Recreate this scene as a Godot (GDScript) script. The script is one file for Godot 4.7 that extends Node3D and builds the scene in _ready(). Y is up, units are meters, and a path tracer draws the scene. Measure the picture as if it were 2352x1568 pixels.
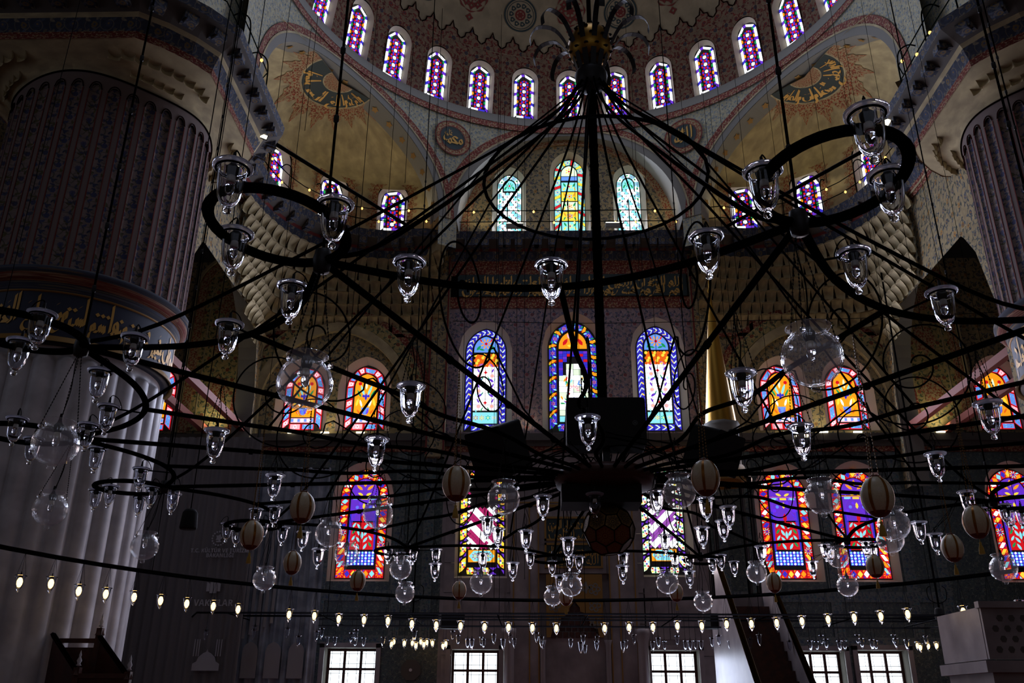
extends Node3D
# Interior of a large domed mosque: a great iron chandelier hung with glass lamps in front of stained-glass windows.
# World: y up, metres; the axis of the building is x = 0, the far wall stands at z = -36, the camera at z = 0.

const FPX := 2035.0
const CAMP := Vector3(-1.62, 1.6, 0.0)
const WZ := -36.0
const HUB := Vector3(-0.42, 5.2, -14.7)
var CB := Basis(Vector3.UP, deg_to_rad(1.5)) * Basis(Vector3.RIGHT, deg_to_rad(22.6)) * Basis(Vector3.BACK, deg_to_rad(0.36))
var rng := RandomNumberGenerator.new()
var M := {}
var used := {}

# ---- photo pixel (2352 x 1568) to a point on a plane of the building
func ray(x: float, y: float) -> Vector3:
	return CB * Vector3((x - 1176.0) / FPX, (784.0 - y) / FPX, -1.0)
func pz(x: float, y: float, z: float) -> Vector3:
	var d := ray(x, y)
	return CAMP + d * ((z - CAMP.z) / d.z)
func py(x: float, y: float, h: float) -> Vector3:
	var d := ray(x, y)
	return CAMP + d * ((h - CAMP.y) / d.y)
func pd(x: float, y: float, depth: float) -> Vector3:
	return CAMP + ray(x, y) * depth

# ---- mesh building
class MB:
	var v := PackedVector3Array()
	var n := PackedVector3Array()
	var t := PackedVector2Array()
	var ix := PackedInt32Array()
	func quad(a: Vector3, b: Vector3, c: Vector3, d: Vector3, ua := Vector2.ZERO, ub := Vector2.RIGHT, uc := Vector2.ONE, ud := Vector2.DOWN) -> void:
		var k := v.size()
		var nn := (b - a).cross(d - a)
		if nn.length_squared() < 1e-14:
			nn = (c - b).cross(d - b)
		nn = nn.normalized()
		v.append_array([a, b, c, d])
		n.append_array([nn, nn, nn, nn])
		t.append_array([ua, ub, uc, ud])
		ix.append_array([k, k + 2, k + 1, k, k + 3, k + 2])
	func tri(a: Vector3, b: Vector3, c: Vector3) -> void:
		var k := v.size()
		var nn := (b - a).cross(c - a).normalized()
		v.append_array([a, b, c])
		n.append_array([nn, nn, nn])
		t.append_array([Vector2(a.x, a.y), Vector2(b.x, b.y), Vector2(c.x, c.y)])
		ix.append_array([k, k + 2, k + 1])
	# rows x cols of points, smooth; front side is the one from which u runs right and v runs up
	func grid(p: PackedVector3Array, uv: PackedVector2Array, cols: int, flip := false) -> void:
		var rows := p.size() / cols
		var k := v.size()
		var nn := PackedVector3Array()
		nn.resize(p.size())
		for r in rows - 1:
			for c in cols - 1:
				var i := r * cols + c
				var a := p[i]
				var f := (p[i + 1] - a).cross(p[i + cols] - a) + (p[i + cols] - p[i + cols + 1]).cross(p[i + 1] - p[i + cols + 1])
				if flip:
					f = -f
				nn[i] += f
				nn[i + 1] += f
				nn[i + cols] += f
				nn[i + cols + 1] += f
				if flip:
					ix.append_array([k + i, k + i + 1, k + i + cols + 1, k + i, k + i + cols + 1, k + i + cols])
				else:
					ix.append_array([k + i, k + i + cols + 1, k + i + 1, k + i, k + i + cols, k + i + cols + 1])
		for i in nn.size():
			nn[i] = nn[i].normalized()
		v.append_array(p)
		n.append_array(nn)
		t.append_array(uv)
	func tube(path: PackedVector3Array, r: float, sides := 8, closed := false, r1 := -1.0, flat := 1.0, refup := Vector3.UP) -> void:
		var m := path.size()
		if m < 2:
			return
		var k := v.size()
		var cols := sides + 1
		var side := Vector3.ZERO
		for i in m:
			var d: Vector3
			if closed:
				d = path[(i + 1) % m] - path[(i - 1 + m) % m]
			else:
				d = path[mini(i + 1, m - 1)] - path[maxi(i - 1, 0)]
			d = d.normalized()
			if i == 0 or flat != 1.0:
				side = d.cross(refup)
				if side.length() < 0.05:
					side = d.cross(Vector3(0.31, 0.2, 0.93))
			side = (side - d * side.dot(d)).normalized()
			var up := side.cross(d)
			var rr := r if r1 < 0.0 else lerpf(r, r1, float(i) / (m - 1))
			for s in cols:
				var a := TAU * s / sides
				var o := side * cos(a) + up * sin(a) * flat
				v.append(path[i] + o * rr)
				n.append((side * cos(a) * flat + up * sin(a)).normalized())
				t.append(Vector2(float(s) / sides, float(i) / m))
		var rows := m if closed else m - 1
		for i in rows:
			for s in sides:
				var a := k + i * cols + s
				var b := k + ((i + 1) % m) * cols + s
				ix.append_array([a, b + 1, a + 1, a, b, b + 1])
		if not closed:
			for e in [0, m - 1]:
				var k2 := v.size()
				var dd := (path[0] - path[1]).normalized() if e == 0 else (path[m - 1] - path[m - 2]).normalized()
				for s in sides:
					v.append(v[k + e * cols + s])
					n.append(dd)
					t.append(Vector2.ZERO)
				for s in range(1, sides - 1):
					if e == 0:
						ix.append_array([k2, k2 + s, k2 + s + 1])
					else:
						ix.append_array([k2, k2 + s + 1, k2 + s])
	# profile of (radius, y); rib: relative amplitude and count of flutes
	func lathe(pr: PackedVector2Array, segs: int, at := Vector3.ZERO, rib := 0.0, ribs := 0, flip := false) -> void:
		var p := PackedVector3Array()
		var uv := PackedVector2Array()
		var cols := segs + 1
		for i in pr.size():
			for s in cols:
				var a := -TAU * s / segs
				var r := pr[i].x
				if ribs > 0:
					r *= 1.0 + rib * (absf(cos(a * ribs * 0.5)) - 0.6)
				p.append(at + Vector3(r * cos(a), pr[i].y, r * sin(a)))
				uv.append(Vector2(float(s) / segs, float(i) / (pr.size() - 1)))
		grid(p, uv, cols, flip)
	func box(c: Vector3, s: Vector3, b := Basis.IDENTITY) -> void:
		var h := s * 0.5
		for ax in 3:
			for sg in [-1.0, 1.0]:
				var nv := Vector3.ZERO
				nv[ax] = sg
				var u := Vector3.ZERO
				u[(ax + 1) % 3] = sg
				var w := Vector3.ZERO
				w[(ax + 2) % 3] = 1.0
				var o := c + b * (nv * h)
				var du := b * (u * h)
				var dw := b * (w * h)
				var lu := absf(u.dot(h)) * 2.0
				var lw := absf(w.dot(h)) * 2.0
				quad(o - du - dw, o + du - dw, o + du + dw, o - du + dw, Vector2.ZERO, Vector2(lu, 0), Vector2(lu, lw), Vector2(0, lw))
	# flat polygon (x right, y up) with thickness, front at z1
	func prism(poly: PackedVector2Array, z0: float, z1: float, xf := Transform3D.IDENTITY) -> void:
		var q := poly
		if Geometry2D.is_polygon_clockwise(q):
			q = poly.duplicate()
			q.reverse()
		var tr := Geometry2D.triangulate_polygon(q)
		var k := v.size()
		var nn := xf.basis.z.normalized()
		for p in q:
			v.append(xf * Vector3(p.x, p.y, z1))
			n.append(nn)
			t.append(p)
		for i in range(0, tr.size(), 3):
			var a := q[tr[i]]
			var b := q[tr[i + 1]]
			var c := q[tr[i + 2]]
			if (b - a).cross(c - a) > 0.0:
				ix.append_array([k + tr[i], k + tr[i + 2], k + tr[i + 1]])
			else:
				ix.append_array([k + tr[i], k + tr[i + 1], k + tr[i + 2]])
		for i in q.size():
			var a := q[i]
			var b := q[(i + 1) % q.size()]
			quad(xf * Vector3(a.x, a.y, z0), xf * Vector3(b.x, b.y, z0), xf * Vector3(b.x, b.y, z1), xf * Vector3(a.x, a.y, z1))
	func arrays() -> Array:
		var A := []
		A.resize(Mesh.ARRAY_MAX)
		A[Mesh.ARRAY_VERTEX] = v
		A[Mesh.ARRAY_NORMAL] = n
		A[Mesh.ARRAY_TEX_UV] = t
		A[Mesh.ARRAY_INDEX] = ix
		return A
	func mesh(m: Material) -> ArrayMesh:
		var am := ArrayMesh.new()
		if v.size() > 0:
			am.add_surface_from_arrays(Mesh.PRIMITIVE_TRIANGLES, arrays())
			am.surface_set_material(0, m)
		return am

# ---- nodes
func numbered(called: String) -> String:
	used[called] = used.get(called, -1) + 1
	return called if used[called] == 0 else "%s_%03d" % [called, used[called]]
func tag(o: Node, label: String, category := "", group := "", kind := "") -> void:
	if label: o.set_meta("label", label)
	if category: o.set_meta("category", category)
	if group: o.set_meta("group", group)
	if kind: o.set_meta("kind", kind)
func thing(called: String, label: String, category: String, at := Vector3.ZERO, group := "", kind := "") -> Node3D:
	var o := Node3D.new()
	o.name = numbered(called)
	add_child(o)
	o.position = at
	tag(o, label, category, group, kind)
	return o
func part(parent: Node, called: String, mesh: Mesh, at := Transform3D.IDENTITY) -> MeshInstance3D:
	var o := MeshInstance3D.new()
	o.name = called
	o.mesh = mesh
	o.transform = at
	if called.ends_with("lettering"):
		o.set_meta("kind", "stuff")
	parent.add_child(o, true)
	return o
func solo(called: String, mesh: Mesh, label: String, category := "", group := "", kind := "") -> MeshInstance3D:
	var o := MeshInstance3D.new()
	o.name = numbered(called)
	o.mesh = mesh
	add_child(o)
	tag(o, label, category, group, kind)
	return o
func smooth(pts: Array, per := 8, closed := false) -> PackedVector3Array:
	var c := PackedVector3Array()
	var m := pts.size()
	var last := m if closed else m - 1
	for i in last:
		var a: Vector3 = pts[(i - 1 + m) % m] if closed else pts[maxi(i - 1, 0)]
		var b: Vector3 = pts[i]
		var d: Vector3 = pts[(i + 1) % m]
		var e: Vector3 = pts[(i + 2) % m] if closed else pts[mini(i + 2, m - 1)]
		for k in per:
			c.append(b.cubic_interpolate(d, a, e, float(k) / per))
	if not closed:
		c.append(pts[m - 1])
	return c
func lerps(a: Vector3, b: Vector3, nseg: int) -> PackedVector3Array:
	var c := PackedVector3Array()
	for i in nseg + 1:
		c.append(a.lerp(b, float(i) / nseg))
	return c

# ---- materials and painted textures
func mat(called: String, c: Color, rough := 0.8, metal := 0.0, tex: Texture2D = null, s := 1.0) -> StandardMaterial3D:
	var m := StandardMaterial3D.new()
	m.resource_name = called
	m.albedo_color = c
	m.roughness = rough
	m.metallic = metal
	if tex:
		m.albedo_texture = tex
		m.uv1_scale = Vector3(s, s, s)
	M[called] = m
	return m
func glow(called: String, c: Color, e: float) -> StandardMaterial3D:
	var m := mat(called, c, 0.4)
	m.emission_enabled = true
	m.emission = c
	m.emission_energy_multiplier = e
	return m
func dab(im: Image, x: float, y: float, r: float, c: Color) -> void:
	var w := im.get_width()
	var h := im.get_height()
	var ri := int(ceil(r))
	for dy in range(-ri, ri + 1):
		for dx in range(-ri, ri + 1):
			if dx * dx + dy * dy <= r * r + 0.3:
				im.set_pixel(posmod(int(x) + dx, w), posmod(int(y) + dy, h), c)
func vary(c: Color, a: float) -> Color:
	var f := 1.0 + rng.randf_range(-a, a)
	return Color(c.r * f, c.g * f, c.b * f)
func leaf(im: Image, x: float, y: float, ang: float, l: float, w: float, c: Color) -> void:
	var st := int(l / 1.5)
	for i in st + 1:
		var f := float(i) / st
		var rr := w * sin(PI * clampf(f * 0.92 + 0.06, 0.0, 1.0))
		dab(im, x + cos(ang + f * 0.6) * l * f, y + sin(ang + f * 0.6) * l * f, maxf(0.6, rr), c)
func flower(im: Image, x: float, y: float, r: float, c: Color, c2: Color) -> void:
	for k in 6:
		dab(im, x + cos(k * TAU / 6) * r * 0.62, y + sin(k * TAU / 6) * r * 0.62, r * 0.42, c)
	dab(im, x, y, r * 0.34, c2)
# painted scrolls, leaves and flowers on a plain ground; repeats without a seam. n x n scrolls to a tile
func vines(sz: int, ground: Color, stem: Color, leafs: Array, flowers: Array, n: int, seed_: int, big := 1.0) -> ImageTexture:
	rng.seed = seed_
	var im := Image.create(sz, sz, false, Image.FORMAT_RGB8)
	im.fill(ground)
	var nz := FastNoiseLite.new()
	nz.seed = seed_
	nz.frequency = 0.02
	for y in sz:
		for x in sz:
			var f := 1.0 + 0.16 * nz.get_noise_2d(x, y) + rng.randf_range(-0.03, 0.03)
			im.set_pixel(x, y, Color(ground.r * f, ground.g * f, ground.b * f))
	var cell := float(sz) / n
	for k in n * n:
		var cx := (k % n + 0.5 + rng.randf_range(-0.12, 0.12) + (0.5 if (k / n) % 2 else 0.0)) * cell
		var cy := (k / n + 0.5 + rng.randf_range(-0.12, 0.12)) * cell
		var a0 := rng.randf() * TAU
		var sg := 1.0 if k % 2 == 0 else -1.0
		var r0 := cell * 0.52 * big
		for i in 60:
			var f := i / 60.0
			var a := a0 + sg * f * TAU * 1.15
			var r := r0 * (1.0 - 0.72 * f)
			var x := cx + cos(a) * r
			var y := cy + sin(a) * r
			dab(im, x, y, maxf(0.7, cell * 0.022 * big), stem)
			if i % 11 == 5:
				var c := vary(leafs[rng.randi() % leafs.size()], 0.2)
				leaf(im, x, y, a + sg * 0.8, cell * 0.24 * big, cell * 0.06 * big, c)
				leaf(im, x, y, a + sg * 2.3, cell * 0.19 * big, cell * 0.05 * big, c)
		flower(im, cx, cy, cell * 0.15 * big, vary(flowers[k % flowers.size()], 0.15), flowers[(k + 1) % flowers.size()])
	return ImageTexture.create_from_image(im)
func cloudy(sz: int, a: Color, b: Color, freq: float, seed_: int, streak := 1.0) -> ImageTexture:
	var nz := FastNoiseLite.new()
	nz.seed = seed_
	nz.frequency = freq
	nz.fractal_octaves = 4
	nz.domain_warp_enabled = true
	nz.domain_warp_amplitude = 18.0
	var im := nz.get_seamless_image(sz, sz, false, false, 0.2)
	im.convert(Image.FORMAT_RGB8)
	if streak != 1.0:
		im.resize(sz, int(sz * streak))
	for y in im.get_height():
		for x in sz:
			im.set_pixel(x, y, a.lerp(b, im.get_pixel(x, y).r))
	return ImageTexture.create_from_image(im)

func area(at: Vector3, towards: Vector3, size: Vector2, c: Color, e: float) -> void:
	var l := AreaLight3D.new()
	l.name = numbered("window_light")
	l.area_size = size
	l.light_color = c
	l.light_energy = e
	l.shadow_enabled = true
	l.area_range = 90.0
	add_child(l)
	l.look_at_from_position(at, at + towards, Vector3.UP if absf(towards.normalized().y) < 0.95 else Vector3.RIGHT)
func omni(parent: Node, at: Vector3, c: Color, e: float, size := 0.05) -> void:
	var l := OmniLight3D.new()
	l.name = "lamp_light"
	l.light_color = c
	l.light_energy = e
	l.light_size = size
	l.omni_range = 60.0
	l.omni_attenuation = 2.0
	l.shadow_enabled = true
	parent.add_child(l, true)
	l.position = at
func spot(at: Vector3, towards: Vector3, angle: float, c: Color, e: float) -> void:
	var l := SpotLight3D.new()
	l.name = numbered("floodlight_beam")
	l.light_color = c
	l.light_energy = e
	l.light_size = 0.12
	l.spot_range = 60.0
	l.spot_attenuation = 2.0
	l.spot_angle = angle
	l.spot_angle_attenuation = 0.8
	l.shadow_enabled = true
	add_child(l)
	l.look_at_from_position(at, at + towards, Vector3.UP if absf(towards.normalized().y) < 0.95 else Vector3.RIGHT)

const DAY := Color(0.84, 0.88, 1.0)
const WARM := Color(1.0, 0.93, 0.76)

func _ready() -> void:
	# camera
	var cam := Camera3D.new()
	cam.name = "camera"
	cam.projection = Camera3D.PROJECTION_PERSPECTIVE
	cam.fov = rad_to_deg(2.0 * atan(784.0 / FPX))
	cam.near = 0.05
	cam.far = 200.0
	cam.transform = Transform3D(CB, CAMP)
	add_child(cam)
	cam.current = true
	# sky outside (only reaches the inside through openings; the hall is closed)
	var env := Environment.new()
	env.background_mode = Environment.BG_COLOR
	env.background_color = Color(0.75, 0.82, 0.95)
	env.background_energy_multiplier = 1.0
	env.ambient_light_source = Environment.AMBIENT_SOURCE_DISABLED
	env.tonemap_mode = Environment.TONE_MAPPER_LINEAR
	env.tonemap_exposure = 1.0
	env.sdfgi_enabled = true
	env.ssao_enabled = true
	env.ssil_enabled = true
	var we := WorldEnvironment.new()
	we.name = "environment"
	we.environment = env
	add_child(we)
	# daylight through the windows of the hall: one soft source in front of each group of panes
	var k := 1.0 # all daylight together
	for x in [-3.72, 0.1, 3.78]:
		area(Vector3(x, 14.9, WZ + 0.45), Vector3(0, -0.15, 1), Vector2(1.7, 4.4), DAY, 50.0 * k)
	for x in [-11.6, -8.9, 8.95, 11.7]:
		area(Vector3(x, 14.0, WZ + 0.45), Vector3(0, -0.15, 1), Vector2(1.5, 2.7), DAY, 18.0 * k)
	for x in [-8.6, -3.72, 3.65, 8.6, 11.5]:
		area(Vector3(x, 8.7, WZ + 0.45), Vector3(0, -0.1, 1), Vector2(1.7, 4.0), Color(1.0, 0.92, 0.94), 16.0 * k)
	for x in [-8.7, -3.9, 3.75, 9.2, 11.6]:
		area(Vector3(x, 2.4, WZ + 0.5), Vector3(0, -0.05, 1), Vector2(1.5, 2.2), DAY, 7.0 * k)
	for x in [-2.75, 0.1, 2.9]:
		area(Vector3(x, 23.7, WZ + 0.15), Vector3(0, -0.3, 1), Vector2(1.0, 3.4), DAY, 9.0 * k)
	for i in 13:
		var th := deg_to_rad((i - 6) * 11.3 + 1.0)
		var dir := Vector3(sin(th), 0, -cos(th))
		area(Vector3(0, 29.4, -24.3) + dir * 10.7, -dir + Vector3(0, -0.35, 0), Vector2(0.9, 2.2), DAY, 8.0 * k)
	# windows of the hall beyond the frame: side galleries, north wall and the drum of the main dome
	area(Vector3(-25.4, 15.0, -10.0), Vector3(1, -0.1, -0.1), Vector2(20, 7), DAY, 15.0 * k)
	area(Vector3(25.4, 15.0, -10.0), Vector3(-1, -0.1, -0.1), Vector2(20, 7), DAY, 15.0 * k)
	area(Vector3(0.0, 38.6, -10.0), Vector3(0, -1, 0.05), Vector2(14, 8), DAY, 70.0 * k)
	area(Vector3(0.0, 15.0, 13.4), Vector3(0, -0.1, -1), Vector2(18, 6), DAY, 14.0 * k)
	materials()
	print("materials ", Time.get_ticks_msec())
	shell()
	qibla_wall()
	print("wall ", Time.get_ticks_msec())
	apse()
	print("apse ", Time.get_ticks_msec())
	piers()
	print("piers ", Time.get_ticks_msec())
	windows()
	print("windows ", Time.get_ticks_msec())
	gallery()
	chandelier()
	print("chandelier ", Time.get_ticks_msec())
	lamps()
	print("lamps ", Time.get_ticks_msec())
	rings()
	ground_things()
	print("done ", Time.get_ticks_msec())

func materials() -> void:
	var tan1 := Color(0.66, 0.60, 0.46)
	mat("plaster", Color.WHITE, 0.9, 0, cloudy(256, Color(0.54, 0.49, 0.38), Color(0.74, 0.68, 0.52), 0.02, 3), 0.22)
	mat("dome_plaster", Color.WHITE, 0.9, 0, cloudy(256, Color(0.48, 0.43, 0.34), Color(0.60, 0.54, 0.43), 0.02, 5), 0.2)
	mat("jamb", Color(0.68, 0.64, 0.57), 0.85)
	mat("band_red_brown", Color.WHITE, 0.9, 0, vines(256, Color(0.44, 0.36, 0.28), Color(0.36, 0.12, 0.08), [Color(0.38, 0.13, 0.09), Color(0.34, 0.12, 0.09)], [Color(0.17, 0.21, 0.25), Color(0.36, 0.12, 0.09)], 3, 11, 1.1), 0.62)
	mat("mauve", Color.WHITE, 0.9, 0, vines(512, Color(0.58, 0.50, 0.52), Color(0.36, 0.36, 0.44), [Color(0.30, 0.32, 0.42), Color(0.36, 0.36, 0.44), Color(0.30, 0.33, 0.34)], [Color(0.36, 0.36, 0.46), Color(0.50, 0.24, 0.24)], 5, 12, 1.0), 0.42)
	mat("olive", Color.WHITE, 0.9, 0, vines(512, Color(0.56, 0.50, 0.37), Color(0.30, 0.31, 0.28), [Color(0.23, 0.26, 0.28), Color(0.28, 0.30, 0.25), Color(0.32, 0.33, 0.33)], [Color(0.58, 0.42, 0.18), Color(0.26, 0.28, 0.32)], 5, 13, 1.0), 0.4)
	mat("panel_green", Color.WHITE, 0.9, 0, vines(256, Color(0.62, 0.55, 0.36), Color(0.27, 0.31, 0.22), [Color(0.27, 0.32, 0.23), Color(0.32, 0.36, 0.28)], [Color(0.52, 0.24, 0.14), Color(0.32, 0.34, 0.26)], 3, 14, 1.0), 0.62)
	mat("red_band", Color.WHITE, 0.9, 0, vines(256, Color(0.42, 0.16, 0.12), Color(0.60, 0.48, 0.37), [Color(0.60, 0.48, 0.36), Color(0.56, 0.46, 0.38)], [Color(0.55, 0.44, 0.30), Color(0.42, 0.16, 0.12)], 3, 15, 1.1), 1.1)
	mat("lace", Color.WHITE, 0.9, 0, vines(256, Color(0.62, 0.54, 0.40), Color(0.48, 0.18, 0.10), [Color(0.50, 0.19, 0.11)], [Color(0.48, 0.18, 0.10), Color(0.62, 0.54, 0.40)], 4, 16, 1.2), 1.0)
	mat("spandrel", Color.WHITE, 0.9, 0, vines(512, Color(0.62, 0.60, 0.50), Color(0.40, 0.45, 0.48), [Color(0.40, 0.45, 0.49), Color(0.45, 0.49, 0.50)], [Color(0.42, 0.46, 0.48), Color(0.62, 0.60, 0.50)], 6, 17, 1.0), 0.45)
	mat("pier_paint", Color.WHITE, 0.85, 0, vines(256, Color(0.46, 0.40, 0.38), Color(0.26, 0.26, 0.20), [Color(0.23, 0.24, 0.34), Color(0.30, 0.28, 0.16), Color(0.21, 0.23, 0.34)], [Color(0.21, 0.23, 0.36), Color(0.25, 0.24, 0.33)], 2, 18, 1.25), 1.25)
	mat("leaf_frieze", Color.WHITE, 0.85, 0, vines(256, Color(0.19, 0.21, 0.27), Color(0.40, 0.37, 0.32), [Color(0.42, 0.39, 0.33), Color(0.24, 0.27, 0.34)], [Color(0.46, 0.38, 0.25), Color(0.24, 0.26, 0.34)], 2, 19, 1.2), 1.0)
	mat("iznik", Color.WHITE, 0.4, 0, vines(256, Color(0.36, 0.38, 0.37), Color(0.20, 0.27, 0.32), [Color(0.18, 0.26, 0.32), Color(0.22, 0.33, 0.33), Color(0.22, 0.30, 0.36)], [Color(0.16, 0.22, 0.34), Color(0.22, 0.33, 0.34)], 3, 20, 1.1), 1.0)
	mat("iznik_dark", Color.WHITE, 0.4, 0, vines(256, Color(0.22, 0.27, 0.27), Color(0.34, 0.36, 0.33), [Color(0.34, 0.37, 0.34), Color(0.15, 0.20, 0.24)], [Color(0.36, 0.37, 0.33), Color(0.13, 0.18, 0.25)], 4, 21, 1.1), 0.8)
	mat("marble", Color.WHITE, 0.4, 0, cloudy(256, Color(0.46, 0.42, 0.43), Color(0.60, 0.56, 0.56), 0.012, 22, 0.4), 0.3)
	mat("marble_white", Color.WHITE, 0.45, 0, cloudy(256, Color(0.66, 0.65, 0.67), Color(0.80, 0.79, 0.81), 0.015, 23), 0.3)
	mat("stone_grey", Color(0.47, 0.46, 0.43), 0.85)
	mat("stone_dark", Color(0.30, 0.28, 0.26), 0.85)
	mat("red_paint", Color(0.40, 0.13, 0.10), 0.85)
	mat("navy", Color(0.10, 0.13, 0.22), 0.6)
	mat("pine", Color(0.10, 0.17, 0.17), 0.6)
	mat("blackish", Color(0.08, 0.10, 0.10), 0.7)
	mat("gold", Color(0.78, 0.60, 0.28), 0.5, 0.25)
	mat("gold_dull", Color(0.56, 0.42, 0.20), 0.5, 0.3)
	mat("gilt", Color(0.62, 0.46, 0.16), 0.35, 0.8)
	mat("iron", Color(0.13, 0.13, 0.145), 0.5, 0.35)
	mat("cable", Color(0.06, 0.07, 0.07), 0.7)
	mat("rail_green", Color(0.10, 0.17, 0.14), 0.6)
	mat("plastic", Color(0.05, 0.05, 0.055), 0.85)
	mat("wood_dark", Color.WHITE, 0.5, 0, cloudy(128, Color(0.20, 0.08, 0.05), Color(0.32, 0.14, 0.08), 0.03, 31, 0.3), 1.0)
	mat("beam_red", Color(0.45, 0.20, 0.13), 0.7)
	mat("carpet", Color(0.36, 0.15, 0.13), 0.95)
	mat("banner", Color(0.40, 0.38, 0.38), 0.9)
	mat("banner_print", Color(0.60, 0.59, 0.60), 0.9)
	mat("tarp", Color.WHITE, 0.8, 0, cloudy(256, Color(0.46, 0.49, 0.54), Color(0.74, 0.77, 0.82), 0.02, 33), 0.25)
	mat("lead", Color(0.24, 0.23, 0.22), 0.8)
	mat("ceramic", Color(0.88, 0.86, 0.80), 0.5)
	mat("egg", Color.WHITE, 0.35, 0, cloudy(128, Color(0.80, 0.74, 0.62), Color(0.87, 0.82, 0.71), 0.08, 35), 3.0)
	mat("egg_band", Color(0.62, 0.40, 0.10), 0.3, 0.5)
	mat("egg_base", Color(0.42, 0.16, 0.08), 0.4)
	mat("tassel", Color(0.80, 0.66, 0.30), 0.8)
	var g := StandardMaterial3D.new()
	g.resource_name = "clear_glass"
	g.transparency = BaseMaterial3D.TRANSPARENCY_ALPHA
	g.albedo_color = Color(0.93, 0.94, 0.97, 0.0)
	g.roughness = 0.0
	g.refraction_enabled = true
	g.refraction_scale = 0.028
	M["glass"] = g
	var gt := StandardMaterial3D.new()
	gt.resource_name = "thin_clear_glass"
	gt.transparency = BaseMaterial3D.TRANSPARENCY_ALPHA
	gt.albedo_color = Color(0.9, 0.91, 0.96, 0.1)
	gt.roughness = 0.04
	gt.metallic_specular = 0.7
	M["glass_thin"] = gt
	var gb := StandardMaterial3D.new()
	gb.resource_name = "frosted_brim"
	gb.transparency = BaseMaterial3D.TRANSPARENCY_ALPHA
	gb.albedo_color = Color(0.85, 0.85, 0.92, 0.5)
	gb.roughness = 0.4
	gb.backlight_enabled = true
	gb.backlight = Color(0.9, 0.9, 0.95)
	M["brim"] = gb
	glow("bulb_lit", Color(1.0, 0.80, 0.48), 5.0)
	glow("bulb_dim", Color(1.0, 0.72, 0.36), 3.0)
	glow("flood_face", Color(1.0, 0.96, 0.82), 4.0)
	glow("day_pane", Color(0.93, 0.97, 1.0), 2.2)
	for e in [["white", 0.97, 0.98, 1.0, 1.9], ["cyan", 0.52, 0.86, 0.90, 0.95], ["sky", 0.40, 0.60, 0.95, 0.8], ["blue", 0.22, 0.20, 0.82, 0.7], ["violet", 0.42, 0.20, 0.82, 0.75], ["red", 0.85, 0.08, 0.12, 0.75],
			["amber", 0.98, 0.62, 0.10, 0.85], ["yellow", 0.98, 0.84, 0.25, 0.9], ["green", 0.10, 0.62, 0.34, 0.7], ["pale", 0.84, 0.94, 0.80, 1.0], ["pink", 0.92, 0.66, 0.72, 0.95], ["magenta", 0.72, 0.16, 0.42, 0.75], ["lilac", 0.62, 0.32, 0.72, 0.8], ["orange", 0.92, 0.40, 0.08, 0.8]]:
		glow("glass_" + e[0], Color(e[1], e[2], e[3]), e[4] * 1.2)

# ---- arches and walls with openings
func arch_rise(w: float, k: float) -> float:
	return sqrt(k * w * w - w * w * 0.25)
func arch_y(x: float, w: float, h: float, k: float) -> float:
	var ro := k * w
	var q := absf(x) + ro - w * 0.5
	return h - arch_rise(w, k) + sqrt(maxf(0.0, ro * ro - q * q))
func outline(w: float, h: float, k: float, seg := 10) -> PackedVector2Array:
	var p := PackedVector2Array([Vector2(-w * 0.5, 0)])
	for i in seg * 2 + 1:
		var a := -1.0 + float(i) / seg
		var x := sin(a * PI * 0.5) * w * 0.5
		p.append(Vector2(x, arch_y(x, w, h, k)))
	p.append(Vector2(w * 0.5, 0))
	return p
# a sheet over (u, v) with arched openings [u centre, v bottom, width, height, arch]; mapper gives the place of (u, v)
func zone(mb: MB, u0: float, u1: float, v0: float, v1: float, holes: Array, mapper: Callable, du := 100.0, dv := 100.0) -> void:
	var us := [u0, u1]
	var vs := [v0, v1]
	var x := u0 + du
	while x < u1 - 0.01:
		us.append(x)
		x += du
	x = v0 + dv
	while x < v1 - 0.01:
		vs.append(x)
		x += dv
	for h in holes:
		us.append_array([h[0] - h[2] * 0.5, h[0] + h[2] * 0.5])
		vs.append_array([h[1], h[1] + h[3]])
	us.sort()
	vs.sort()
	for i in us.size() - 1:
		if us[i + 1] - us[i] < 1e-4 or us[i] < u0 - 1e-4 or us[i + 1] > u1 + 1e-4:
			continue
		for j in vs.size() - 1:
			if vs[j + 1] - vs[j] < 1e-4 or vs[j] < v0 - 1e-4 or vs[j + 1] > v1 + 1e-4:
				continue
			var cu: float = (us[i] + us[i + 1]) * 0.5
			var cv: float = (vs[j] + vs[j + 1]) * 0.5
			var open := false
			for h in holes:
				if absf(cu - h[0]) < h[2] * 0.5 and cv > h[1] and cv < h[1] + h[3]:
					open = true
			if not open:
				var a := Vector2(us[i], vs[j])
				var b := Vector2(us[i + 1], vs[j])
				var c := Vector2(us[i + 1], vs[j + 1])
				var d := Vector2(us[i], vs[j + 1])
				mb.quad(mapper.call(a.x, a.y), mapper.call(b.x, b.y), mapper.call(c.x, c.y), mapper.call(d.x, d.y), a, b, c, d)
	for h in holes:
		if h[4] <= 0.0:
			continue
		var top: float = h[1] + h[3]
		if top > v1 + 1e-3:
			continue
		for i in 16:
			var xa: float = h[2] * (-0.5 + i / 16.0)
			var xb: float = h[2] * (-0.5 + (i + 1) / 16.0)
			var a := Vector2(h[0] + xa, h[1] + arch_y(xa, h[2], h[3], h[4]))
			var b := Vector2(h[0] + xb, h[1] + arch_y(xb, h[2], h[3], h[4]))
			var c := Vector2(b.x, top)
			var d := Vector2(a.x, top)
			mb.quad(mapper.call(a.x, a.y), mapper.call(b.x, b.y), mapper.call(c.x, c.y), mapper.call(d.x, d.y), a, b, c, d)
func flat_wall(u: float, v: float) -> Vector3:
	return Vector3(u, v, WZ)
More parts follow.
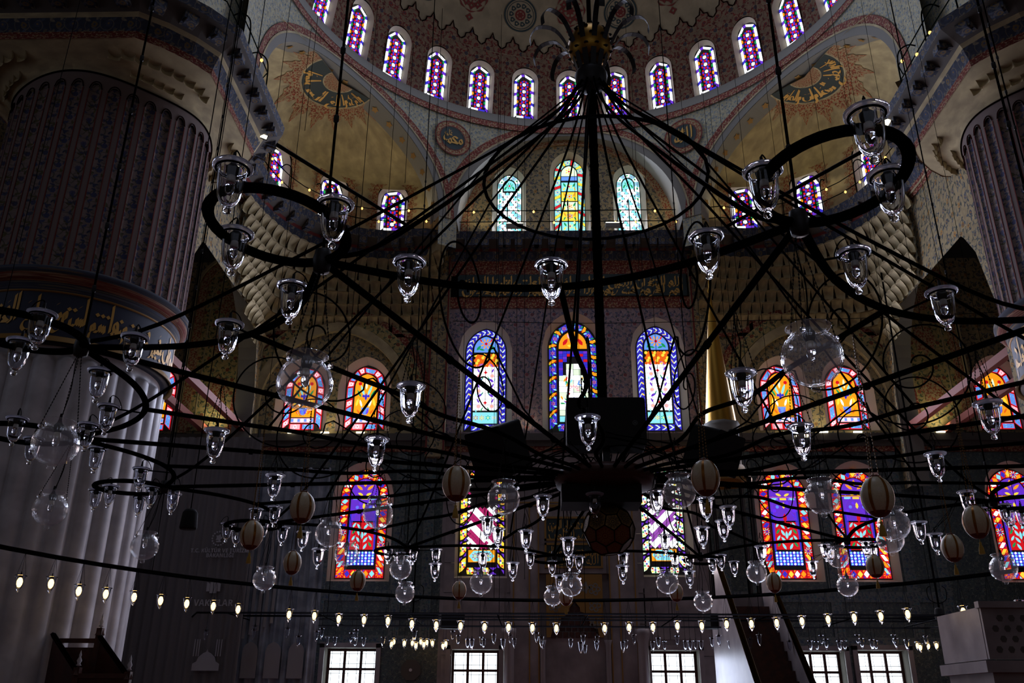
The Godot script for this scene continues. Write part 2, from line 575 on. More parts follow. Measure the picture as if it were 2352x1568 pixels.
# a band that follows an arch on the far wall, standing proud of it
func arch_band(mb: MB, cx: float, y0: float, w: float, h: float, k: float, wide: float, z0: float, z1: float) -> void:
	var inn := outline(w, h, k, 16)
	var out := outline(w + wide * 2.0, h + wide, k, 16)
	var s := 0.0
	for i in inn.size() - 1:
		var a := Vector3(cx + inn[i].x, y0 + inn[i].y, z1)
		var b := Vector3(cx + inn[i + 1].x, y0 + inn[i + 1].y, z1)
		var c := Vector3(cx + out[i + 1].x, y0 + out[i + 1].y, z1)
		var d := Vector3(cx + out[i].x, y0 + out[i].y, z1)
		var l := a.distance_to(b) + 0.0001
		mb.quad(a, b, c, d, Vector2(s, 0), Vector2(s + l, 0), Vector2(s + l, wide), Vector2(s, wide))
		mb.quad(Vector3(a.x, a.y, z0), Vector3(b.x, b.y, z0), b, a)
		mb.quad(d, c, Vector3(c.x, c.y, z0), Vector3(d.x, d.y, z0))
		s += l

# [x, y bottom, glass width, glass height, arch, pattern]; the wall opening is 0.25 m wider all round
var W2C := [[-3.72, 12.58, 1.84, 4.80, 0.62, "chain"], [0.12, 12.54, 2.24, 5.22, 0.62, "vase"], [3.80, 12.58, 1.84, 4.90, 0.62, "chain"]]
var W2S := [[-11.62, 12.62, 1.78, 3.0, 0.60, "lily"], [-8.92, 12.62, 1.80, 3.02, 0.60, "lily"], [9.0, 12.62, 1.74, 3.0, 0.60, "lily"], [11.78, 12.62, 1.70, 3.0, 0.60, "lily"]]
var W3 := [[-8.65, 6.42, 2.02, 4.5, 0.56, "lozenge"], [-3.74, 6.56, 1.92, 4.5, 0.6, "diagonal"], [3.60, 6.62, 1.80, 4.4, 0.6, "diagonal2"], [8.58, 6.45, 1.98, 4.45, 0.56, "lozenge"], [11.55, 6.45, 2.02, 4.5, 0.56, "lozenge"]]
var W1 := [[-8.72, 0.9, 2.0, 2.9], [-3.92, 0.9, 1.86, 2.86], [3.73, 0.9, 1.84, 2.86], [9.3, 0.9, 1.7, 2.86], [11.6, 0.9, 1.9, 2.9]]
var WL := [[-2.74, 21.95, 1.18, 3.5, 0.62, "comb"], [0.12, 21.95, 1.48, 4.35, 0.62, "flowers"], [2.92, 21.95, 1.14, 3.55, 0.62, "comb"]]

func openings(list: Array, more := 0.25) -> Array:
	var h := []
	for w in list:
		if w.size() > 4:
			h.append([w[0], w[1] - 0.12, w[2] + more * 2.0, w[3] + more + 0.12, w[4]])
		else:
			h.append([w[0], w[1], w[2], w[3], 0.0])
	return h

func shell() -> void:
	var mb := MB.new()
	mb.box(Vector3(0, -0.15, -11.0), Vector3(53, 0.3, 51))
	solo("floor", mb.mesh(M.carpet), "red carpeted floor of the prayer hall", "floor", "", "structure")
	mb = MB.new()
	mb.box(Vector3(-26.2, 20, -11), Vector3(0.4, 40.6, 51))
	solo("wall_left", mb.mesh(M.olive), "painted side wall left of the hall", "wall", "", "structure")
	mb = MB.new()
	mb.box(Vector3(26.2, 20, -11), Vector3(0.4, 40.6, 51))
	solo("wall_right", mb.mesh(M.olive), "painted side wall right of the hall", "wall", "", "structure")
	mb = MB.new()
	mb.box(Vector3(0, 20, 14.3), Vector3(53, 40.6, 0.4))
	solo("wall_back", mb.mesh(M.olive), "painted north wall behind the viewer", "wall", "", "structure")
	mb = MB.new()
	mb.box(Vector3(0, 40.2, -11), Vector3(53, 0.4, 51))
	solo("ceiling", mb.mesh(M.dome_plaster), "plastered vault high above the hall", "ceiling", "", "structure")
	mb = MB.new()
	mb.box(Vector3(0, 20, WZ - 1.2), Vector3(53, 40.6, 0.4))
	solo("wall_outer", mb.mesh(M.stone_dark), "stone outer skin behind the window wall", "wall", "", "structure")

func qibla_wall() -> void:
	var w := thing("wall_front", "far prayer wall with rows of stained-glass windows and painted panels", "wall", Vector3.ZERO, "", "structure")
	var fl := flat_wall
	# middle bay
	var mb := MB.new()
	zone(mb, -5.35, 5.35, 0.0, 12.0, openings([W3[1], W3[2], W1[1], W1[2]]), fl)
	part(w, "marble_wall", mb.mesh(M.marble))
	mb = MB.new()
	zone(mb, -5.35, 5.35, 12.3, 18.2, openings(W2C), fl)
	part(w, "painted_wall", mb.mesh(M.mauve))
	mb = MB.new()
	mb.box(Vector3(0, 18.47, WZ + 0.0), Vector3(10.7, 0.54, 0.08))
	part(w, "ornament_band", mb.mesh(M.red_band))
	mb = MB.new()
	mb.box(Vector3(0, 20.12, WZ + 0.0), Vector3(10.7, 0.6, 0.08))
	mb.box(Vector3(0, 20.75, WZ + 0.02), Vector3(10.7, 0.66, 0.1))
	part(w, "ornament_band", mb.mesh(M.red_band))
	# flanking pilasters of the middle bay
	for s in [-1.0, 1.0]:
		mb = MB.new()
		mb.box(Vector3(s * 5.75, 16.0, WZ + 0.1), Vector3(0.8, 9.4, 0.5))
		part(w, "pilaster", mb.mesh(M.olive))
		mb = MB.new()
		for e in [-1.0, 1.0]:
			mb.box(Vector3(s * 5.75 + e * 0.36, 16.0, WZ + 0.36), Vector3(0.07, 9.2, 0.05))
		mb.box(Vector3(s * 5.42, 16.0, WZ + 0.12), Vector3(0.12, 9.4, 0.3))
		part(w, "pilaster_border", mb.mesh(M.red_paint))
		# side bays
		mb = MB.new()
		var x0: float = 5.35 if s > 0 else -26.0
		var x1: float = 26.0 if s > 0 else -5.35
		var low := []
		for q in W3 + W1:
			if q[0] * s > 5.5:
				low.append(q)
		low.append([s * 17.9, 6.45, 2.0, 4.5, 0.56, "lozenge2"])
		zone(mb, x0, x1, 0.0, 12.0, openings(low), fl)
		part(w, "tiled_wall", mb.mesh(M.iznik_dark))
		mb = MB.new()
		var up := []
		for q in W2S:
			if q[0] * s > 5.5:
				up.append(q)
		up.append([s * 18.15, 12.62, 1.74, 3.0, 0.60, "x"])
		zone(mb, x0, x1, 12.3, 20.6, openings(up), fl)
		part(w, "painted_wall", mb.mesh(M.olive))
		# painted arch over the pair of windows
		mb = MB.new()
		arch_band(mb, s * 10.3, 12.3, 6.2, 4.75, 0.56, 0.42, WZ, WZ + 0.22)
		part(w, "arch_moulding", mb.mesh(M.plaster))
		mb = MB.new()
		arch_band(mb, s * 10.3, 12.3, 7.1, 5.2, 0.56, 0.5, WZ, WZ + 0.12)
		part(w, "arch_ornament", mb.mesh(M.panel_green))
		mb = MB.new()
		arch_band(mb, s * 10.3, 12.3, 8.1, 5.7, 0.56, 0.3, WZ, WZ + 0.1)
		part(w, "arch_ornament", mb.mesh(M.red_band))
		# painted frames in the spandrels
		for q in [[7.0, 17.6, 1.9, 1.5], [13.2, 17.6, 1.3, 1.5]]:
			mb = MB.new()
			for f in [[0.0, 0.5, 1.0, 0.14], [0.0, -0.5, 1.0, 0.14]]:
				mb.box(Vector3(s * q[0], q[1] + f[1] * q[3], WZ + 0.05), Vector3(q[2], 0.16, 0.1))
			for f in [-0.5, 0.5]:
				mb.box(Vector3(s * q[0] + f * q[2], q[1], WZ + 0.05), Vector3(0.16, q[3] + 0.16, 0.1))
			part(w, "painted_frame", mb.mesh(M.red_band))
		# tall painted arch panel beside the pier
		mb = MB.new()
		var pxs: float = s * 15.35
		mb.prism(shift(outline(2.1, 7.9, 0.56, 10), Vector2(pxs, 12.5)), WZ, WZ + 0.06)
		part(w, "arched_panel", mb.mesh(M.panel_green))
		mb = MB.new()
		arch_band(mb, pxs, 12.4, 2.1, 8.0, 0.56, 0.36, WZ, WZ + 0.12)
		part(w, "panel_border", mb.mesh(M.lace))
		mb = MB.new()
		arch_band(mb, pxs, 12.4, 2.86, 8.4, 0.56, 0.14, WZ, WZ + 0.2)
		arch_band(mb, pxs, 12.7, 1.5, 7.0, 0.56, 0.05, WZ, WZ + 0.09)
		part(w, "panel_moulding", mb.mesh(M.plaster))
		for cy in [14.3, 16.6, 18.5]:
			mb = MB.new()
			var ro := PackedVector2Array()
			for i in 24:
				var a := TAU * i / 24.0
				var r := 0.56 + 0.09 * cos(a * 8)
				ro.append(Vector2(pxs + cos(a) * r * 0.85, cy + sin(a) * r * 1.15))
			mb.prism(ro, WZ, WZ + 0.085)
			part(w, "rosette", mb.mesh(M.lace))
		# tile frame round the lower windows and borders of the tiled wall
		mb = MB.new()
		for xx in [5.9, 7.1, 10.1, 13.1, 14.4]:
			mb.box(Vector3(s * xx, 8.0, WZ + 0.03), Vector3(0.42, 8.0, 0.06))
		mb.box(Vector3(s * 10.2, 5.75, WZ + 0.04), Vector3(8.8, 0.4, 0.06))
		mb.box(Vector3(s * 10.2, 4.1, WZ + 0.04), Vector3(8.8, 0.3, 0.06))
		part(w, "tile_border", mb.mesh(M.iznik))
	# ledge under the middle row of windows
	mb = MB.new()
	mb.box(Vector3(0, 12.15, WZ + 0.16), Vector3(40, 0.3, 0.36))
	mb.box(Vector3(0, 11.9, WZ + 0.1), Vector3(40, 0.22, 0.2))
	part(w, "ledge", mb.mesh(M.stone_dark))
	mb = MB.new()
	mb.box(Vector3(0, 11.7, WZ + 0.06), Vector3(40, 0.24, 0.12))
	part(w, "ledge_ornament", mb.mesh(M.red_band))
	# marble courses of the middle bay: slabs stand slightly proud
	var slabs := [[-5.0, 0.4], [-2.45, 0.5], [2.45, 0.5], [5.0, 0.4]]
	for q in slabs:
		for j in 10:
			mb = MB.new()
			mb.box(Vector3(q[0], 0.65 + j * 1.16, WZ + 0.01), Vector3(q[1], 1.13, 0.06))
			part(w, "marble_slab", mb.mesh(M.marble))
	for q in [[-3.74, 5.1], [3.6, 5.1]]:
		for i in 2:
			mb = MB.new()
			mb.box(Vector3(q[0] - 0.48 + i * 0.96, q[1], WZ + 0.01), Vector3(0.93, 1.9, 0.06))
			part(w, "marble_slab", mb.mesh(M.marble))
	# the long inscription over the windows
	var ins := thing("inscription_panel", "long dark green panel with gold Arabic calligraphy above the three windows", "inscription", Vector3(0, 18.75, WZ))
	mb = MB.new()
	mb.box(Vector3(0.12, 0.54, 0.06), Vector3(10.3, 1.08, 0.1))
	part(ins, "board", mb.mesh(M.pine))
	mb = MB.new()
	var t1 := "A L L h / A L by bt2 j / A N1 / A L L D1 by2 N1 / A m b1 w A / w e m L w A / A L x A L j A B2 / w A f2 A m w A / A L x L w H2"
	var t2 := "L h M / A j r h M / e b1 d / r bd h M / w L A / j1 w F1 / e L by h M / w L A / h M / by j r1 b1 w N1"
	var mapp := func(u: float, v: float) -> Vector3: return Vector3(u, v, 0.115)
	calli(mb, t1, -4.85, 5.1, 0.50, 0.46, 0.05, mapp)
	calli(mb, t2, -4.85, 5.1, 0.14, 0.44, 0.05, mapp)
	part(ins, "lettering", mb.mesh(M.gold))

func shift(p: PackedVector2Array, o: Vector2) -> PackedVector2Array:
	var q := PackedVector2Array()
	for a in p:
		q.append(a + o)
	return q

# ---- Arabic letters as pen strokes: x runs left from where the letter joins, y up from the line
var GL := {
	"A": [0.30, [[0.14, 1.05, 0.11, 0.5, 0.14, 0.0]]],
	"L": [0.34, [[0.12, 1.05, 0.10, 0.5, 0.13, 0.04, 0.34, 0.0]]],
	"l": [0.8, [[0.1, 1.05, 0.1, 0.0, 0.25, -0.3, 0.55, -0.28, 0.72, 0.05]]],
	"b": [0.30, [[0.0, 0.0, 0.1, 0.02, 0.13, 0.28, 0.17, 0.02, 0.30, 0.0]]],
	"B": [0.92, [[0.0, 0.28, 0.06, 0.02, 0.3, -0.1, 0.6, -0.1, 0.84, 0.02, 0.9, 0.28]]],
	"j": [0.55, [[0.06, 0.34, 0.28, 0.42, 0.5, 0.34, 0.24, 0.12, 0.04, 0.0], [0.0, 0.0, 0.55, 0.0]]],
	"d": [0.42, [[0.1, 0.46, 0.3, 0.24, 0.28, 0.03, 0.02, 0.0]]],
	"D": [0.42, [[0.1, 0.46, 0.3, 0.24, 0.28, 0.03, 0.02, 0.0]]],
	"r": [0.42, [[0.08, 0.24, 0.14, 0.0, 0.28, -0.24, 0.5, -0.3]]],
	"s": [0.72, [[0.0, 0.0, 0.06, 0.26, 0.12, 0.03, 0.2, 0.26, 0.27, 0.03, 0.38, 0.28, 0.44, 0.02, 0.72, 0.0]]],
	"S": [1.1, [[0.0, 0.0, 0.06, 0.26, 0.12, 0.03, 0.2, 0.26, 0.27, 0.03, 0.42, 0.24, 0.48, -0.16, 0.75, -0.34, 1.0, -0.12, 1.05, 0.2]]],
	"x": [0.82, [[0.0, 0.0, 0.18, 0.3, 0.48, 0.4, 0.6, 0.2, 0.4, 0.0, 0.0, 0.0], [0.4, 0.0, 0.62, 0.04, 0.66, 0.24, 0.7, 0.02, 0.82, 0.0]]],
	"e": [0.55, [[0.42, 0.46, 0.22, 0.54, 0.1, 0.36, 0.28, 0.2, 0.46, 0.2], [0.46, 0.2, 0.2, 0.06, 0.0, 0.0], [0.0, 0.0, 0.55, 0.0]]],
	"f": [0.42, [[0.0, 0.0, 0.2, 0.04, 0.3, 0.26, 0.18, 0.44, 0.06, 0.28, 0.2, 0.1, 0.42, 0.0]]],
	"F": [1.0, [[0.3, 0.08, 0.3, 0.3, 0.16, 0.42, 0.06, 0.26, 0.2, 0.06, 0.5, -0.1, 0.85, 0.0, 0.94, 0.28]]],
	"Q": [0.86, [[0.28, 0.1, 0.3, 0.34, 0.16, 0.44, 0.06, 0.26, 0.26, 0.1, 0.22, -0.22, 0.5, -0.38, 0.76, -0.15, 0.8, 0.18]]],
	"k": [0.6, [[0.1, 1.0, 0.48, 0.72, 0.18, 0.5, 0.44, 0.16, 0.3, 0.0, 0.0, 0.0], [0.3, 0.0, 0.6, 0.0]]],
	"m": [0.36, [[0.0, 0.0, 0.08, 0.22, 0.24, 0.22, 0.26, 0.02, 0.1, -0.06, 0.0, 0.0], [0.2, 0.0, 0.36, 0.0]]],
	"M": [0.44, [[0.0, 0.0, 0.1, 0.22, 0.26, 0.18, 0.24, -0.02, 0.06, 0.0, 0.3, -0.1, 0.36, -0.4]]],
	"N": [0.8, [[0.04, 0.3, 0.04, -0.08, 0.26, -0.32, 0.58, -0.22, 0.72, 0.26]]],
	"h": [0.5, [[0.0, 0.0, 0.1, 0.36, 0.3, 0.42, 0.36, 0.18, 0.12, 0.06, 0.26, -0.2, 0.4, -0.04, 0.3, 0.2], [0.3, 0.0, 0.5, 0.0]]],
	"H": [0.46, [[0.0, 0.0, 0.14, 0.06, 0.14, 0.42, 0.36, 0.28, 0.32, 0.03, 0.1, 0.0]]],
	"w": [0.48, [[0.3, 0.12, 0.14, 0.18, 0.14, 0.4, 0.3, 0.42, 0.34, 0.14, 0.34, -0.14, 0.56, -0.3]]],
	"Y": [0.9, [[0.0, 0.16, 0.16, 0.32, 0.3, 0.2, 0.14, 0.04, 0.5, -0.02, 0.62, -0.26, 0.3, -0.4, -0.1, -0.24]]],
}
func calli(mb: MB, text: String, u0: float, u1: float, base: float, size: float, nib: float, mapper: Callable) -> void:
	var adv := 0.0
	for w in text.split(" "):
		adv += 0.22 if w == "/" else float(GL[w[0]][0])
	var sx := (u1 - u0) / adv
	var x := 0.0
	var kk := 0
	for w in text.split(" "):
		if w == "/":
			x += 0.22
			continue
		kk += 1
		var g: Array = GL[w[0]]
		var lift := 0.06 * sin(kk * 1.7)
		for st in g[1]:
			var c := []
			for i in range(0, st.size(), 2):
				c.append(Vector3(u1 - (x + st[i]) * sx, base + (st[i + 1] + lift) * size, 0))
			pen(mb, smooth(c, 5), nib, mapper)
		var m := w.substr(1)
		var cx: float = u1 - (x + float(g[0]) * 0.4) * sx
		if m != "":
			var below := m.begins_with("d") or m.begins_with("y")
			var cnt := 2 if m.begins_with("y") else (1 if m.begins_with("d") else int(m.substr(m.length() - 1)))
			for i in cnt:
				var o := (i - (cnt - 1) * 0.5) * nib * 2.6
				var yy := base + (-0.2 if below else 0.58) * size
				var q := nib * 1.2
				mb.quad(mapper.call(cx + o - q, yy), mapper.call(cx + o, yy - q), mapper.call(cx + o + q, yy), mapper.call(cx + o, yy + q))
		elif kk % 3 == 0:
			pen(mb, smooth([Vector3(cx - 0.1 * sx, base + 0.68 * size, 0), Vector3(cx + 0.08 * sx, base + 0.76 * size, 0)], 2), nib * 0.6, mapper)
		x += float(g[0])
func pen(mb: MB, c: PackedVector3Array, nib: float, mapper: Callable) -> void:
	var o := Vector2(0.62, 0.78) * nib
	for i in c.size() - 1:
		var a := c[i]
		var b := c[i + 1]
		var cr := (b.x - a.x) * o.y - (b.y - a.y) * o.x
		var p1: Vector3 = mapper.call(a.x - o.x, a.y - o.y)
		var p2: Vector3 = mapper.call(b.x - o.x, b.y - o.y)
		var p3: Vector3 = mapper.call(b.x + o.x, b.y + o.y)
		var p4: Vector3 = mapper.call(a.x + o.x, a.y + o.y)
		if cr > 0.0:
			mb.quad(p1, p2, p3, p4)
		else:
			mb.quad(p4, p3, p2, p1)

# ---- the half dome over the prayer wall and what carries it
const DR := 11.3
const DC := Vector3(0, 28.0, -24.3)
func dome_map(u: float, v: float) -> Vector3:
	var th := u / DR
	var r := DR if v <= 28.0 else sqrt(DR * DR - (v - 28.0) * (v - 28.0))
	return Vector3(r * sin(th), v, DC.z - r * cos(th))
func sph(th: float, el: float, proud := 0.0) -> Vector3:
	var r := DR - proud
	return DC + Vector3(sin(deg_to_rad(th)) * cos(deg_to_rad(el)), sin(deg_to_rad(el)), -cos(deg_to_rad(th)) * cos(deg_to_rad(el))) * r
func cyl(th: float, y: float, proud := 0.0) -> Vector3:
	return Vector3(sin(deg_to_rad(th)) * (DR - proud), y, DC.z - cos(deg_to_rad(th)) * (DR - proud))
func mapped(mb: MB, poly: PackedVector2Array, mapper: Callable) -> void:
	var q := poly
	if Geometry2D.is_polygon_clockwise(q):
		q = poly.duplicate()
		q.reverse()
	var tr := Geometry2D.triangulate_polygon(q)
	for i in range(0, tr.size(), 3):
		var a := q[tr[i]]
		var b := q[tr[i + 1]]
		var c := q[tr[i + 2]]
		if (b - a).cross(c - a) < 0.0:
			var x := b
			b = c
			c = x
		mb.tri(mapper.call(a.x, a.y), mapper.call(b.x, b.y), mapper.call(c.x, c.y))
func ring2(mb: MB, c: Vector2, r0: float, r1: float, mapper: Callable, seg := 32, wob := 0.0, wn := 8, sx := 1.0) -> void:
	for i in seg:
		var p := []
		for e in [[i, r0], [i + 1, r0], [i + 1, r1], [i, r1]]:
			var a: float = TAU * e[0] / seg
			var rr: float = e[1]
			if e[1] == r1:
				rr *= 1.0 + wob * cos(a * wn)
			p.append(mapper.call(c.x + cos(a) * rr * sx, c.y + sin(a) * rr))
		mb.quad(p[1], p[0], p[3], p[2], Vector2(i * 0.1, 0), Vector2(i * 0.1 + 0.1, 0), Vector2(i * 0.1 + 0.1, r1 - r0), Vector2(i * 0.1, r1 - r0))
func y_mid(th: float) -> float:
	var q := th / 26.4
	return 21.8 + 5.3 * sqrt(maxf(0.0, 1.0 - q * q))
func y_side(th: float) -> float:
	var q := (absf(th) - 58.0) / 27.2
	return 21.8 + 4.9 * sqrt(maxf(0.0, 1.0 - q * q))
# strip along an arch of the spandrel wall, from d0 to d1 metres outside its edge
func arch_strip(mb: MB, th0: float, half: float, rise: float, d0: float, d1: float, proud: float) -> void:
	var sgn := 40
	var s := 0.0
	for i in sgn:
		var p := []
		for e in [[i, d0], [i + 1, d0], [i + 1, d1], [i, d1]]:
			var a: float = PI * (1.0 - float(e[0]) / sgn)
			var hw: float = half * 0.1972 + e[1]
			p.append(cyl(th0 + cos(a) * hw / 0.1972, 21.8 + sin(a) * (rise + e[1]), proud))
		var l: float = p[0].distance_to(p[1])
		mb.quad(p[0], p[1], p[2], p[3], Vector2(s, 0), Vector2(s + l, 0), Vector2(s + l, d1 - d0), Vector2(s, d1 - d0))
		s += l

func apse() -> void:
	var d := thing("ceiling_half_dome", "painted half dome with a ring of stained-glass windows round its foot", "dome", Vector3.ZERO, "", "structure")
	var mb := MB.new()
	var holes := []
	for i in 15:
		holes.append([DR * deg_to_rad((i - 7) * 11.3 + 1.0), 28.02, 1.32, 2.78, 0.5])
	zone(mb, -18.9, 18.9, 27.6, 31.3, holes, dome_map, 0.55, 0.62)
	part(d, "window_band", mb.mesh(M.band_red_brown))
	mb = MB.new()
	var p := PackedVector3Array()
	var uv := PackedVector2Array()
	for r in 25:
		for c in 65:
			var th := -96.0 + 3.0 * c
			var el := 16.9 + r * 3.0
			p.append(sph(th, el))
			uv.append(Vector2(th * 0.19, el * 0.19))
	mb.grid(p, uv, 65)
	part(d, "plaster_shell", mb.mesh(M.dome_plaster))
	# lace of red ogee points above the window band
	mb = MB.new()
	var sm := sph_lace
	for i in 34:
		var t0 := -96.0 + i * 5.65
		mapped(mb, PackedVector2Array([Vector2(t0, 17.0), Vector2(t0 + 5.5, 17.0), Vector2(t0 + 5.5, 18.2), Vector2(t0 + 4.6, 18.9), Vector2(t0 + 4.4, 19.9), Vector2(t0 + 3.4, 20.2), Vector2(t0 + 2.8, 21.7), Vector2(t0 + 2.2, 20.2), Vector2(t0 + 1.2, 19.9), Vector2(t0 + 1.0, 18.9), Vector2(t0 + 0.1, 18.2)]), sm)
	part(d, "lace_border", mb.mesh(M.band_red_brown))
	mb = MB.new()
	for i in 34:
		var t0 := -96.0 + i * 5.65
		var c := []
		for q in [[0.1, 18.2], [1.0, 18.9], [1.2, 19.9], [2.2, 20.2], [2.8, 21.7], [3.4, 20.2], [4.4, 19.9], [4.6, 18.9], [5.5, 18.2]]:
			c.append(sph(t0 + q[0], q[1], 0.02))
		mb.tube(PackedVector3Array(c), 0.035, 4)
	part(d, "lace_outline", mb.mesh(M.red_paint))
	for th in [-69.3, -41.0, -12.7, 15.6, 43.9]:
		mb = MB.new()
		ring2(mb, Vector2(th, 27.3), 0.0, 4.1, sm, 32, 0.0, 8, 1.12)
		part(d, "roundel_ground", mb.mesh(M.dome_plaster))
		mb = MB.new()
		var s2 := func(a: float, b: float) -> Vector3: return sph(a, b, 0.03)
		ring2(mb, Vector2(th, 27.3), 3.75, 4.15, s2, 32, 0.0, 8, 1.12)
		ring2(mb, Vector2(th, 27.3), 3.3, 3.45, s2, 32, 0.0, 8, 1.12)
		for k in 10:
			ring2(mb, Vector2(th + cos(k * TAU / 10) * 2.3 * 1.12, 27.3 + sin(k * TAU / 10) * 2.3), 0.25, 0.62, s2, 8, 0.2, 3, 1.12)
		part(d, "roundel_ornament", mb.mesh(M.pine))
		mb = MB.new()
		ring2(mb, Vector2(th, 27.3), 0.9, 1.35, s2, 20, 0.0, 8, 1.12)
		ring2(mb, Vector2(th, 27.3), 0.0, 0.75, s2, 18, 0.3, 6, 1.12)
		var tr: float = th + 14.15
		for k in 8:
			ring2(mb, Vector2(tr + cos(k * TAU / 8) * 2.2 * 1.12, 29.0 + sin(k * TAU / 8) * 2.2), 0.3, 0.9, s2, 8, 0.3, 4, 1.12)
		ring2(mb, Vector2(tr, 29.0), 0.0, 1.0, s2, 24, 0.35, 8, 1.12)
		ring2(mb, Vector2(tr, 29.0), 3.5, 3.75, s2, 32, 0.06, 8, 1.12)
		ring2(mb, Vector2(tr, 23.9), 0.3, 0.8, s2, 12, 0.3, 4, 1.12)
		part(d, "red_ornament", mb.mesh(M.red_paint))
	# spandrel wall with the three great arches
	var sp := thing("wall_spandrel", "curved spandrel wall with three great arches, pale blue arabesques", "wall", Vector3.ZERO, "", "structure")
	mb = MB.new()
	var ths := []
	var t := -96.0
	while t <= 96.01:
		ths.append(t)
		t += 0.75
	for e in [26.4, 30.8, 85.2]:
		ths.append_array([e, -e, e + 0.01, -e - 0.01])
	ths.sort()
	for i in ths.size() - 1:
		var a: float = ths[i]
		var b: float = ths[i + 1]
		var m := (a + b) * 0.5
		var bottom := func(x: float) -> float:
			if absf(m) < 26.4: return y_mid(x)
			if absf(m) > 30.8 and absf(m) < 85.2: return y_side(x)
			return 20.4
		var ya: float = bottom.call(a)
		var yb: float = bottom.call(b)
		for j in 3:
			var f0 := j / 3.0
			var f1 := (j + 1) / 3.0
			var A := Vector2(a * 0.1972, lerpf(ya, 27.62, f0))
			var B := Vector2(b * 0.1972, lerpf(yb, 27.62, f0))
			var C := Vector2(b * 0.1972, lerpf(yb, 27.62, f1))
			var D := Vector2(a * 0.1972, lerpf(ya, 27.62, f1))
			mb.quad(cyl(a, A.y), cyl(b, B.y), cyl(b, C.y), cyl(a, D.y), A, B, C, D)
	part(sp, "painted_spandrel", mb.mesh(M.spandrel))
	mb = MB.new()
	var mr := MB.new()
	var mw := MB.new()
	for e in [[0.0, 26.4, 5.3, 0.02], [-58.0, 27.2, 4.9, 0.03], [58.0, 27.2, 4.9, 0.03]]:
		arch_strip(mb, e[0], e[1], e[2], 0.0, 0.34, e[3])
		arch_strip(mr, e[0], e[1], e[2], 0.40, 0.72, e[3])
		arch_strip(mw, e[0], e[1], e[2], 0.33, 0.41, e[3] + 0.02)
	for i in 96:
		var a := -96.0 + i * 2.0
		mr.quad(cyl(a, 27.22, 0.07), cyl(a + 2.0, 27.22, 0.07), cyl(a + 2.0, 27.55, 0.07), cyl(a, 27.55, 0.07), Vector2(a * 0.1972, 0), Vector2(a * 0.1972 + 0.394, 0), Vector2(a * 0.1972 + 0.394, 0.35), Vector2(a * 0.1972, 0.35))
		mb.quad(cyl(a, 27.55, 0.08), cyl(a + 2.0, 27.55, 0.08), cyl(a + 2.0, 27.98, 0.08), cyl(a, 27.98, 0.08))
	part(sp, "arch_face", mb.mesh(M.stone_grey))
	part(sp, "red_ornament_band", mr.mesh(M.red_band))
	part(sp, "arch_fillet", mw.mesh(M.plaster))
	# soffits of the arches
	mb = MB.new()
	for e in [[0.0, 26.4, 5.3], [-58.0, 27.2, 4.9], [58.0, 27.2, 4.9]]:
		for i in 40:
			var q := []
			for f in [i, i + 1]:
				var a: float = PI * (1.0 - float(f) / 40)
				var th: float = e[0] + cos(a) * e[1]
				var y: float = 21.8 + sin(a) * e[2]
				var inner := cyl(th, y)
				var outer := Vector3(inner.x, y, WZ + 0.02) if e[0] == 0.0 else cyl(th, y, -0.95)
				q.append(inner)
				q.append(outer)
			mb.quad(q[1], q[3], q[2], q[0], Vector2(i * 0.4, 0), Vector2(i * 0.4 + 0.4, 0), Vector2(i * 0.4 + 0.4, 1), Vector2(i * 0.4, 1))
	part(sp, "arch_soffit", mb.mesh(M.stone_grey))
	mb = MB.new()
	for e in [[-58.0, 27.2, 4.9], [58.0, 27.2, 4.9]]:
		for i in range(1, 19):
			var a := PI * i / 19.0
			var c := cyl(e[0] + cos(a) * (e[1] - 0.15), 21.8 + sin(a) * (e[2] - 0.03), -0.48)
			var o := Vector3(0, 21.8, DC.z) + (cyl(e[0], 21.8) - Vector3(0, 21.8, DC.z))
			var nrm := (o - c).normalized()
			var bs := Basis.looking_at(-nrm, Vector3(0.3, 0.8, 0.2))
			ring2(mb, Vector2.ZERO, 0.0, 0.14, func(x: float, y: float) -> Vector3: return c + bs * Vector3(x, y, 0) + nrm * 0.02, 10, 0.25, 5)
	part(sp, "soffit_flower", mb.mesh(M.gold_dull))
	# lunette wall behind the middle arch
	mb = MB.new()
	zone(mb, -6.2, 6.2, 21.0, 27.7, openings(WL, 0.2), flat_wall)
	part(sp, "lunette_wall", mb.mesh(M.olive))
	mb = MB.new()
	arch_band(mb, 0.0, 21.0, 9.2, 5.85, 0.5, 0.38, WZ, WZ + 0.1)
	part(sp, "lunette_border", mb.mesh(M.lace))
	# medallions
	for s in [-1.0, 1.0]:
		var c := Vector2(s * 28.3, 26.05)
		var md := thing("medallion", "round dark green medallion with gold calligraphy %s arch" % ("left of the middle" if s < 0 else "right of the middle"), "medallion", cyl(c.x, c.y))
		var o := md.position
		var m1 := func(x: float, y: float) -> Vector3: return cyl(c.x + x / 0.1972, c.y + y, 0.06) - o
		var m2 := func(x: float, y: float) -> Vector3: return cyl(c.x + x / 0.1972, c.y + y, 0.08) - o
		mb = MB.new()
		ring2(mb, Vector2.ZERO, 0.62, 0.9, m1)
		part(md, "border", mb.mesh(M.lace))
		mb = MB.new()
		ring2(mb, Vector2.ZERO, 0.86, 0.92, m2)
		ring2(mb, Vector2.ZERO, 0.62, 0.66, m2)
		part(md, "border_line", mb.mesh(M.red_paint))
		mb = MB.new()
		ring2(mb, Vector2.ZERO, 0.0, 0.62, m1)
		part(md, "disc", mb.mesh(M.pine))
		mb = MB.new()
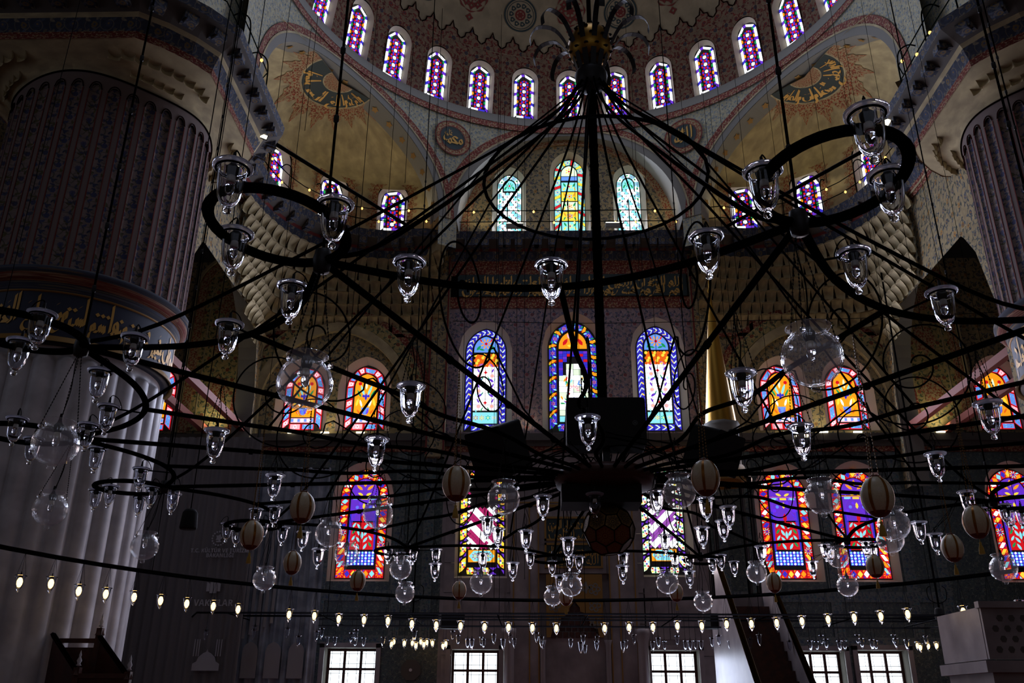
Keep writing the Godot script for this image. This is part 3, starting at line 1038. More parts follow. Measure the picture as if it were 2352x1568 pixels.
		if s < 0:
			calli(mb, "m j m d", -0.5, 0.5, -0.22, 0.8, 0.055, m2)
			calli(mb, "e L by H", -0.42, -0.02, 0.12, 0.3, 0.022, m2)
		else:
			calli(mb, "A L L H", -0.48, 0.46, -0.24, 0.68, 0.055, m2)
			calli(mb, "j L", -0.3, 0.1, 0.2, 0.26, 0.02, m2)
		part(md, "lettering", mb.mesh(M.gold))
		exedra(s)

func sph_lace(a: float, b: float) -> Vector3:
	return sph(a, b, 0.015)

# plan of the side niches (left one), from the pier to the middle wall
var EX := [Vector3(-11.5, 0, -24.6), Vector3(-12.7, 0, -26.4), Vector3(-13.15, 0, -28.8), Vector3(-12.95, 0, -31.3), Vector3(-12.1, 0, -33.5), Vector3(-10.3, 0, -35.2), Vector3(-8.2, 0, -35.8), Vector3(-6.6, 0, -35.6), Vector3(-5.5, 0, -34.8)]
var KX := [Vector3(-13.45, 0, -25.2), Vector3(-13.45, 0, -28.0), Vector3(-13.45, 0, -31.0), Vector3(-13.45, 0, -33.6), Vector3(-13.4, 0, -35.95), Vector3(-11.2, 0, -35.97), Vector3(-9.0, 0, -35.97), Vector3(-7.2, 0, -35.97), Vector3(-5.6, 0, -35.97)]
func plan(list: Array, s: float, per := 8) -> PackedVector3Array:
	var c := smooth(list, per)
	if s > 0:
		var r := PackedVector3Array()
		for i in range(c.size() - 1, -1, -1):
			r.append(Vector3(-c[i].x, 0, c[i].z))
		return r
	return c
func exedra(s: float) -> void:
	var side := "left" if s < 0 else "right"
	var ex := thing("wall_niche_" + side, "tall half-domed niche with three stained-glass windows, %s of the middle arch" % side, "wall", Vector3.ZERO, "", "structure")
	var c := plan(EX, s)
	var len := PackedFloat32Array([0.0])
	for i in range(1, c.size()):
		len.append(len[i - 1] + c[i].distance_to(c[i - 1]))
	var at := func(u: float) -> Vector3:
		for i in range(1, c.size()):
			if u <= len[i] or i == c.size() - 1:
				return c[i - 1].lerp(c[i], (u - len[i - 1]) / (len[i] - len[i - 1]))
		return c[0]
	var mapper := func(u: float, v: float) -> Vector3: return at.call(u) + Vector3(0, v, 0)
	var holes := []
	for q in [Vector2(-12.47, -32.44), Vector2(-10.75, -34.85), Vector2(-8.15, -35.8)]:
		var best := 0
		for i in c.size():
			if Vector2(c[i].x * -s, c[i].z).distance_to(q) < Vector2(c[best].x * -s, c[best].z).distance_to(q):
				best = i
		holes.append([len[best], 22.1, 1.4, 2.5, 0.5])
		var tang := (c[mini(best + 1, c.size() - 1)] - c[best - 1]).normalized()
		stained(c[best] + Vector3(0, 22.2, 0), Basis(tang, Vector3.UP, tang.cross(Vector3.UP)), 1.14, 2.22, 0.5, 0.13, 0.3, "star", "small round-arched stained-glass window in the %s niche with a red sunburst border" % side, "windows of the %s niche" % side)
		# sunburst border
		var hb := MB.new()
		var hm := func(x: float, y: float) -> Vector3:
			var pp: Vector3 = at.call(clampf(holes[-1][0] + x, 0.0, len[-1]))
			return pp + Vector3(0, 22.1 + y, 0) + tang.cross(Vector3.UP) * 0.03
		var inn := outline(1.42, 2.52, 0.5, 12)
		var out := outline(1.98, 2.84, 0.5, 12)
		for i in inn.size() - 1:
			hb.quad(hm.call(inn[i].x, inn[i].y), hm.call(inn[i + 1].x, inn[i + 1].y), hm.call(out[i + 1].x, out[i + 1].y), hm.call(out[i].x, out[i].y), inn[i], inn[i + 1], out[i + 1], out[i])
			if i % 2 == 0:
				var m: Vector2 = (out[i] + out[i + 1]) * 0.5
				var nn := (m - Vector2(0, minf(m.y, 1.8))).normalized()
				ring2(hb, m + nn * 0.09, 0.0, 0.1, hm, 6)
				ring2(hb, m + nn * 0.22, 0.0, 0.05, hm, 5)
		for y in 5:
			for e in [-1.0, 1.0]:
				ring2(hb, Vector2(e * 1.08, 0.25 + y * 0.36), 0.0, 0.1, hm, 6)
		part(ex, "sunburst_border", hb.mesh(M.lace))
	var mb := MB.new()
	zone(mb, 0.0, len[-1], 20.3, 24.3, holes, mapper, 0.5, 1.0)
	part(ex, "niche_wall", mb.mesh(M.plaster))
	# half dome of the niche
	var ce := Vector3(s * 9.95, 0, -30.75)
	var pos := func(i: int, f: float, lift: float) -> Vector3:
		var a := f * PI * 0.5
		return ce + (c[i] - ce) * (cos(a) - lift * 0.02) + Vector3(0, 24.3 + 2.25 * sin(a), 0)
	mb = MB.new()
	var p := PackedVector3Array()
	var uv := PackedVector2Array()
	for r in 15:
		for i in c.size():
			p.append(pos.call(i, r / 14.0, 0.0))
			uv.append(Vector2(len[i], 24.3 + r * 0.33))
	mb.grid(p, uv, c.size())
	part(ex, "niche_dome", mb.mesh(M.plaster))
	# roundel at the crown: red lace, dark band with gold letters, tracery
	var rad := func(u: float, v: float) -> Vector3: # u along the plan 0..1, v distance from the crown
		var x := u * (c.size() - 1)
		var i := clampi(int(x), 0, c.size() - 2)
		var dir := c[i].lerp(c[i + 1], x - i) - ce
		var dl := dir.length()
		var co := clampf(v / dl, 0.0, 1.0)
		return ce + dir / dl * v + Vector3(0, 24.3 + 2.25 * sqrt(1.0 - co * co) - 0.03, 0)
	var bands := [[0.0, 0.62, "lace"], [0.62, 0.68, "plaster"], [0.68, 1.55, "pine"], [1.55, 1.62, "plaster"], [1.62, 2.05, "lace"]]
	for b in bands:
		mb = MB.new()
		for i in 48:
			var u0 := i / 48.0
			var u1 := (i + 1) / 48.0
			mb.quad(rad.call(u0, b[1]), rad.call(u1, b[1]), rad.call(u1, b[0]), rad.call(u0, b[0]), Vector2(u0 * 8, b[1]), Vector2(u1 * 8, b[1]), Vector2(u1 * 8, b[0]), Vector2(u0 * 8, b[0]))
		part(ex, "roundel_band", mb.mesh(M[b[2]]))
	mb = MB.new()
	for i in 13:
		var u0 := (i + 0.1) / 13.0
		var w := 0.8 / 13.0
		var pts := [[0.0, 2.05], [0.05, 2.25], [0.3, 2.3], [0.36, 2.45], [0.5, 2.7], [0.64, 2.45], [0.7, 2.3], [0.95, 2.25], [1.0, 2.05]]
		var cc := PackedVector3Array()
		for k in pts.size() - 1:
			mb.quad(rad.call(u0 + pts[k][0] * w, pts[k][1]), rad.call(u0 + pts[k + 1][0] * w, pts[k + 1][1]), rad.call(u0 + pts[k + 1][0] * w, 2.03), rad.call(u0 + pts[k][0] * w, 2.03), Vector2(k * 0.2, 0.3), Vector2(k * 0.2 + 0.2, 0.3), Vector2(k * 0.2 + 0.2, 0), Vector2(k * 0.2, 0))
	part(ex, "roundel_lace", mb.mesh(M.lace))
	mb = MB.new()
	var tx := "w L A / b2 r k b1 w A / A L Y / A L D1 by b1 / Dd L m w A" if s < 0 else "j A f1 D w A / e L Y / A L x L w A B2 / w A L x L w H2"
	calli(mb, tx, 0.2, 0.9, 0.0, 1.0, 0.012, func(u: float, v: float) -> Vector3: return rad.call(u, 1.42 - v * 0.62) - Vector3(0, 0.025, 0))
	part(ex, "roundel_lettering", mb.mesh(M.gold))
	# corner wall with an arch to the aisle
	mb = MB.new()
	var sm := func(u: float, v: float) -> Vector3: return Vector3(s * 13.5, v, -u * (1.0 if s < 0 else 1.0))
	if s < 0:
		zone(mb, 25.5, 36.0, 10.0, 21.5, [[31.0, 10.0, 8.8, 8.8, 0.56]], sm)
	else:
		var sr := func(u: float, v: float) -> Vector3: return Vector3(s * 13.5, v, u)
		zone(mb, -36.0, -25.5, 10.0, 21.5, [[-31.0, 10.0, 8.8, 8.8, 0.56]], sr)
	part(ex, "aisle_wall", mb.mesh(M.olive))
	mb = MB.new()
	var ol := outline(8.8, 8.8, 0.56, 14)
	for i in ol.size() - 1:
		mb.quad(Vector3(s * 13.5, 10.0 + ol[i].y, -31 + ol[i].x), Vector3(s * 13.5, 10.0 + ol[i + 1].y, -31 + ol[i + 1].x), Vector3(s * 14.3, 10.0 + ol[i + 1].y, -31 + ol[i + 1].x), Vector3(s * 14.3, 10.0 + ol[i].y, -31 + ol[i].x))
	part(ex, "aisle_arch", mb.mesh(M.stone_grey))
	# stalactite corner: tiers of small niches
	var k := plan(KX, s)
	mb = MB.new()
	p = PackedVector3Array()
	uv = PackedVector2Array()
	for r in 6:
		for i in c.size():
			p.append(c[i].lerp(k[i], r / 5.0) + (c[i] - Vector3(s * 9.4, 0, -30)).normalized() * 0.12 + Vector3(0, 20.5 - r * 0.66, 0))
			uv.append(Vector2(len[i], r * 0.6))
	mb.grid(p, uv, c.size())
	part(ex, "corner_backing", mb.mesh(M.olive))
	var cell := niche_cell("plaster")
	for r in 8:
		var f := minf(1.0, r / 6.0)
		var line := PackedVector3Array()
		var l2 := PackedFloat32Array([0.0])
		for i in c.size():
			line.append(c[i].lerp(k[i], f))
			if i > 0:
				l2.append(l2[i - 1] + line[i].distance_to(line[i - 1]))
		var a0 := 0.34 if r < 6 else (0.4 if r == 6 else 0.45)
		var a1 := 1.0 if r < 6 else (0.66 if r == 6 else 0.6)
		if s > 0:
			var sw := a0
			a0 = 1.0 - a1
			a1 = 1.0 - sw
		var u: float = l2[-1] * a0 + 0.25 + (0.25 if r % 2 else 0.0)
		while u < l2[-1] * a1 - 0.2:
			var i := 1
			while i < line.size() - 1 and l2[i] < u:
				i += 1
			var q := line[i - 1].lerp(line[i], (u - l2[i - 1]) / (l2[i] - l2[i - 1] + 1e-6))
			var tg := (line[i] - line[i - 1]).normalized()
			var nz := tg.cross(Vector3.UP)
			part(ex, "stalactite_niche", cell, Transform3D(Basis(tg * 0.8, Vector3.UP * 0.85, nz * 0.8), q + Vector3(0, 20.42 - r * 0.55, 0)))
			u += 0.49

func niche_cell(mt: String) -> ArrayMesh:
	var mb := MB.new()
	var p := PackedVector3Array()
	var uv := PackedVector2Array()
	for r in 5:
		var f := r / 4.0
		for i in 7:
			var a := PI * i / 6.0
			var x := -cos(a) * 0.29 * (1.0 - 0.25 * (1.0 - f))
			var z := 0.34 * f * f + 0.04 - sin(a) * 0.2 * sin(PI * clampf(f + 0.1, 0, 1))
			p.append(Vector3(x, -0.66 + 0.66 * f + 0.08 * sin(a) * f, z))
			uv.append(Vector2(x, f * 0.6))
	mb.grid(p, uv, 7)
	mb.quad(Vector3(-0.29, 0, 0.0), Vector3(-0.29, 0, 0.38), Vector3(0.29, 0, 0.38), Vector3(0.29, 0, 0.0))
	return mb.mesh(M[mt])

# ---- the two great fluted piers
func cap_poly(grow: float) -> PackedVector2Array:
	var q := []
	for k in 4:
		for e in [Vector2(-2.1, 3.72), Vector2(2.1, 3.72), Vector2(2.7, 3.3)]:
			var v: Vector2 = e
			v += Vector2(signf(v.x) * grow * (0.4 if absf(v.x) < 2.3 else 0.75), grow * (1.0 if v.y > 3.5 else 0.75))
			q.append(v.rotated(-PI * 0.5 * k))
		var m := Vector2(3.3 + grow * 0.75, 2.7 + grow * 0.75)
		q.append(m.rotated(-PI * 0.5 * k))
	return PackedVector2Array(q)
func piers() -> void:
	for s in [-1.0, 1.0]:
		var side := "left" if s < 0 else "right"
		var o := Vector3(s * 14.9, 0, -23.2)
		var t := thing("pier", "huge round fluted pier on the %s with a blue calligraphy band" % side, "pillar", o, "", "structure")
		# lower shaft: round reeds of pale marble with arched tops
		var mb := MB.new()
		var p := PackedVector3Array()
		var uv := PackedVector2Array()
		var reeds := 30
		var cols := reeds * 8 + 1
		var ys := [0.0, 3.0, 6.0, 9.0, 9.55, 9.65, 9.72, 9.78, 9.84, 9.9, 9.96, 10.02, 10.2]
		for y in ys:
			for c in cols:
				var a := TAU * c / (cols - 1)
				var x: float = fposmod(c / 8.0, 1.0)
				var e := 1.0 - pow(absf(x * 2.0 - 1.0) / 0.9, 2.0)
				var bump := 0.0
				if e > 0.0:
					var top := 9.68 + 0.3 * sqrt(e)
					bump = 0.17 * sqrt(e) * clampf((top - y) / 0.05, 0.0, 1.0)
				var r := 2.56 + bump
				p.append(Vector3(sin(a) * r, y, cos(a) * r))
				uv.append(Vector2(a * 2.5, y))
		mb.grid(p, uv, cols)
		part(t, "reeded_shaft", mb.mesh(M.marble_white))
		mb = MB.new()
		mb.lathe(PackedVector2Array([Vector2(2.92, 10.2), Vector2(2.84, 10.24), Vector2(2.84, 10.36), Vector2(2.76, 10.4)]), 64)
		mb.lathe(PackedVector2Array([Vector2(2.78, 11.58), Vector2(2.83, 11.6), Vector2(2.8, 11.64)]), 64)
		part(t, "gilt_moulding", mb.mesh(M.gold_dull))
		mb = MB.new()
		mb.lathe(PackedVector2Array([Vector2(2.56, 10.2), Vector2(2.78, 10.22), Vector2(2.78, 11.62)]), 72)
		part(t, "calligraphy_band", mb.mesh(M.navy))
		mb = MB.new()
		var txt := "A L s m w A B2 / bd e by r / e m d / b2 r w b1 h A / s3 M / A s b2 w Y / e L Y / A L e r s3 / w s j1 r / A L s3 m S / w A L f2 m r"
		if s > 0:
			txt = "k L / by j r Y / L A j L / m s m Y / by d bd r / A L A m r / by f1 x l / A L A by A B2 / L e L k M"
		var cm := func(u: float, v: float) -> Vector3:
			var a := u / 2.8
			return Vector3(sin(a) * 2.8, v, cos(a) * 2.8)
		var mid := -0.35 if s > 0 else 0.35
		calli(mb, txt, mid * 2.8 - 4.4, mid * 2.8 + 4.4, 10.74, 0.74, 0.052, cm)
		part(t, "lettering", mb.mesh(M.gold))
		mb = MB.new()
		mb.lathe(PackedVector2Array([Vector2(2.8, 11.62), Vector2(2.86, 11.72), Vector2(2.88, 11.84)]), 64)
		mb.lathe(PackedVector2Array([Vector2(3.06, 12.02), Vector2(3.14, 12.09), Vector2(3.13, 12.18), Vector2(2.98, 12.26), Vector2(2.86, 12.28)]), 64)
		part(t, "collar", mb.mesh(M.leaf_frieze))
		mb = MB.new()
		mb.lathe(PackedVector2Array([Vector2(2.88, 11.84), Vector2(2.96, 11.87), Vector2(3.04, 11.95), Vector2(3.06, 12.02)]), 64)
		part(t, "collar_red_roll", mb.mesh(M.red_band))
		# upper shaft: painted flutes with round heads under the curved capital
		var ch := MB.new()
		var rb := MB.new()
		var rl := MB.new()
		var n := 36
		var top := func(a: float) -> float: return 18.42 + 0.2 * pow(cos(2.0 * a), 2.0)
		for f in n:
			var a0 := TAU * f / n
			for e in [[-0.06, 0.14, 0], [0.14, 0.2, 2], [0.2, 0.8, 1], [0.8, 0.86, 2], [0.86, 0.94, 0]]:
				var seg := 5 if e[2] == 1 else 1
				for i in seg:
					var x0: float = lerpf(e[0], e[1], float(i) / seg)
					var x1: float = lerpf(e[0], e[1], float(i + 1) / seg)
					var q := []
					for x in [x0, x1]:
						var a: float = a0 + x * TAU / n
						var ct: float = top.call(a0 + 0.5 * TAU / n)
						var hh := ct - 0.62 + 0.25 * sqrt(maxf(0.0, 1.0 - pow((x - 0.5) / 0.3, 2.0)))
						var r := 2.90
						if e[2] == 1:
							r = 2.90 - 0.07 * sqrt(maxf(0.0, 1.0 - pow((x - 0.5) / 0.3, 2.0)))
						elif e[2] == 2:
							hh = ct - 0.62 + 0.02
							r = 2.915
						else:
							hh = ct - 0.62
						q.append([a, r, hh, ct])
					var P := func(k: int, y: float, r: float) -> Vector3: return Vector3(sin(q[k][0]) * r, y, cos(q[k][0]) * r)
					var tgt: MB = [rb, ch, rl][e[2]]
					var U := Vector2(x0 * 0.48, 12.22)
					var V := Vector2(x1 * 0.48, 12.22)
					tgt.quad(P.call(0, 12.22, q[0][1]), P.call(1, 12.22, q[1][1]), P.call(1, q[1][2], q[1][1]), P.call(0, q[0][2], q[0][1]), U + Vector2(f * 0.37, 0), V + Vector2(f * 0.37, 0), Vector2(V.x + f * 0.37, q[1][2]), Vector2(U.x + f * 0.37, q[0][2]))
					rb.quad(P.call(0, q[0][2], 2.90), P.call(1, q[1][2], 2.90), P.call(1, q[1][3], 2.90), P.call(0, q[0][3], 2.90), U, V, V + Vector2(0, 0.5), U + Vector2(0, 0.5))
			# round head line of each flute
			var hp := PackedVector3Array()
			for i in 9:
				var x := 0.17 + 0.66 * i / 8.0
				var a := a0 + x * TAU / n
				var ct: float = top.call(a0 + 0.5 * TAU / n)
				hp.append(Vector3(sin(a) * 2.915, ct - 0.6 + 0.27 * sqrt(maxf(0.0, 1.0 - pow((x - 0.5) / 0.331, 2.0))), cos(a) * 2.915))
			rl.tube(hp, 0.017, 4)
		var tl := PackedVector3Array()
		for i in 96:
			var a := TAU * i / 96
			tl.append(Vector3(sin(a) * 2.92, float(top.call(a)) - 0.05, cos(a) * 2.92))
		rl.tube(tl, 0.03, 5, true)
		part(t, "painted_flutes", ch.mesh(M.pier_paint))
		part(t, "flute_ribs", rb.mesh(mat("pier_rib", Color(0.43, 0.37, 0.355), 0.85)))
		part(t, "red_lines", rl.mesh(M.red_paint))
		# capital: from the round shaft out to the stepped square
		var cp := cap_poly(0.0)
		var ring_at := func(a: float, poly: PackedVector2Array) -> Vector2:
			var dir := Vector2(sin(a), cos(a))
			for i in poly.size():
				var h: Variant = Geometry2D.segment_intersects_segment(Vector2.ZERO, dir * 9.0, poly[i], poly[(i + 1) % poly.size()])
				if h != null:
					return h
			return dir * 4.0
		mb = MB.new()
		p = PackedVector3Array()
		uv = PackedVector2Array()
		for r in 7:
			var f := r / 6.0
			for i in 129:
				var a := TAU * i / 128.0 + 0.004
				var e: Vector2 = ring_at.call(a, cp)
				var rr := lerpf(2.90, e.length(), pow(f, 1.5))
				var tier := floorf(f * 4.0 + 0.001) / 4.0
				p.append(Vector3(sin(a) * rr, lerpf(top.call(a), 19.05, f), cos(a) * rr))
				uv.append(Vector2(a * 3.0, f * 2.0))
		mb.grid(p, uv, 129)
		part(t, "capital", mb.mesh(M.plaster))
		var cell := niche_cell("plaster")
		for r in 2:
			for i in 64:
				var a := TAU * i / 64.0
				var dg := absf(cos(2.0 * a))
				if dg > 0.72 - r * 0.2:
					continue
				var e: Vector2 = ring_at.call(a, cp)
				var f := 0.85 - r * 0.3
				var rr := lerpf(2.90, e.length(), pow(f, 1.5)) - 0.3
				var nrm := Vector3(sin(a), 0, cos(a))
				part(t, "stalactite_niche", cell, Transform3D(Basis(Vector3.UP.cross(nrm), Vector3.UP, nrm).scaled(Vector3(0.75, 0.75, 0.75)), Vector3(sin(a) * rr, lerpf(top.call(a), 19.05, f) + 0.2, cos(a) * rr)))
		var prof := [[0.0, 19.02, 0.02, 19.24, "red_band"], [0.02, 19.24, 0.16, 19.62, "leaf_frieze"], [0.16, 19.62, 0.24, 19.74, "plaster"], [0.24, 19.74, 0.82, 20.12, "stone_dark"], [0.82, 20.12, 0.86, 20.42, "leaf_frieze"], [0.86, 20.42, -0.4, 20.44, "stone_dark"]]
		for q in prof:
			mb = MB.new()
			var A := cap_poly(q[0])
			var B := cap_poly(q[2])
			for i in A.size():
				var j := (i + 1) % A.size()
				var l := A[i].distance_to(A[j])
				mb.quad(Vector3(A[j].x, q[1], A[j].y), Vector3(A[i].x, q[1], A[i].y), Vector3(B[i].x, q[3], B[i].y), Vector3(B[j].x, q[3], B[j].y), Vector2(0, 0), Vector2(l, 0), Vector2(l, 0.4), Vector2(0, 0.4))
			part(t, "capital_moulding", mb.mesh(M[q[4]]))
		# brackets under the cornice
		var br := MB.new()
		br.box(Vector3(0, 0, 0), Vector3(0.42, 0.3, 0.55))
		br.box(Vector3(0, -0.12, 0.18), Vector3(0.3, 0.2, 0.3))
		var bm := br.mesh(M.leaf_frieze)
		var A := cap_poly(0.45)
		for i in A.size():
			var j := (i + 1) % A.size()
			var l := A[i].distance_to(A[j])
			var m := maxi(1, int(l / 0.9))
			for e in m:
				var q := A[i].lerp(A[j], (e + 0.5) / m)
				var dd := (A[j] - A[i]).normalized()
				var nrm := Vector3(-dd.y, 0, dd.x)
				if nrm.dot(Vector3(q.x, 0, q.y)) < 0:
					nrm = -nrm
				part(t, "bracket", bm, Transform3D(Basis(Vector3.UP.cross(nrm), Vector3.UP, nrm), Vector3(q.x, 19.95, q.y)))
		# masonry above
		mb = MB.new()
		mb.box(Vector3(0, 25.3, 0), Vector3(6.25, 9.8, 6.6))
		part(t, "springing_block", mb.mesh(M.spandrel))
		# wooden tie beams to the far wall
		for e in [[12.2, 13.85], [12.2, 15.5]]:
			var tb := MB.new()
			var zz := WZ + 0.1
			tb.box(Vector3(s * e[1] - o.x, e[0] + 0.26, (zz + o.z - 1.5) * 0.5 - o.z), Vector3(0.24, 0.28, absf(zz - (o.z - 1.5))))
			var b := solo("tie_beam", tb.mesh(M.beam_red), "%s reddish wooden tie beam from the %s pier to the far wall" % ["inner" if e[1] < 14.5 else "outer", side], "beam")
			b.position = o

# ---- stained glass: lists of [polygon, colour] in window space (x right from the middle, y up from the sill)
var win_count := 0
var win_cache := {}
func quadp(a: Vector2, b: Vector2, c: Vector2, d: Vector2) -> PackedVector2Array:
	return PackedVector2Array([a, b, c, d])
func rectp(cx: float, cy: float, w: float, h: float) -> PackedVector2Array:
	return PackedVector2Array([Vector2(cx - w / 2, cy - h / 2), Vector2(cx + w / 2, cy - h / 2), Vector2(cx + w / 2, cy + h / 2), Vector2(cx - w / 2, cy + h / 2)])
func ngon(cx: float, cy: float, r: float, n: int, rot := 0.0, sy := 1.0) -> PackedVector2Array:
	var p := PackedVector2Array()
	for i in n:
		p.append(Vector2(cx + cos(rot + TAU * i / n) * r, cy + sin(rot + TAU * i / n) * r * sy))
	return p
func star(cx: float, cy: float, r: float, n: int, inner := 0.62, rot := 0.0) -> PackedVector2Array:
	var p := PackedVector2Array()
	for i in n * 2:
		var rr := r if i % 2 == 0 else r * inner
		p.append(Vector2(cx + cos(rot + PI * i / n) * rr, cy + sin(rot + PI * i / n) * rr))
	return p
func leafp(cx: float, cy: float, l: float, w: float, rot: float) -> PackedVector2Array:
	var p := PackedVector2Array()
	var d := Vector2(cos(rot), sin(rot))
	var e := Vector2(-d.y, d.x)
	for q in [[0.0, 0.0], [0.3, -0.42], [0.65, -0.4], [1.0, 0.0], [0.65, 0.4], [0.3, 0.42]]:
		p.append(Vector2(cx, cy) + d * (q[0] - 0.5) * l + e * q[1] * w)
	return p
func rosette(L: Array, cx: float, cy: float, r: float, n: int, petal: String, heart: String) -> void:
	for i in n:
		var a := TAU * (i + 0.5) / n
		L.append([leafp(cx + cos(a) * r * 0.64, cy + sin(a) * r * 0.64, r * 0.74, r * 1.9 / n * 1.15, a), petal])
	L.append([ngon(cx, cy, r * 0.26, 8), heart])
# cells of a border that runs round the opening; lens: lengths in turn; returns [a, b, c, d] with a-b on the outside
func border(w: float, h: float, k: float, inset: float, wide: float, lens: Array, base := true) -> Array:
	var o := outline(w - inset * 2, h - inset * 2, k, 14)
	var o2 := outline(w - (inset + wide) * 2, h - (inset + wide) * 2, k, 14)
	for i in o.size():
		o[i] += Vector2(0, inset)
		o2[i] += Vector2(0, inset + wide)
	var out := []
	var L := PackedFloat32Array([0.0])
	for i in range(1, o.size()):
		L.append(L[i - 1] + o[i].distance_to(o[i - 1]))
	var pick := func(s: float) -> Array:
		var i := 1
		while i < o.size() - 1 and L[i] < s:
			i += 1
		var f := clampf((s - L[i - 1]) / maxf(1e-5, L[i] - L[i - 1]), 0.0, 1.0)
		return [o[i - 1].lerp(o[i], f), o2[i - 1].lerp(o2[i], f)]
	var tot := 0.0
	for q in lens:
		tot += q
	var reps := maxi(1, int(round(L[-1] / tot)))
	var sc := L[-1] / (tot * reps)
	var s := 0.0
	for r in reps:
		for q in lens:
			var A: Array = pick.call(s)
			var B: Array = pick.call(s + q * sc)
			out.append([A[0], B[0], B[1], A[1]])
			s += q * sc
	if base:
		var n := int(round((w - inset * 2 - wide * 2) / (tot / lens.size())))
		for i in n:
			var x0 := -w / 2 + inset + wide + (w - (inset + wide) * 2) * i / n
			var x1 := -w / 2 + inset + wide + (w - (inset + wide) * 2) * (i + 1) / n
			out.append([Vector2(x0, inset), Vector2(x1, inset), Vector2(x1, inset + wide), Vector2(x0, inset + wide)])
	return out
func cellpt(c: Array, u: float, v: float) -> Vector2:
	var a: Vector2 = c[0]
	var b: Vector2 = c[1]
	var cc: Vector2 = c[2]
	var d: Vector2 = c[3]
	return a.lerp(b, u).lerp(d.lerp(cc, u), v)
func cellpoly(c: Array, pts: Array) -> PackedVector2Array:
	var p := PackedVector2Array()
	for q in pts:
		p.append(cellpt(c, q[0], q[1]))
	return p
const LOZ := [[0.5, 0.0], [1.0, 0.5], [0.5, 1.0], [0.0, 0.5]]

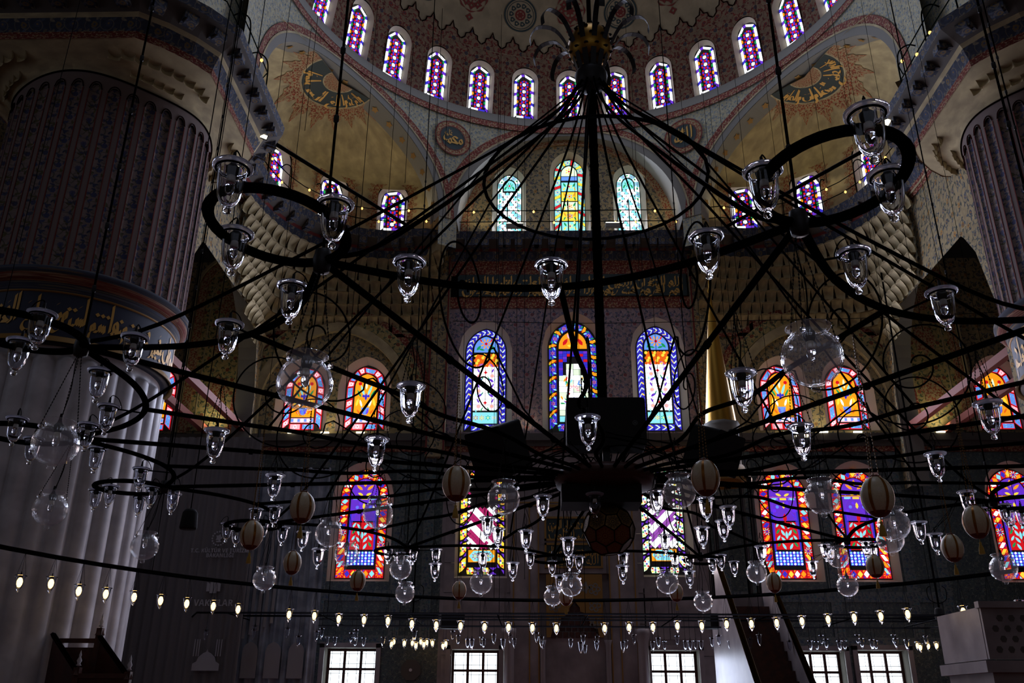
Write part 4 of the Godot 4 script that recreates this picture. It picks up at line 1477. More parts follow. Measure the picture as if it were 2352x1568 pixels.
func pattern(kind: String, w: float, h: float, k: float) -> Array:
	var L := []
	var full := outline(w - 0.04, h - 0.04, k, 12)
	match kind:
		"star":
			var i := 0
			for c in border(w, h, k, 0.03, w * 0.13, [0.5, 0.17]):
				L.append([quadp(c[0], c[1], c[2], c[3]), "white" if i % 2 == 0 else ("blue" if i % 4 == 1 else "violet")])
				i += 1
			var p := w * 0.37
			var y := w * 0.34
			var r := 0
			while y < h - w * 0.3:
				L.append([star(0, y, w * 0.105, 6, 0.66, PI / 6), "white"])
				for q in 6:
					var a := PI / 3 * q
					L.append([ngon(cos(a + PI / 6) * w * 0.185, y + sin(a + PI / 6) * w * 0.185, w * 0.052, 6), "red"])
					L.append([rectp(cos(a) * w * 0.17, y + sin(a) * w * 0.17, w * 0.085, w * 0.085), "violet" if (q + r) % 2 else "blue"])
				for e in [-1.0, 1.0]:
					L.append([leafp(e * w * 0.30, y + p * 0.5, w * 0.2, w * 0.12, PI / 2), "amber" if (r + int(e)) % 2 == 0 else "green"])
					L.append([rectp(e * w * 0.31, y, w * 0.08, w * 0.12), "violet"])
				y += p
				r += 1
		"chain":
			var bw := w * 0.155
			var i := 0
			for c in border(w, h, k, 0.04, bw, [0.27]):
				L.append([quadp(c[0], c[1], c[2], c[3]), "blue", 1])
				L.append([cellpoly(c, [[0.1, 0.1], [0.45, 0.12], [0.95, 0.5], [0.7, 0.52]]), "pale"])
				L.append([cellpoly(c, [[0.1, 0.9], [0.45, 0.88], [0.95, 0.5], [0.7, 0.48]]), "yellow" if i % 2 else "pale"])
				i += 1
			var iw := w - bw * 2 - 0.2
			var top := h - bw - 0.1
			var ar := arch_rise(iw, k)
			# flower head under the arch
			L.append([shift(outline(iw, ar + 0.12, k, 8), Vector2(0, top - ar - 0.12)), "sky", 1])
			rosette(L, 0, top - ar * 0.55, iw * 0.26, 8, "amber", "red")
			for e in [-1.0, 1.0]:
				L.append([leafp(e * iw * 0.3, top - ar * 0.85, iw * 0.3, iw * 0.13, PI / 2 + e * 0.7), "green"])
				L.append([leafp(e * iw * 0.17, top - ar * 0.98, iw * 0.26, iw * 0.1, e * 0.25), "green"])
				L.append([leafp(e * iw * 0.22, top - ar * 0.3, iw * 0.2, iw * 0.08, PI / 2 - e * 0.5), "red"])
			# honeycomb
			var y0 := top - ar - 0.2
			for ry in 5:
				for rx in 8:
					var x := -iw / 2 + (rx + 0.5 + (0.5 if ry % 2 else 0.0)) * iw / 8.0
					if absf(x) < iw / 2 - 0.03:
						L.append([ngon(x, y0 - 0.05 - ry * 0.125, 0.078, 6, PI / 6), "orange" if (rx + ry) % 3 else "yellow"])
			# white field with violet scrolls, red hearts and thin green stems
			var fy1 := y0 - 0.52
			var fy0 := 0.95
			var n := int((fy1 - fy0) / 0.24)
			for ry in n:
				var yy := fy0 + (ry + 0.5) * (fy1 - fy0) / n
				for rx in 4:
					L.append([rectp(-iw / 2 + (rx + 0.5) * iw / 4, yy, iw / 4, (fy1 - fy0) / n), "white", 1])
			var m := 3
			for e in m:
				var cy := fy0 + (e + 0.5) * (fy1 - fy0) / m
				L.append([star(0, cy, 0.11, 4, 0.5), "red"])
				for s in [-1.0, 1.0]:
					L.append([leafp(s * iw * 0.22, cy + 0.34, 0.34, 0.13, PI * 0.5 + s * 1.0), "violet"])
					L.append([leafp(s * iw * 0.3, cy + 0.1, 0.26, 0.09, PI * 0.5 - s * 0.4), "violet"])
					L.append([ngon(s * iw * 0.27, cy - 0.16, 0.1, 8), "pink"])
					L.append([ngon(s * iw * 0.27, cy - 0.16, 0.045, 6), "amber"])
					L.append([leafp(s * iw * 0.13, cy - 0.28, 0.28, 0.07, PI * 0.5 + s * 0.5), "green"])
					L.append([leafp(s * iw * 0.38, cy - 0.34, 0.2, 0.07, PI * 0.5 - s * 0.3), "cyan"])
			# foot panel
			L.append([rectp(0, 0.62, iw, 0.52), "cyan", 1])
			for rx in 4:
				rosette(L, -iw / 2 + (rx + 0.5) * iw / 4, 0.62, 0.13, 6, ["red", "amber", "green", "pink"][rx], "yellow")
		"vase":
			var bw := w * 0.165
			var i := 0
			for c in border(w, h, k, 0.04, bw, [0.62, 0.2]):
				if i % 2 == 0:
					L.append([cellpoly(c, [[0.12, 0.05], [0.88, 0.05], [1.0, 0.5], [0.88, 0.95], [0.12, 0.95], [0.0, 0.5]]), "blue", 1])
					var m := cellpt(c, 0.5, 0.5)
					rosette(L, m.x, m.y, bw * 0.3, 6, "amber", "red")
					for q in [[0.16, 0.3], [0.16, 0.72], [0.84, 0.3], [0.84, 0.72]]:
						var pp := cellpt(c, q[0], q[1])
						L.append([leafp(pp.x, pp.y, bw * 0.5, bw * 0.22, (m - pp).angle() + 0.8), "green" if q[1] < 0.5 else "cyan"])
				else:
					L.append([cellpoly(c, LOZ), "amber"])
					L.append([cellpoly(c, [[0.0, 0.05], [0.35, 0.05], [0.05, 0.4]]), "yellow"])
					L.append([cellpoly(c, [[0.0, 0.95], [0.35, 0.95], [0.05, 0.6]]), "red"])
				i += 1
			var iw := w - bw * 2 - 0.24
			var top := h - bw - 0.14
			var ar := arch_rise(iw, k)
			L.append([shift(outline(iw, ar + 0.1, k, 8), Vector2(0, top - ar - 0.1)), "amber", 1])
			for e in [-1.0, 1.0]:
				L.append([leafp(e * iw * 0.26, top - ar * 0.7, iw * 0.34, iw * 0.17, PI / 2 + e * 0.6), "red"])
				L.append([leafp(e * iw * 0.14, top - ar * 0.35, iw * 0.24, iw * 0.1, PI / 2 - e * 0.4), "pink"])
				L.append([leafp(e * iw * 0.1, top - ar * 0.95, iw * 0.2, iw * 0.1, e * 0.3), "yellow"])
			L.append([ngon(0, top - ar * 0.62, 0.14, 8), "sky"])
			# blue brickwork above the niche
			var y1 := top - ar - 0.2
			for ry in 9:
				for rx in 7:
					var x := -iw / 2 + (rx + 0.5) * iw / 7.0
					var yy := y1 - 0.07 - ry * 0.13
					if absf(x) > iw * 0.5 - 0.55 * (1.0 - ry / 12.0) * iw * 0.5 - ry * 0.005 or ry < 2:
						L.append([rectp(x, yy, iw / 7.0, 0.12), "blue" if (rx + ry) % 3 else ("red" if ry % 2 else "violet")])
			# pale field with a flowering bush
			var fy := y1 - 1.2
			var nn := 9
			for ry in nn:
				for rx in 4:
					var yy := 0.75 + (ry + 0.5) * (fy + 0.6 - 0.75) / nn
					if yy < fy or absf(-iw / 2 + (rx + 0.5) * iw / 4) < iw * 0.3:
						L.append([rectp(-iw / 2 + (rx + 0.5) * iw / 4, yy, iw / 4, (fy + 0.6 - 0.75) / nn), "white" if (rx + ry) % 3 else "pale", 1])
			rng.seed = 91
			for q in 26:
				var x := rng.randf_range(-0.42, 0.42) * iw
				var yy := rng.randf_range(0.9, fy)
				var a := rng.randf() * TAU
				L.append([leafp(x, yy, rng.randf_range(0.18, 0.3), 0.09, a), ["green", "cyan", "red", "green", "amber", "sky"][q % 6]])
			for q in 7:
				var a := PI * q / 6.0
				L.append([leafp(cos(a) * 0.2, 1.9 + sin(a) * 0.2, 0.22, 0.09, a), "pink"])
			for rx in 5:
				L.append([rectp(-iw / 2 + (rx + 0.5) * iw / 5, 0.6, iw / 5, 0.26), ["cyan", "white", "pale", "white", "cyan"][rx]])
		"lily":
			var bw := w * 0.17
			var i := 0
			for c in border(w, h, k, 0.04, bw, [0.32, 0.62]):
				L.append([quadp(c[0], c[1], c[2], c[3]), "red", 1])
				if i % 2 == 0:
					L.append([cellpoly(c, [[0.1, 0.1], [0.9, 0.1], [0.9, 0.9], [0.1, 0.9]]), "pink"])
					var m := cellpt(c, 0.5, 0.5)
					rosette(L, m.x, m.y, bw * 0.34, 6, "white", "red")
				else:
					L.append([cellpoly(c, [[0.06, 0.14], [0.94, 0.14], [0.94, 0.86], [0.06, 0.86]]), "sky"])
					for q in [[0.3, 0.35], [0.3, 0.7], [0.7, 0.35], [0.7, 0.7]]:
						var pp := cellpt(c, q[0], q[1])
						L.append([leafp(pp.x, pp.y, bw * 0.42, bw * 0.2, (cellpt(c, 1, 0.5) - cellpt(c, 0, 0.5)).angle() + (0.5 if q[1] < 0.5 else -0.5)), "cyan" if q[0] < 0.5 else "green"])
				i += 1
			var iw := w - bw * 2 - 0.18
			var top := h - bw - 0.1
			L.append([shift(outline(iw, top - 0.62, k, 8), Vector2(0, 0.62)), "amber", 1])
			for e in [-1.0, 1.0]:
				L.append([leafp(e * iw * 0.16, 1.85, 0.62, 0.14, PI / 2 - e * 0.35), "cyan"])
				L.append([leafp(e * iw * 0.3, 1.7, 0.5, 0.12, PI / 2 - e * 0.5), "green"])
				L.append([leafp(e * iw * 0.36, 1.3, 0.44, 0.14, PI / 2 + e * 0.25), "yellow"])
				L.append([leafp(e * iw * 0.2, 1.25, 0.36, 0.1, PI / 2 - e * 0.3), "white"])
				L.append([ngon(e * iw * 0.28, 2.15, 0.09, 6), "red"])
				L.append([leafp(e * iw * 0.1, 0.88, 0.3, 0.13, PI / 2 - e * 0.25), "violet"])
				L.append([leafp(e * iw * 0.28, 0.86, 0.3, 0.1, PI / 2 - e * 0.6), "orange"])
				L.append([ngon(e * iw * 0.1, 1.58, 0.07, 6), "blue"])
			L.append([leafp(0, 2.1, 0.5, 0.13, PI / 2), "pale"])
			L.append([leafp(0, 1.55, 0.4, 0.14, PI / 2), "blue"])
			L.append([quadp(Vector2(-0.2, 1.06), Vector2(0.2, 1.06), Vector2(0.08, 0.72), Vector2(-0.08, 0.72)), "sky"])
			L.append([rectp(0, 0.48, iw, 0.22), "pink", 1])
			for rx in 7:
				L.append([rectp(-iw / 2 + (rx + 0.5) * iw / 7, 0.48, iw / 7 * 0.8, 0.14), "white" if rx % 2 else "sky"])
		"lozenge", "lozenge2":
			var bw := w * 0.17
			var i := 0
			for c in border(w, h, k, 0.04, bw, [0.27]):
				L.append([quadp(c[0], c[1], c[2], c[3]), "red", 1])
				if i % 13 == 6:
					var m := cellpt(c, 0.5, 0.5)
					rosette(L, m.x, m.y, bw * 0.5, 8, "cyan" if kind == "lozenge" else "white", "blue")
				else:
					L.append([cellpoly(c, [[0.5, 0.06], [0.97, 0.5], [0.5, 0.94], [0.03, 0.5]]), ["amber", "cyan", "blue", "yellow", "white"][i % 5]])
					L.append([cellpoly(c, [[0.0, 0.04], [0.36, 0.04], [0.0, 0.36]]), ["blue", "amber", "cyan"][i % 3]])
					L.append([cellpoly(c, [[0.0, 0.96], [0.36, 0.96], [0.0, 0.64]]), ["amber", "blue", "red"][i % 3]])
				i += 1
			for e in [-1.0, 1.0]:
				L.append([rectp(e * (w / 2 - bw / 2 - 0.04), bw / 2 + 0.04, bw, bw), "red", 2])
				rosette(L, e * (w / 2 - bw / 2 - 0.04), bw / 2 + 0.04, bw * 0.5, 8, "amber", "violet")
			rosette(L, 0, h - bw * 0.55, bw * 0.52, 8, "amber", "violet")
			var iw := w - bw * 2 - 0.2
			# blue lattice at the foot
			L.append([rectp(0, 0.82, iw, 0.56), "blue", 1])
			for ry in 5:
				for rx in 8:
					L.append([ngon(-iw / 2 + (rx + 0.5) * iw / 8, 0.6 + ry * 0.112, 0.05, 6, (rx + ry) * 0.5), "white" if (rx + ry) % 2 else "cyan"])
			# red field with pale leaves, violet curtain arch, amber head
			L.append([rectp(0, 1.72, iw, 1.12), "red", 1])
			L.append([rectp(0, 2.83, iw, 1.02), "violet", 1])
			L.append([rectp(0, h - 1.16, iw, 0.06), "amber", 1])
			L.append([shift(outline(iw, 0.72, 0.56, 8), Vector2(0, h - 1.12)), "violet", 1])
			L.append([leafp(0, h - 0.62, 0.3, 0.16, PI / 2), "amber"])
			for e in [-1.0, 1.0]:
				L.append([rectp(e * iw * 0.46, 1.9, iw * 0.08, 1.6), "blue"])
				for ry in 4:
					L.append([leafp(e * iw * 0.13, 1.3 + ry * 0.27, 0.3, 0.12, PI / 2 - e * (0.5 + 0.15 * (ry % 2))), "cyan"])
					L.append([leafp(e * iw * 0.3, 1.38 + ry * 0.26, 0.27, 0.11, PI / 2 + e * 0.6), "cyan" if ry % 2 else "green"])
				L.append([quadp(Vector2(e * 0.03, 2.95), Vector2(e * iw * 0.42, 2.35), Vector2(e * iw * 0.42, 3.0), Vector2(e * iw * 0.2, 3.3)), "violet"])
				L.append([quadp(Vector2(e * iw * 0.42, 1.6), Vector2(e * iw * 0.36, 2.5), Vector2(e * iw * 0.2, 2.75), Vector2(e * iw * 0.42, 2.3)), "blue"])
				for ry in 3:
					L.append([ngon(e * iw * (0.12 + ry * 0.12), 3.05 - ry * 0.16, 0.075, 7), "sky" if ry % 2 else "violet"])
				L.append([leafp(e * iw * 0.2, h - 0.78, 0.36, 0.14, PI / 2 - e * 0.9), "amber"])
				L.append([leafp(e * iw * 0.34, h - 1.02, 0.3, 0.12, PI / 2 + e * 0.2), "violet"])
				L.append([leafp(e * iw * 0.15, h - 1.06, 0.26, 0.12, e * 0.4), "yellow"])
				L.append([rectp(e * iw * 0.3, h - 1.24, iw * 0.24, 0.09), "cyan"])
			L.append([rectp(0, h - 1.24, iw * 0.24, 0.09), "yellow"])
			L.append([leafp(0, 2.45, 0.4, 0.2, PI / 2), "red"])
			L.append([leafp(0, 2.95, 0.28, 0.14, PI / 2), "yellow"])
			L.append([leafp(0, 1.75, 0.34, 0.14, PI / 2), "cyan"])
		"diagonal", "diagonal2":
			var bw := w * 0.16
			var i := 0
			var hot := "magenta" if kind == "diagonal" else "lilac"
			for c in border(w, h, k, 0.04, bw, [0.5, 0.17]):
				if i % 2 == 0:
					L.append([cellpoly(c, [[0.1, 0.05], [0.9, 0.05], [1.0, 0.5], [0.9, 0.95], [0.1, 0.95], [0.0, 0.5]]), "yellow" if kind == "diagonal" else "pale", 1])
					for q in [[0.2, 0.3, "yellow"], [0.2, 0.7, "red"], [0.5, 0.22, "green"], [0.5, 0.78, "cyan"], [0.8, 0.3, "red"], [0.8, 0.7, "yellow"], [0.5, 0.5, "blue"], [0.35, 0.5, "pink"], [0.66, 0.5, "white"]]:
						var pp := cellpt(c, q[0], q[1])
						L.append([ngon(pp.x, pp.y, bw * 0.15, 6), q[2]])
				else:
					L.append([cellpoly(c, [[0.0, 0.05], [1.0, 0.05], [0.5, 0.45]]), "violet"])
					L.append([cellpoly(c, [[0.0, 0.95], [1.0, 0.95], [0.5, 0.55]]), "violet"])
				i += 1
			var iw := w - bw * 2 - 0.2
			var top := h - bw - 0.12
			var fy0 := 1.12
			var cell := iw / 6.0
			var sg := 1.0 if kind == "diagonal" else -1.0
			for ry in int((top - fy0) / cell) + 2:
				for rx in 7:
					var x := -iw / 2 + rx * cell + (cell * 0.5 if ry % 2 else 0.0)
					var yy := fy0 + ry * cell * 0.5
					var band := posmod(int(floor((x * sg + iw) / cell + ry * 0.5)), 4)
					if absf(x) < iw / 2 - 0.02 and yy < top - 0.1 - absf(x) * 0.5:
						L.append([ngon(x, yy, cell * 0.5, 4), "white" if band < 2 else hot])
			for ry in int((top - fy0) / cell):
				for e in [-1.0, 1.0]:
					L.append([ngon(e * iw * 0.5, fy0 + ry * cell, cell * 0.4, 4), "white" if (ry + int(e * 0.5 + 0.5)) % 3 else hot])
			L.append([rectp(0, 0.78, iw, 0.5), "amber", 1])
			L.append([PackedVector2Array([Vector2(-iw * 0.48, 0.78), Vector2(-iw * 0.3, 0.56), Vector2(iw * 0.3, 0.56), Vector2(iw * 0.48, 0.78), Vector2(iw * 0.3, 1.0), Vector2(-iw * 0.3, 1.0)]), "cyan", 2])
			for rx in 3:
				rosette(L, (rx - 1) * iw * 0.24, 0.78, 0.15, 6, ["red", "sky", "red"][rx], "yellow")
		"comb":
			var bw := w * 0.2
			var i := 0
			for c in border(w, h, k, 0.03, bw, [0.3]):
				L.append([quadp(c[0], c[1], c[2], c[3]), "cyan" if i % 2 else "white", 1])
				var m := cellpt(c, 0.5, 0.5)
				if i % 2:
					rosette(L, m.x, m.y, bw * 0.42, 6, "magenta", "blue")
				else:
					L.append([cellpoly(c, [[0.2, 0.2], [0.8, 0.5], [0.2, 0.8]]), "green"])
				i += 1
			var iw := w - bw * 2 - 0.12
			for ry in 18:
				for rx in 4:
					var x := -iw / 2 + (rx + (0.5 if ry % 2 else 0.0)) * iw / 3.0
					var yy := 0.36 + ry * 0.145
					if absf(x) < iw / 2 + 0.01 and yy < h - 1.0:
						L.append([ngon(x, yy, 0.092, 6, PI / 6), "white" if (rx + ry) % 3 else "cyan"])
						L.append([ngon(x, yy - 0.097, 0.03, 5), "pink"])
			L.append([shift(outline(iw, 0.6, k, 6), Vector2(0, h - bw - 0.7)), "cyan", 1])
			rosette(L, 0, h - bw - 0.42, 0.2, 8, "green", "red")
			for e in [-1.0, 1.0]:
				L.append([leafp(e * iw * 0.32, h - bw - 0.55, 0.26, 0.1, PI / 2 + e * 0.4), "green"])
		"flowers":
			var bw := w * 0.2
			var i := 0
			for c in border(w, h, k, 0.03, bw, [0.38, 0.16]):
				if i % 2 == 0:
					L.append([quadp(c[0], c[1], c[2], c[3]), "cyan", 1])
					var m := cellpt(c, 0.5, 0.5)
					rosette(L, m.x, m.y, bw * 0.44, 6, "amber", "blue")
					for q in [[0.1, 0.2], [0.9, 0.2], [0.1, 0.8], [0.9, 0.8]]:
						var pp := cellpt(c, q[0], q[1])
						L.append([leafp(pp.x, pp.y, bw * 0.34, bw * 0.16, (m - pp).angle()), "green"])
				else:
					L.append([quadp(c[0], c[1], c[2], c[3]), "red" if i % 4 == 1 else "yellow"])
				i += 1
			var iw := w - bw * 2 - 0.12
			var top := h - bw - 0.08
			for ry in 5:
				L.append([rectp(0, 0.62 + ry * 0.54, iw, 0.5), ["cyan", "yellow", "pale", "yellow", "cyan"][ry], 1])
				rosette(L, 0, 0.62 + ry * 0.54, 0.17, 6, ["yellow", "violet", "amber", "sky", "yellow"][ry], "red")
				for e in [-1.0, 1.0]:
					L.append([leafp(e * iw * 0.3, 0.72 + ry * 0.54, 0.28, 0.11, PI / 2 - e * 0.5), "amber" if ry % 2 else "green"])
					L.append([leafp(e * iw * 0.32, 0.5 + ry * 0.54, 0.24, 0.09, PI / 2 + e * 0.5), "green" if ry % 2 else "yellow"])
			L.append([rectp(0, top - 0.74, iw, 0.22), "sky"])
			L.append([shift(outline(iw, 0.58, k, 6), Vector2(0, top - 0.6)), "pale", 1])
			rosette(L, 0, top - 0.34, 0.2, 6, "yellow", "red")
	# clip to the opening and shrink by half the lead
	var out := []
	for e in L:
		var gap := 0.011 if poly_area(e[0]) > 0.03 or e.size() > 2 else (0.005 if kind != "star" else 0.008)
		for cl in Geometry2D.intersect_polygons(e[0], full):
			if Geometry2D.is_polygon_clockwise(cl):
				continue
			for sh in Geometry2D.offset_polygon(cl, -gap):
				if sh.size() >= 3 and poly_area(sh) > 0.0006 and Geometry2D.triangulate_polygon(sh).size() > 0:
					out.append([sh, e[1], e[2] if e.size() > 2 else 0])
	return out
func poly_area(p: PackedVector2Array) -> float:
	var a := 0.0
	for i in p.size():
		a += p[i].cross(p[(i + 1) % p.size()])
	return absf(a) * 0.5

# a window in its splayed opening; local z points into the room, the wall face is at z = 0
func stained(at: Vector3, bs: Basis, w: float, h: float, k: float, more: float, deep: float, kind: String, label: String, group := "") -> Node3D:
	win_count += 1
	var key := "%s %.2f %.2f %.2f" % [kind, w, h, more]
	var n: Node3D
	if win_cache.has(key):
		n = win_cache[key].duplicate()
		n.name = "window_%d" % win_count
	else:
		n = Node3D.new()
		n.name = "window_%d" % win_count
		# plaster reveal
		var mb := MB.new()
		var a := outline(w + more * 2, h + more + 0.12, k, 12)
		var b := outline(w, h, k, 12)
		var m := a.size()
		for i in m:
			var j := (i + 1) % m
			mb.quad(Vector3(a[i].x, a[i].y - 0.12, 0.01), Vector3(a[j].x, a[j].y - 0.12, 0.01), Vector3(b[j].x, b[j].y, -deep), Vector3(b[i].x, b[i].y, -deep))
		part(n, "reveal", mb.mesh(M.jamb))
		mb = MB.new()
		mb.prism(outline(w + 0.06, h + 0.03, k, 12), -deep - 0.06, -deep)
		part(n, "lattice", mb.mesh(M.lead))
		var bag := {}
		for e in pattern(kind, w, h, k):
			var lvl: int = e[2]
			var z1 := -deep + (0.012 if lvl == 1 else (0.02 if lvl == 2 else 0.03))
			if poly_area(e[0]) > 0.0125 and kind != "comb" or poly_area(e[0]) > 0.02:
				mb = MB.new()
				mb.prism(e[0], -deep, z1)
				part(n, "pane", mb.mesh(M["glass_" + e[1]]))
			else:
				if not bag.has(e[1]):
					bag[e[1]] = MB.new()
				bag[e[1]].prism(e[0], -deep, z1)
		var am := ArrayMesh.new()
		for c in bag:
			am.add_surface_from_arrays(Mesh.PRIMITIVE_TRIANGLES, bag[c].arrays())
			am.surface_set_material(am.get_surface_count() - 1, M["glass_" + c])
		if am.get_surface_count():
			var o := part(n, "small_panes", am)
			o.set_meta("kind", "stuff")
		win_cache[key] = n
	add_child(n)
	n.transform = Transform3D(bs, at)
	for mk in ["label", "category", "group"]:
		if n.has_meta(mk):
			n.remove_meta(mk)
	tag(n, label, "window", group, "structure")
	return n

func windows() -> void:
	var b := Basis.IDENTITY
	var names := ["left of the tall middle one", "", "right of the tall middle one"]
	for i in 3:
		var q: Array = W2C[i]
		stained(Vector3(q[0], q[1], WZ), b, q[2], q[3], q[4], 0.25, 0.4, q[5], "tall pointed stained-glass window under the inscription, %s" % (names[i] if i != 1 else "tallest, with blue flower cartouches"))
	for q in W2S:
		stained(Vector3(q[0], q[1], WZ), b, q[2], q[3], q[4], 0.25, 0.4, q[5], "stained-glass window with an orange lily and red border under the painted arch on the %s" % ("left" if q[0] < 0 else "right"), "lily windows under the %s arch" % ("left" if q[0] < 0 else "right"))
	for q in W3:
		var l := "red and blue stained-glass window with lozenge border in the tiled wall on the %s" % ("left" if q[0] < 0 else "right")
		if q[5] == "diagonal":
			l = "stained-glass window with magenta and white diagonals left of the mihrab"
		elif q[5] == "diagonal2":
			l = "stained-glass window with lilac and pale diagonals right of the mihrab"
		stained(Vector3(q[0], q[1], WZ), b, q[2], q[3], q[4], 0.25, 0.3, q[5], l, "lozenge windows of the tiled wall" if q[5] == "lozenge" else "")
	for s in [-1.0, 1.0]:
		stained(Vector3(s * 17.9, 6.45, WZ), b, 2.02, 4.5, 0.56, 0.25, 0.3, "lozenge", "red and blue stained-glass window half hidden behind the %s pier, lower row" % ("left" if s < 0 else "right"))
		stained(Vector3(s * 18.15, 12.62, WZ), b, 1.74, 3.0, 0.60, 0.25, 0.3, "lily", "sliver of stained-glass window beside the %s pier, upper row" % ("left" if s < 0 else "right"))
	for i in 3:
		var q: Array = WL[i]
		stained(Vector3(q[0], q[1], WZ), b, q[2], q[3], q[4], 0.2, 0.35, q[5], ["pale honeycomb stained-glass window left of the yellow flowered one", "yellow and green flowered stained-glass window, tallest under the middle arch", "pale honeycomb stained-glass window right of the yellow flowered one"][i])
	for i in 15:
		var th := (i - 7) * 11.3 + 1.0
		var r := deg_to_rad(th)
		var right := Vector3(cos(r), 0, sin(r))
		var inw := Vector3(-sin(r), 0, cos(r))
		var up := (Vector3.UP * 2.6 + inw * 0.32).normalized()
		stained(dome_map(DR * r, 28.14), Basis(right, up, right.cross(up)), 1.04, 2.5, 0.5, 0.13, 0.28, "star", "small round-arched stained-glass window with star pattern in the ring round the half dome", "ring of windows in the half dome")
	# clear windows near the floor, in wooden frames
	for i in W1.size():
		var q: Array = W1[i]
		win_count += 1
		var n := Node3D.new()
		n.name = "window_%d" % win_count
		add_child(n)
		n.position = Vector3(q[0], q[1], WZ)
		tag(n, ["bright clear window in a wooden frame low in the wall, leftmost beside the printed tarp", "bright clear casement window below the magenta stained glass", "bright clear casement window below the lilac stained glass", "narrow bright clear window beside the dark framed door niche", "bright clear casement window low in the tiled wall on the right"][i], "window", "", "structure")
		var w: float = q[2]
		var h: float = q[3]
		var mb := MB.new()
		for e in [-1.0, 1.0]:
			mb.quad(Vector3(e * w / 2, 0, 0.02), Vector3(e * w / 2, h, 0.02), Vector3(e * w / 2, h, -0.7), Vector3(e * w / 2, 0, -0.7))
		mb.quad(Vector3(-w / 2, h, 0.02), Vector3(w / 2, h, 0.02), Vector3(w / 2, h, -0.7), Vector3(-w / 2, h, -0.7))
		mb.quad(Vector3(-w / 2, 0, 0.02), Vector3(w / 2, 0, 0.02), Vector3(w / 2, 0, -0.7), Vector3(-w / 2, 0, -0.7))
		part(n, "reveal", mb.mesh(M.stone_grey))
		mb = MB.new()
		for e in [-0.5, -0.17, 0.17, 0.5]:
			mb.box(Vector3(e * (w - 0.1), h / 2, -0.62), Vector3(0.1, h, 0.12))
		for e in 5:
			mb.box(Vector3(0, 0.05 + e * (h - 0.1) / 4.0, -0.62), Vector3(w, 0.09, 0.1))
		part(n, "wooden_frame", mb.mesh(M.wood_dark))
		var pm := MB.new()
		pm.box(Vector3.ZERO, Vector3((w - 0.1) / 3.0 - 0.08, (h - 0.1) / 4.0 - 0.06, 0.012))
		var pmesh := pm.mesh(M.day_pane)
		for rx in 3:
			for ry in 4:
				part(n, "pane", pmesh, Transform3D(Basis.IDENTITY, Vector3((rx - 1) * (w - 0.1) / 3.0, 0.05 + (ry + 0.5) * (h - 0.1) / 4.0, -0.64)))
		# grille outside seen against the light
		mb = MB.new()
		for e in 6:
			mb.tube(PackedVector3Array([Vector3(-w / 2 + (e + 0.5) * w / 6, 0, -0.6), Vector3(-w / 2 + (e + 0.5) * w / 6, h, -0.6)]), 0.008, 4)
		for e in 8:
			mb.tube(PackedVector3Array([Vector3(-w / 2, (e + 0.5) * h / 8, -0.6), Vector3(w / 2, (e + 0.5) * h / 8, -0.6)]), 0.008, 4)
		part(n, "grille", mb.mesh(M.iron))
		mb = MB.new()
		for e in [-1.0, 1.0]:
			mb.box(Vector3(e * (w / 2 + 0.09), h / 2, 0.05), Vector3(0.18, h + 0.3, 0.14))
		mb.box(Vector3(0, h + 0.09, 0.05), Vector3(w + 0.36, 0.18, 0.14))
		part(n, "casing", mb.mesh(M.marble))

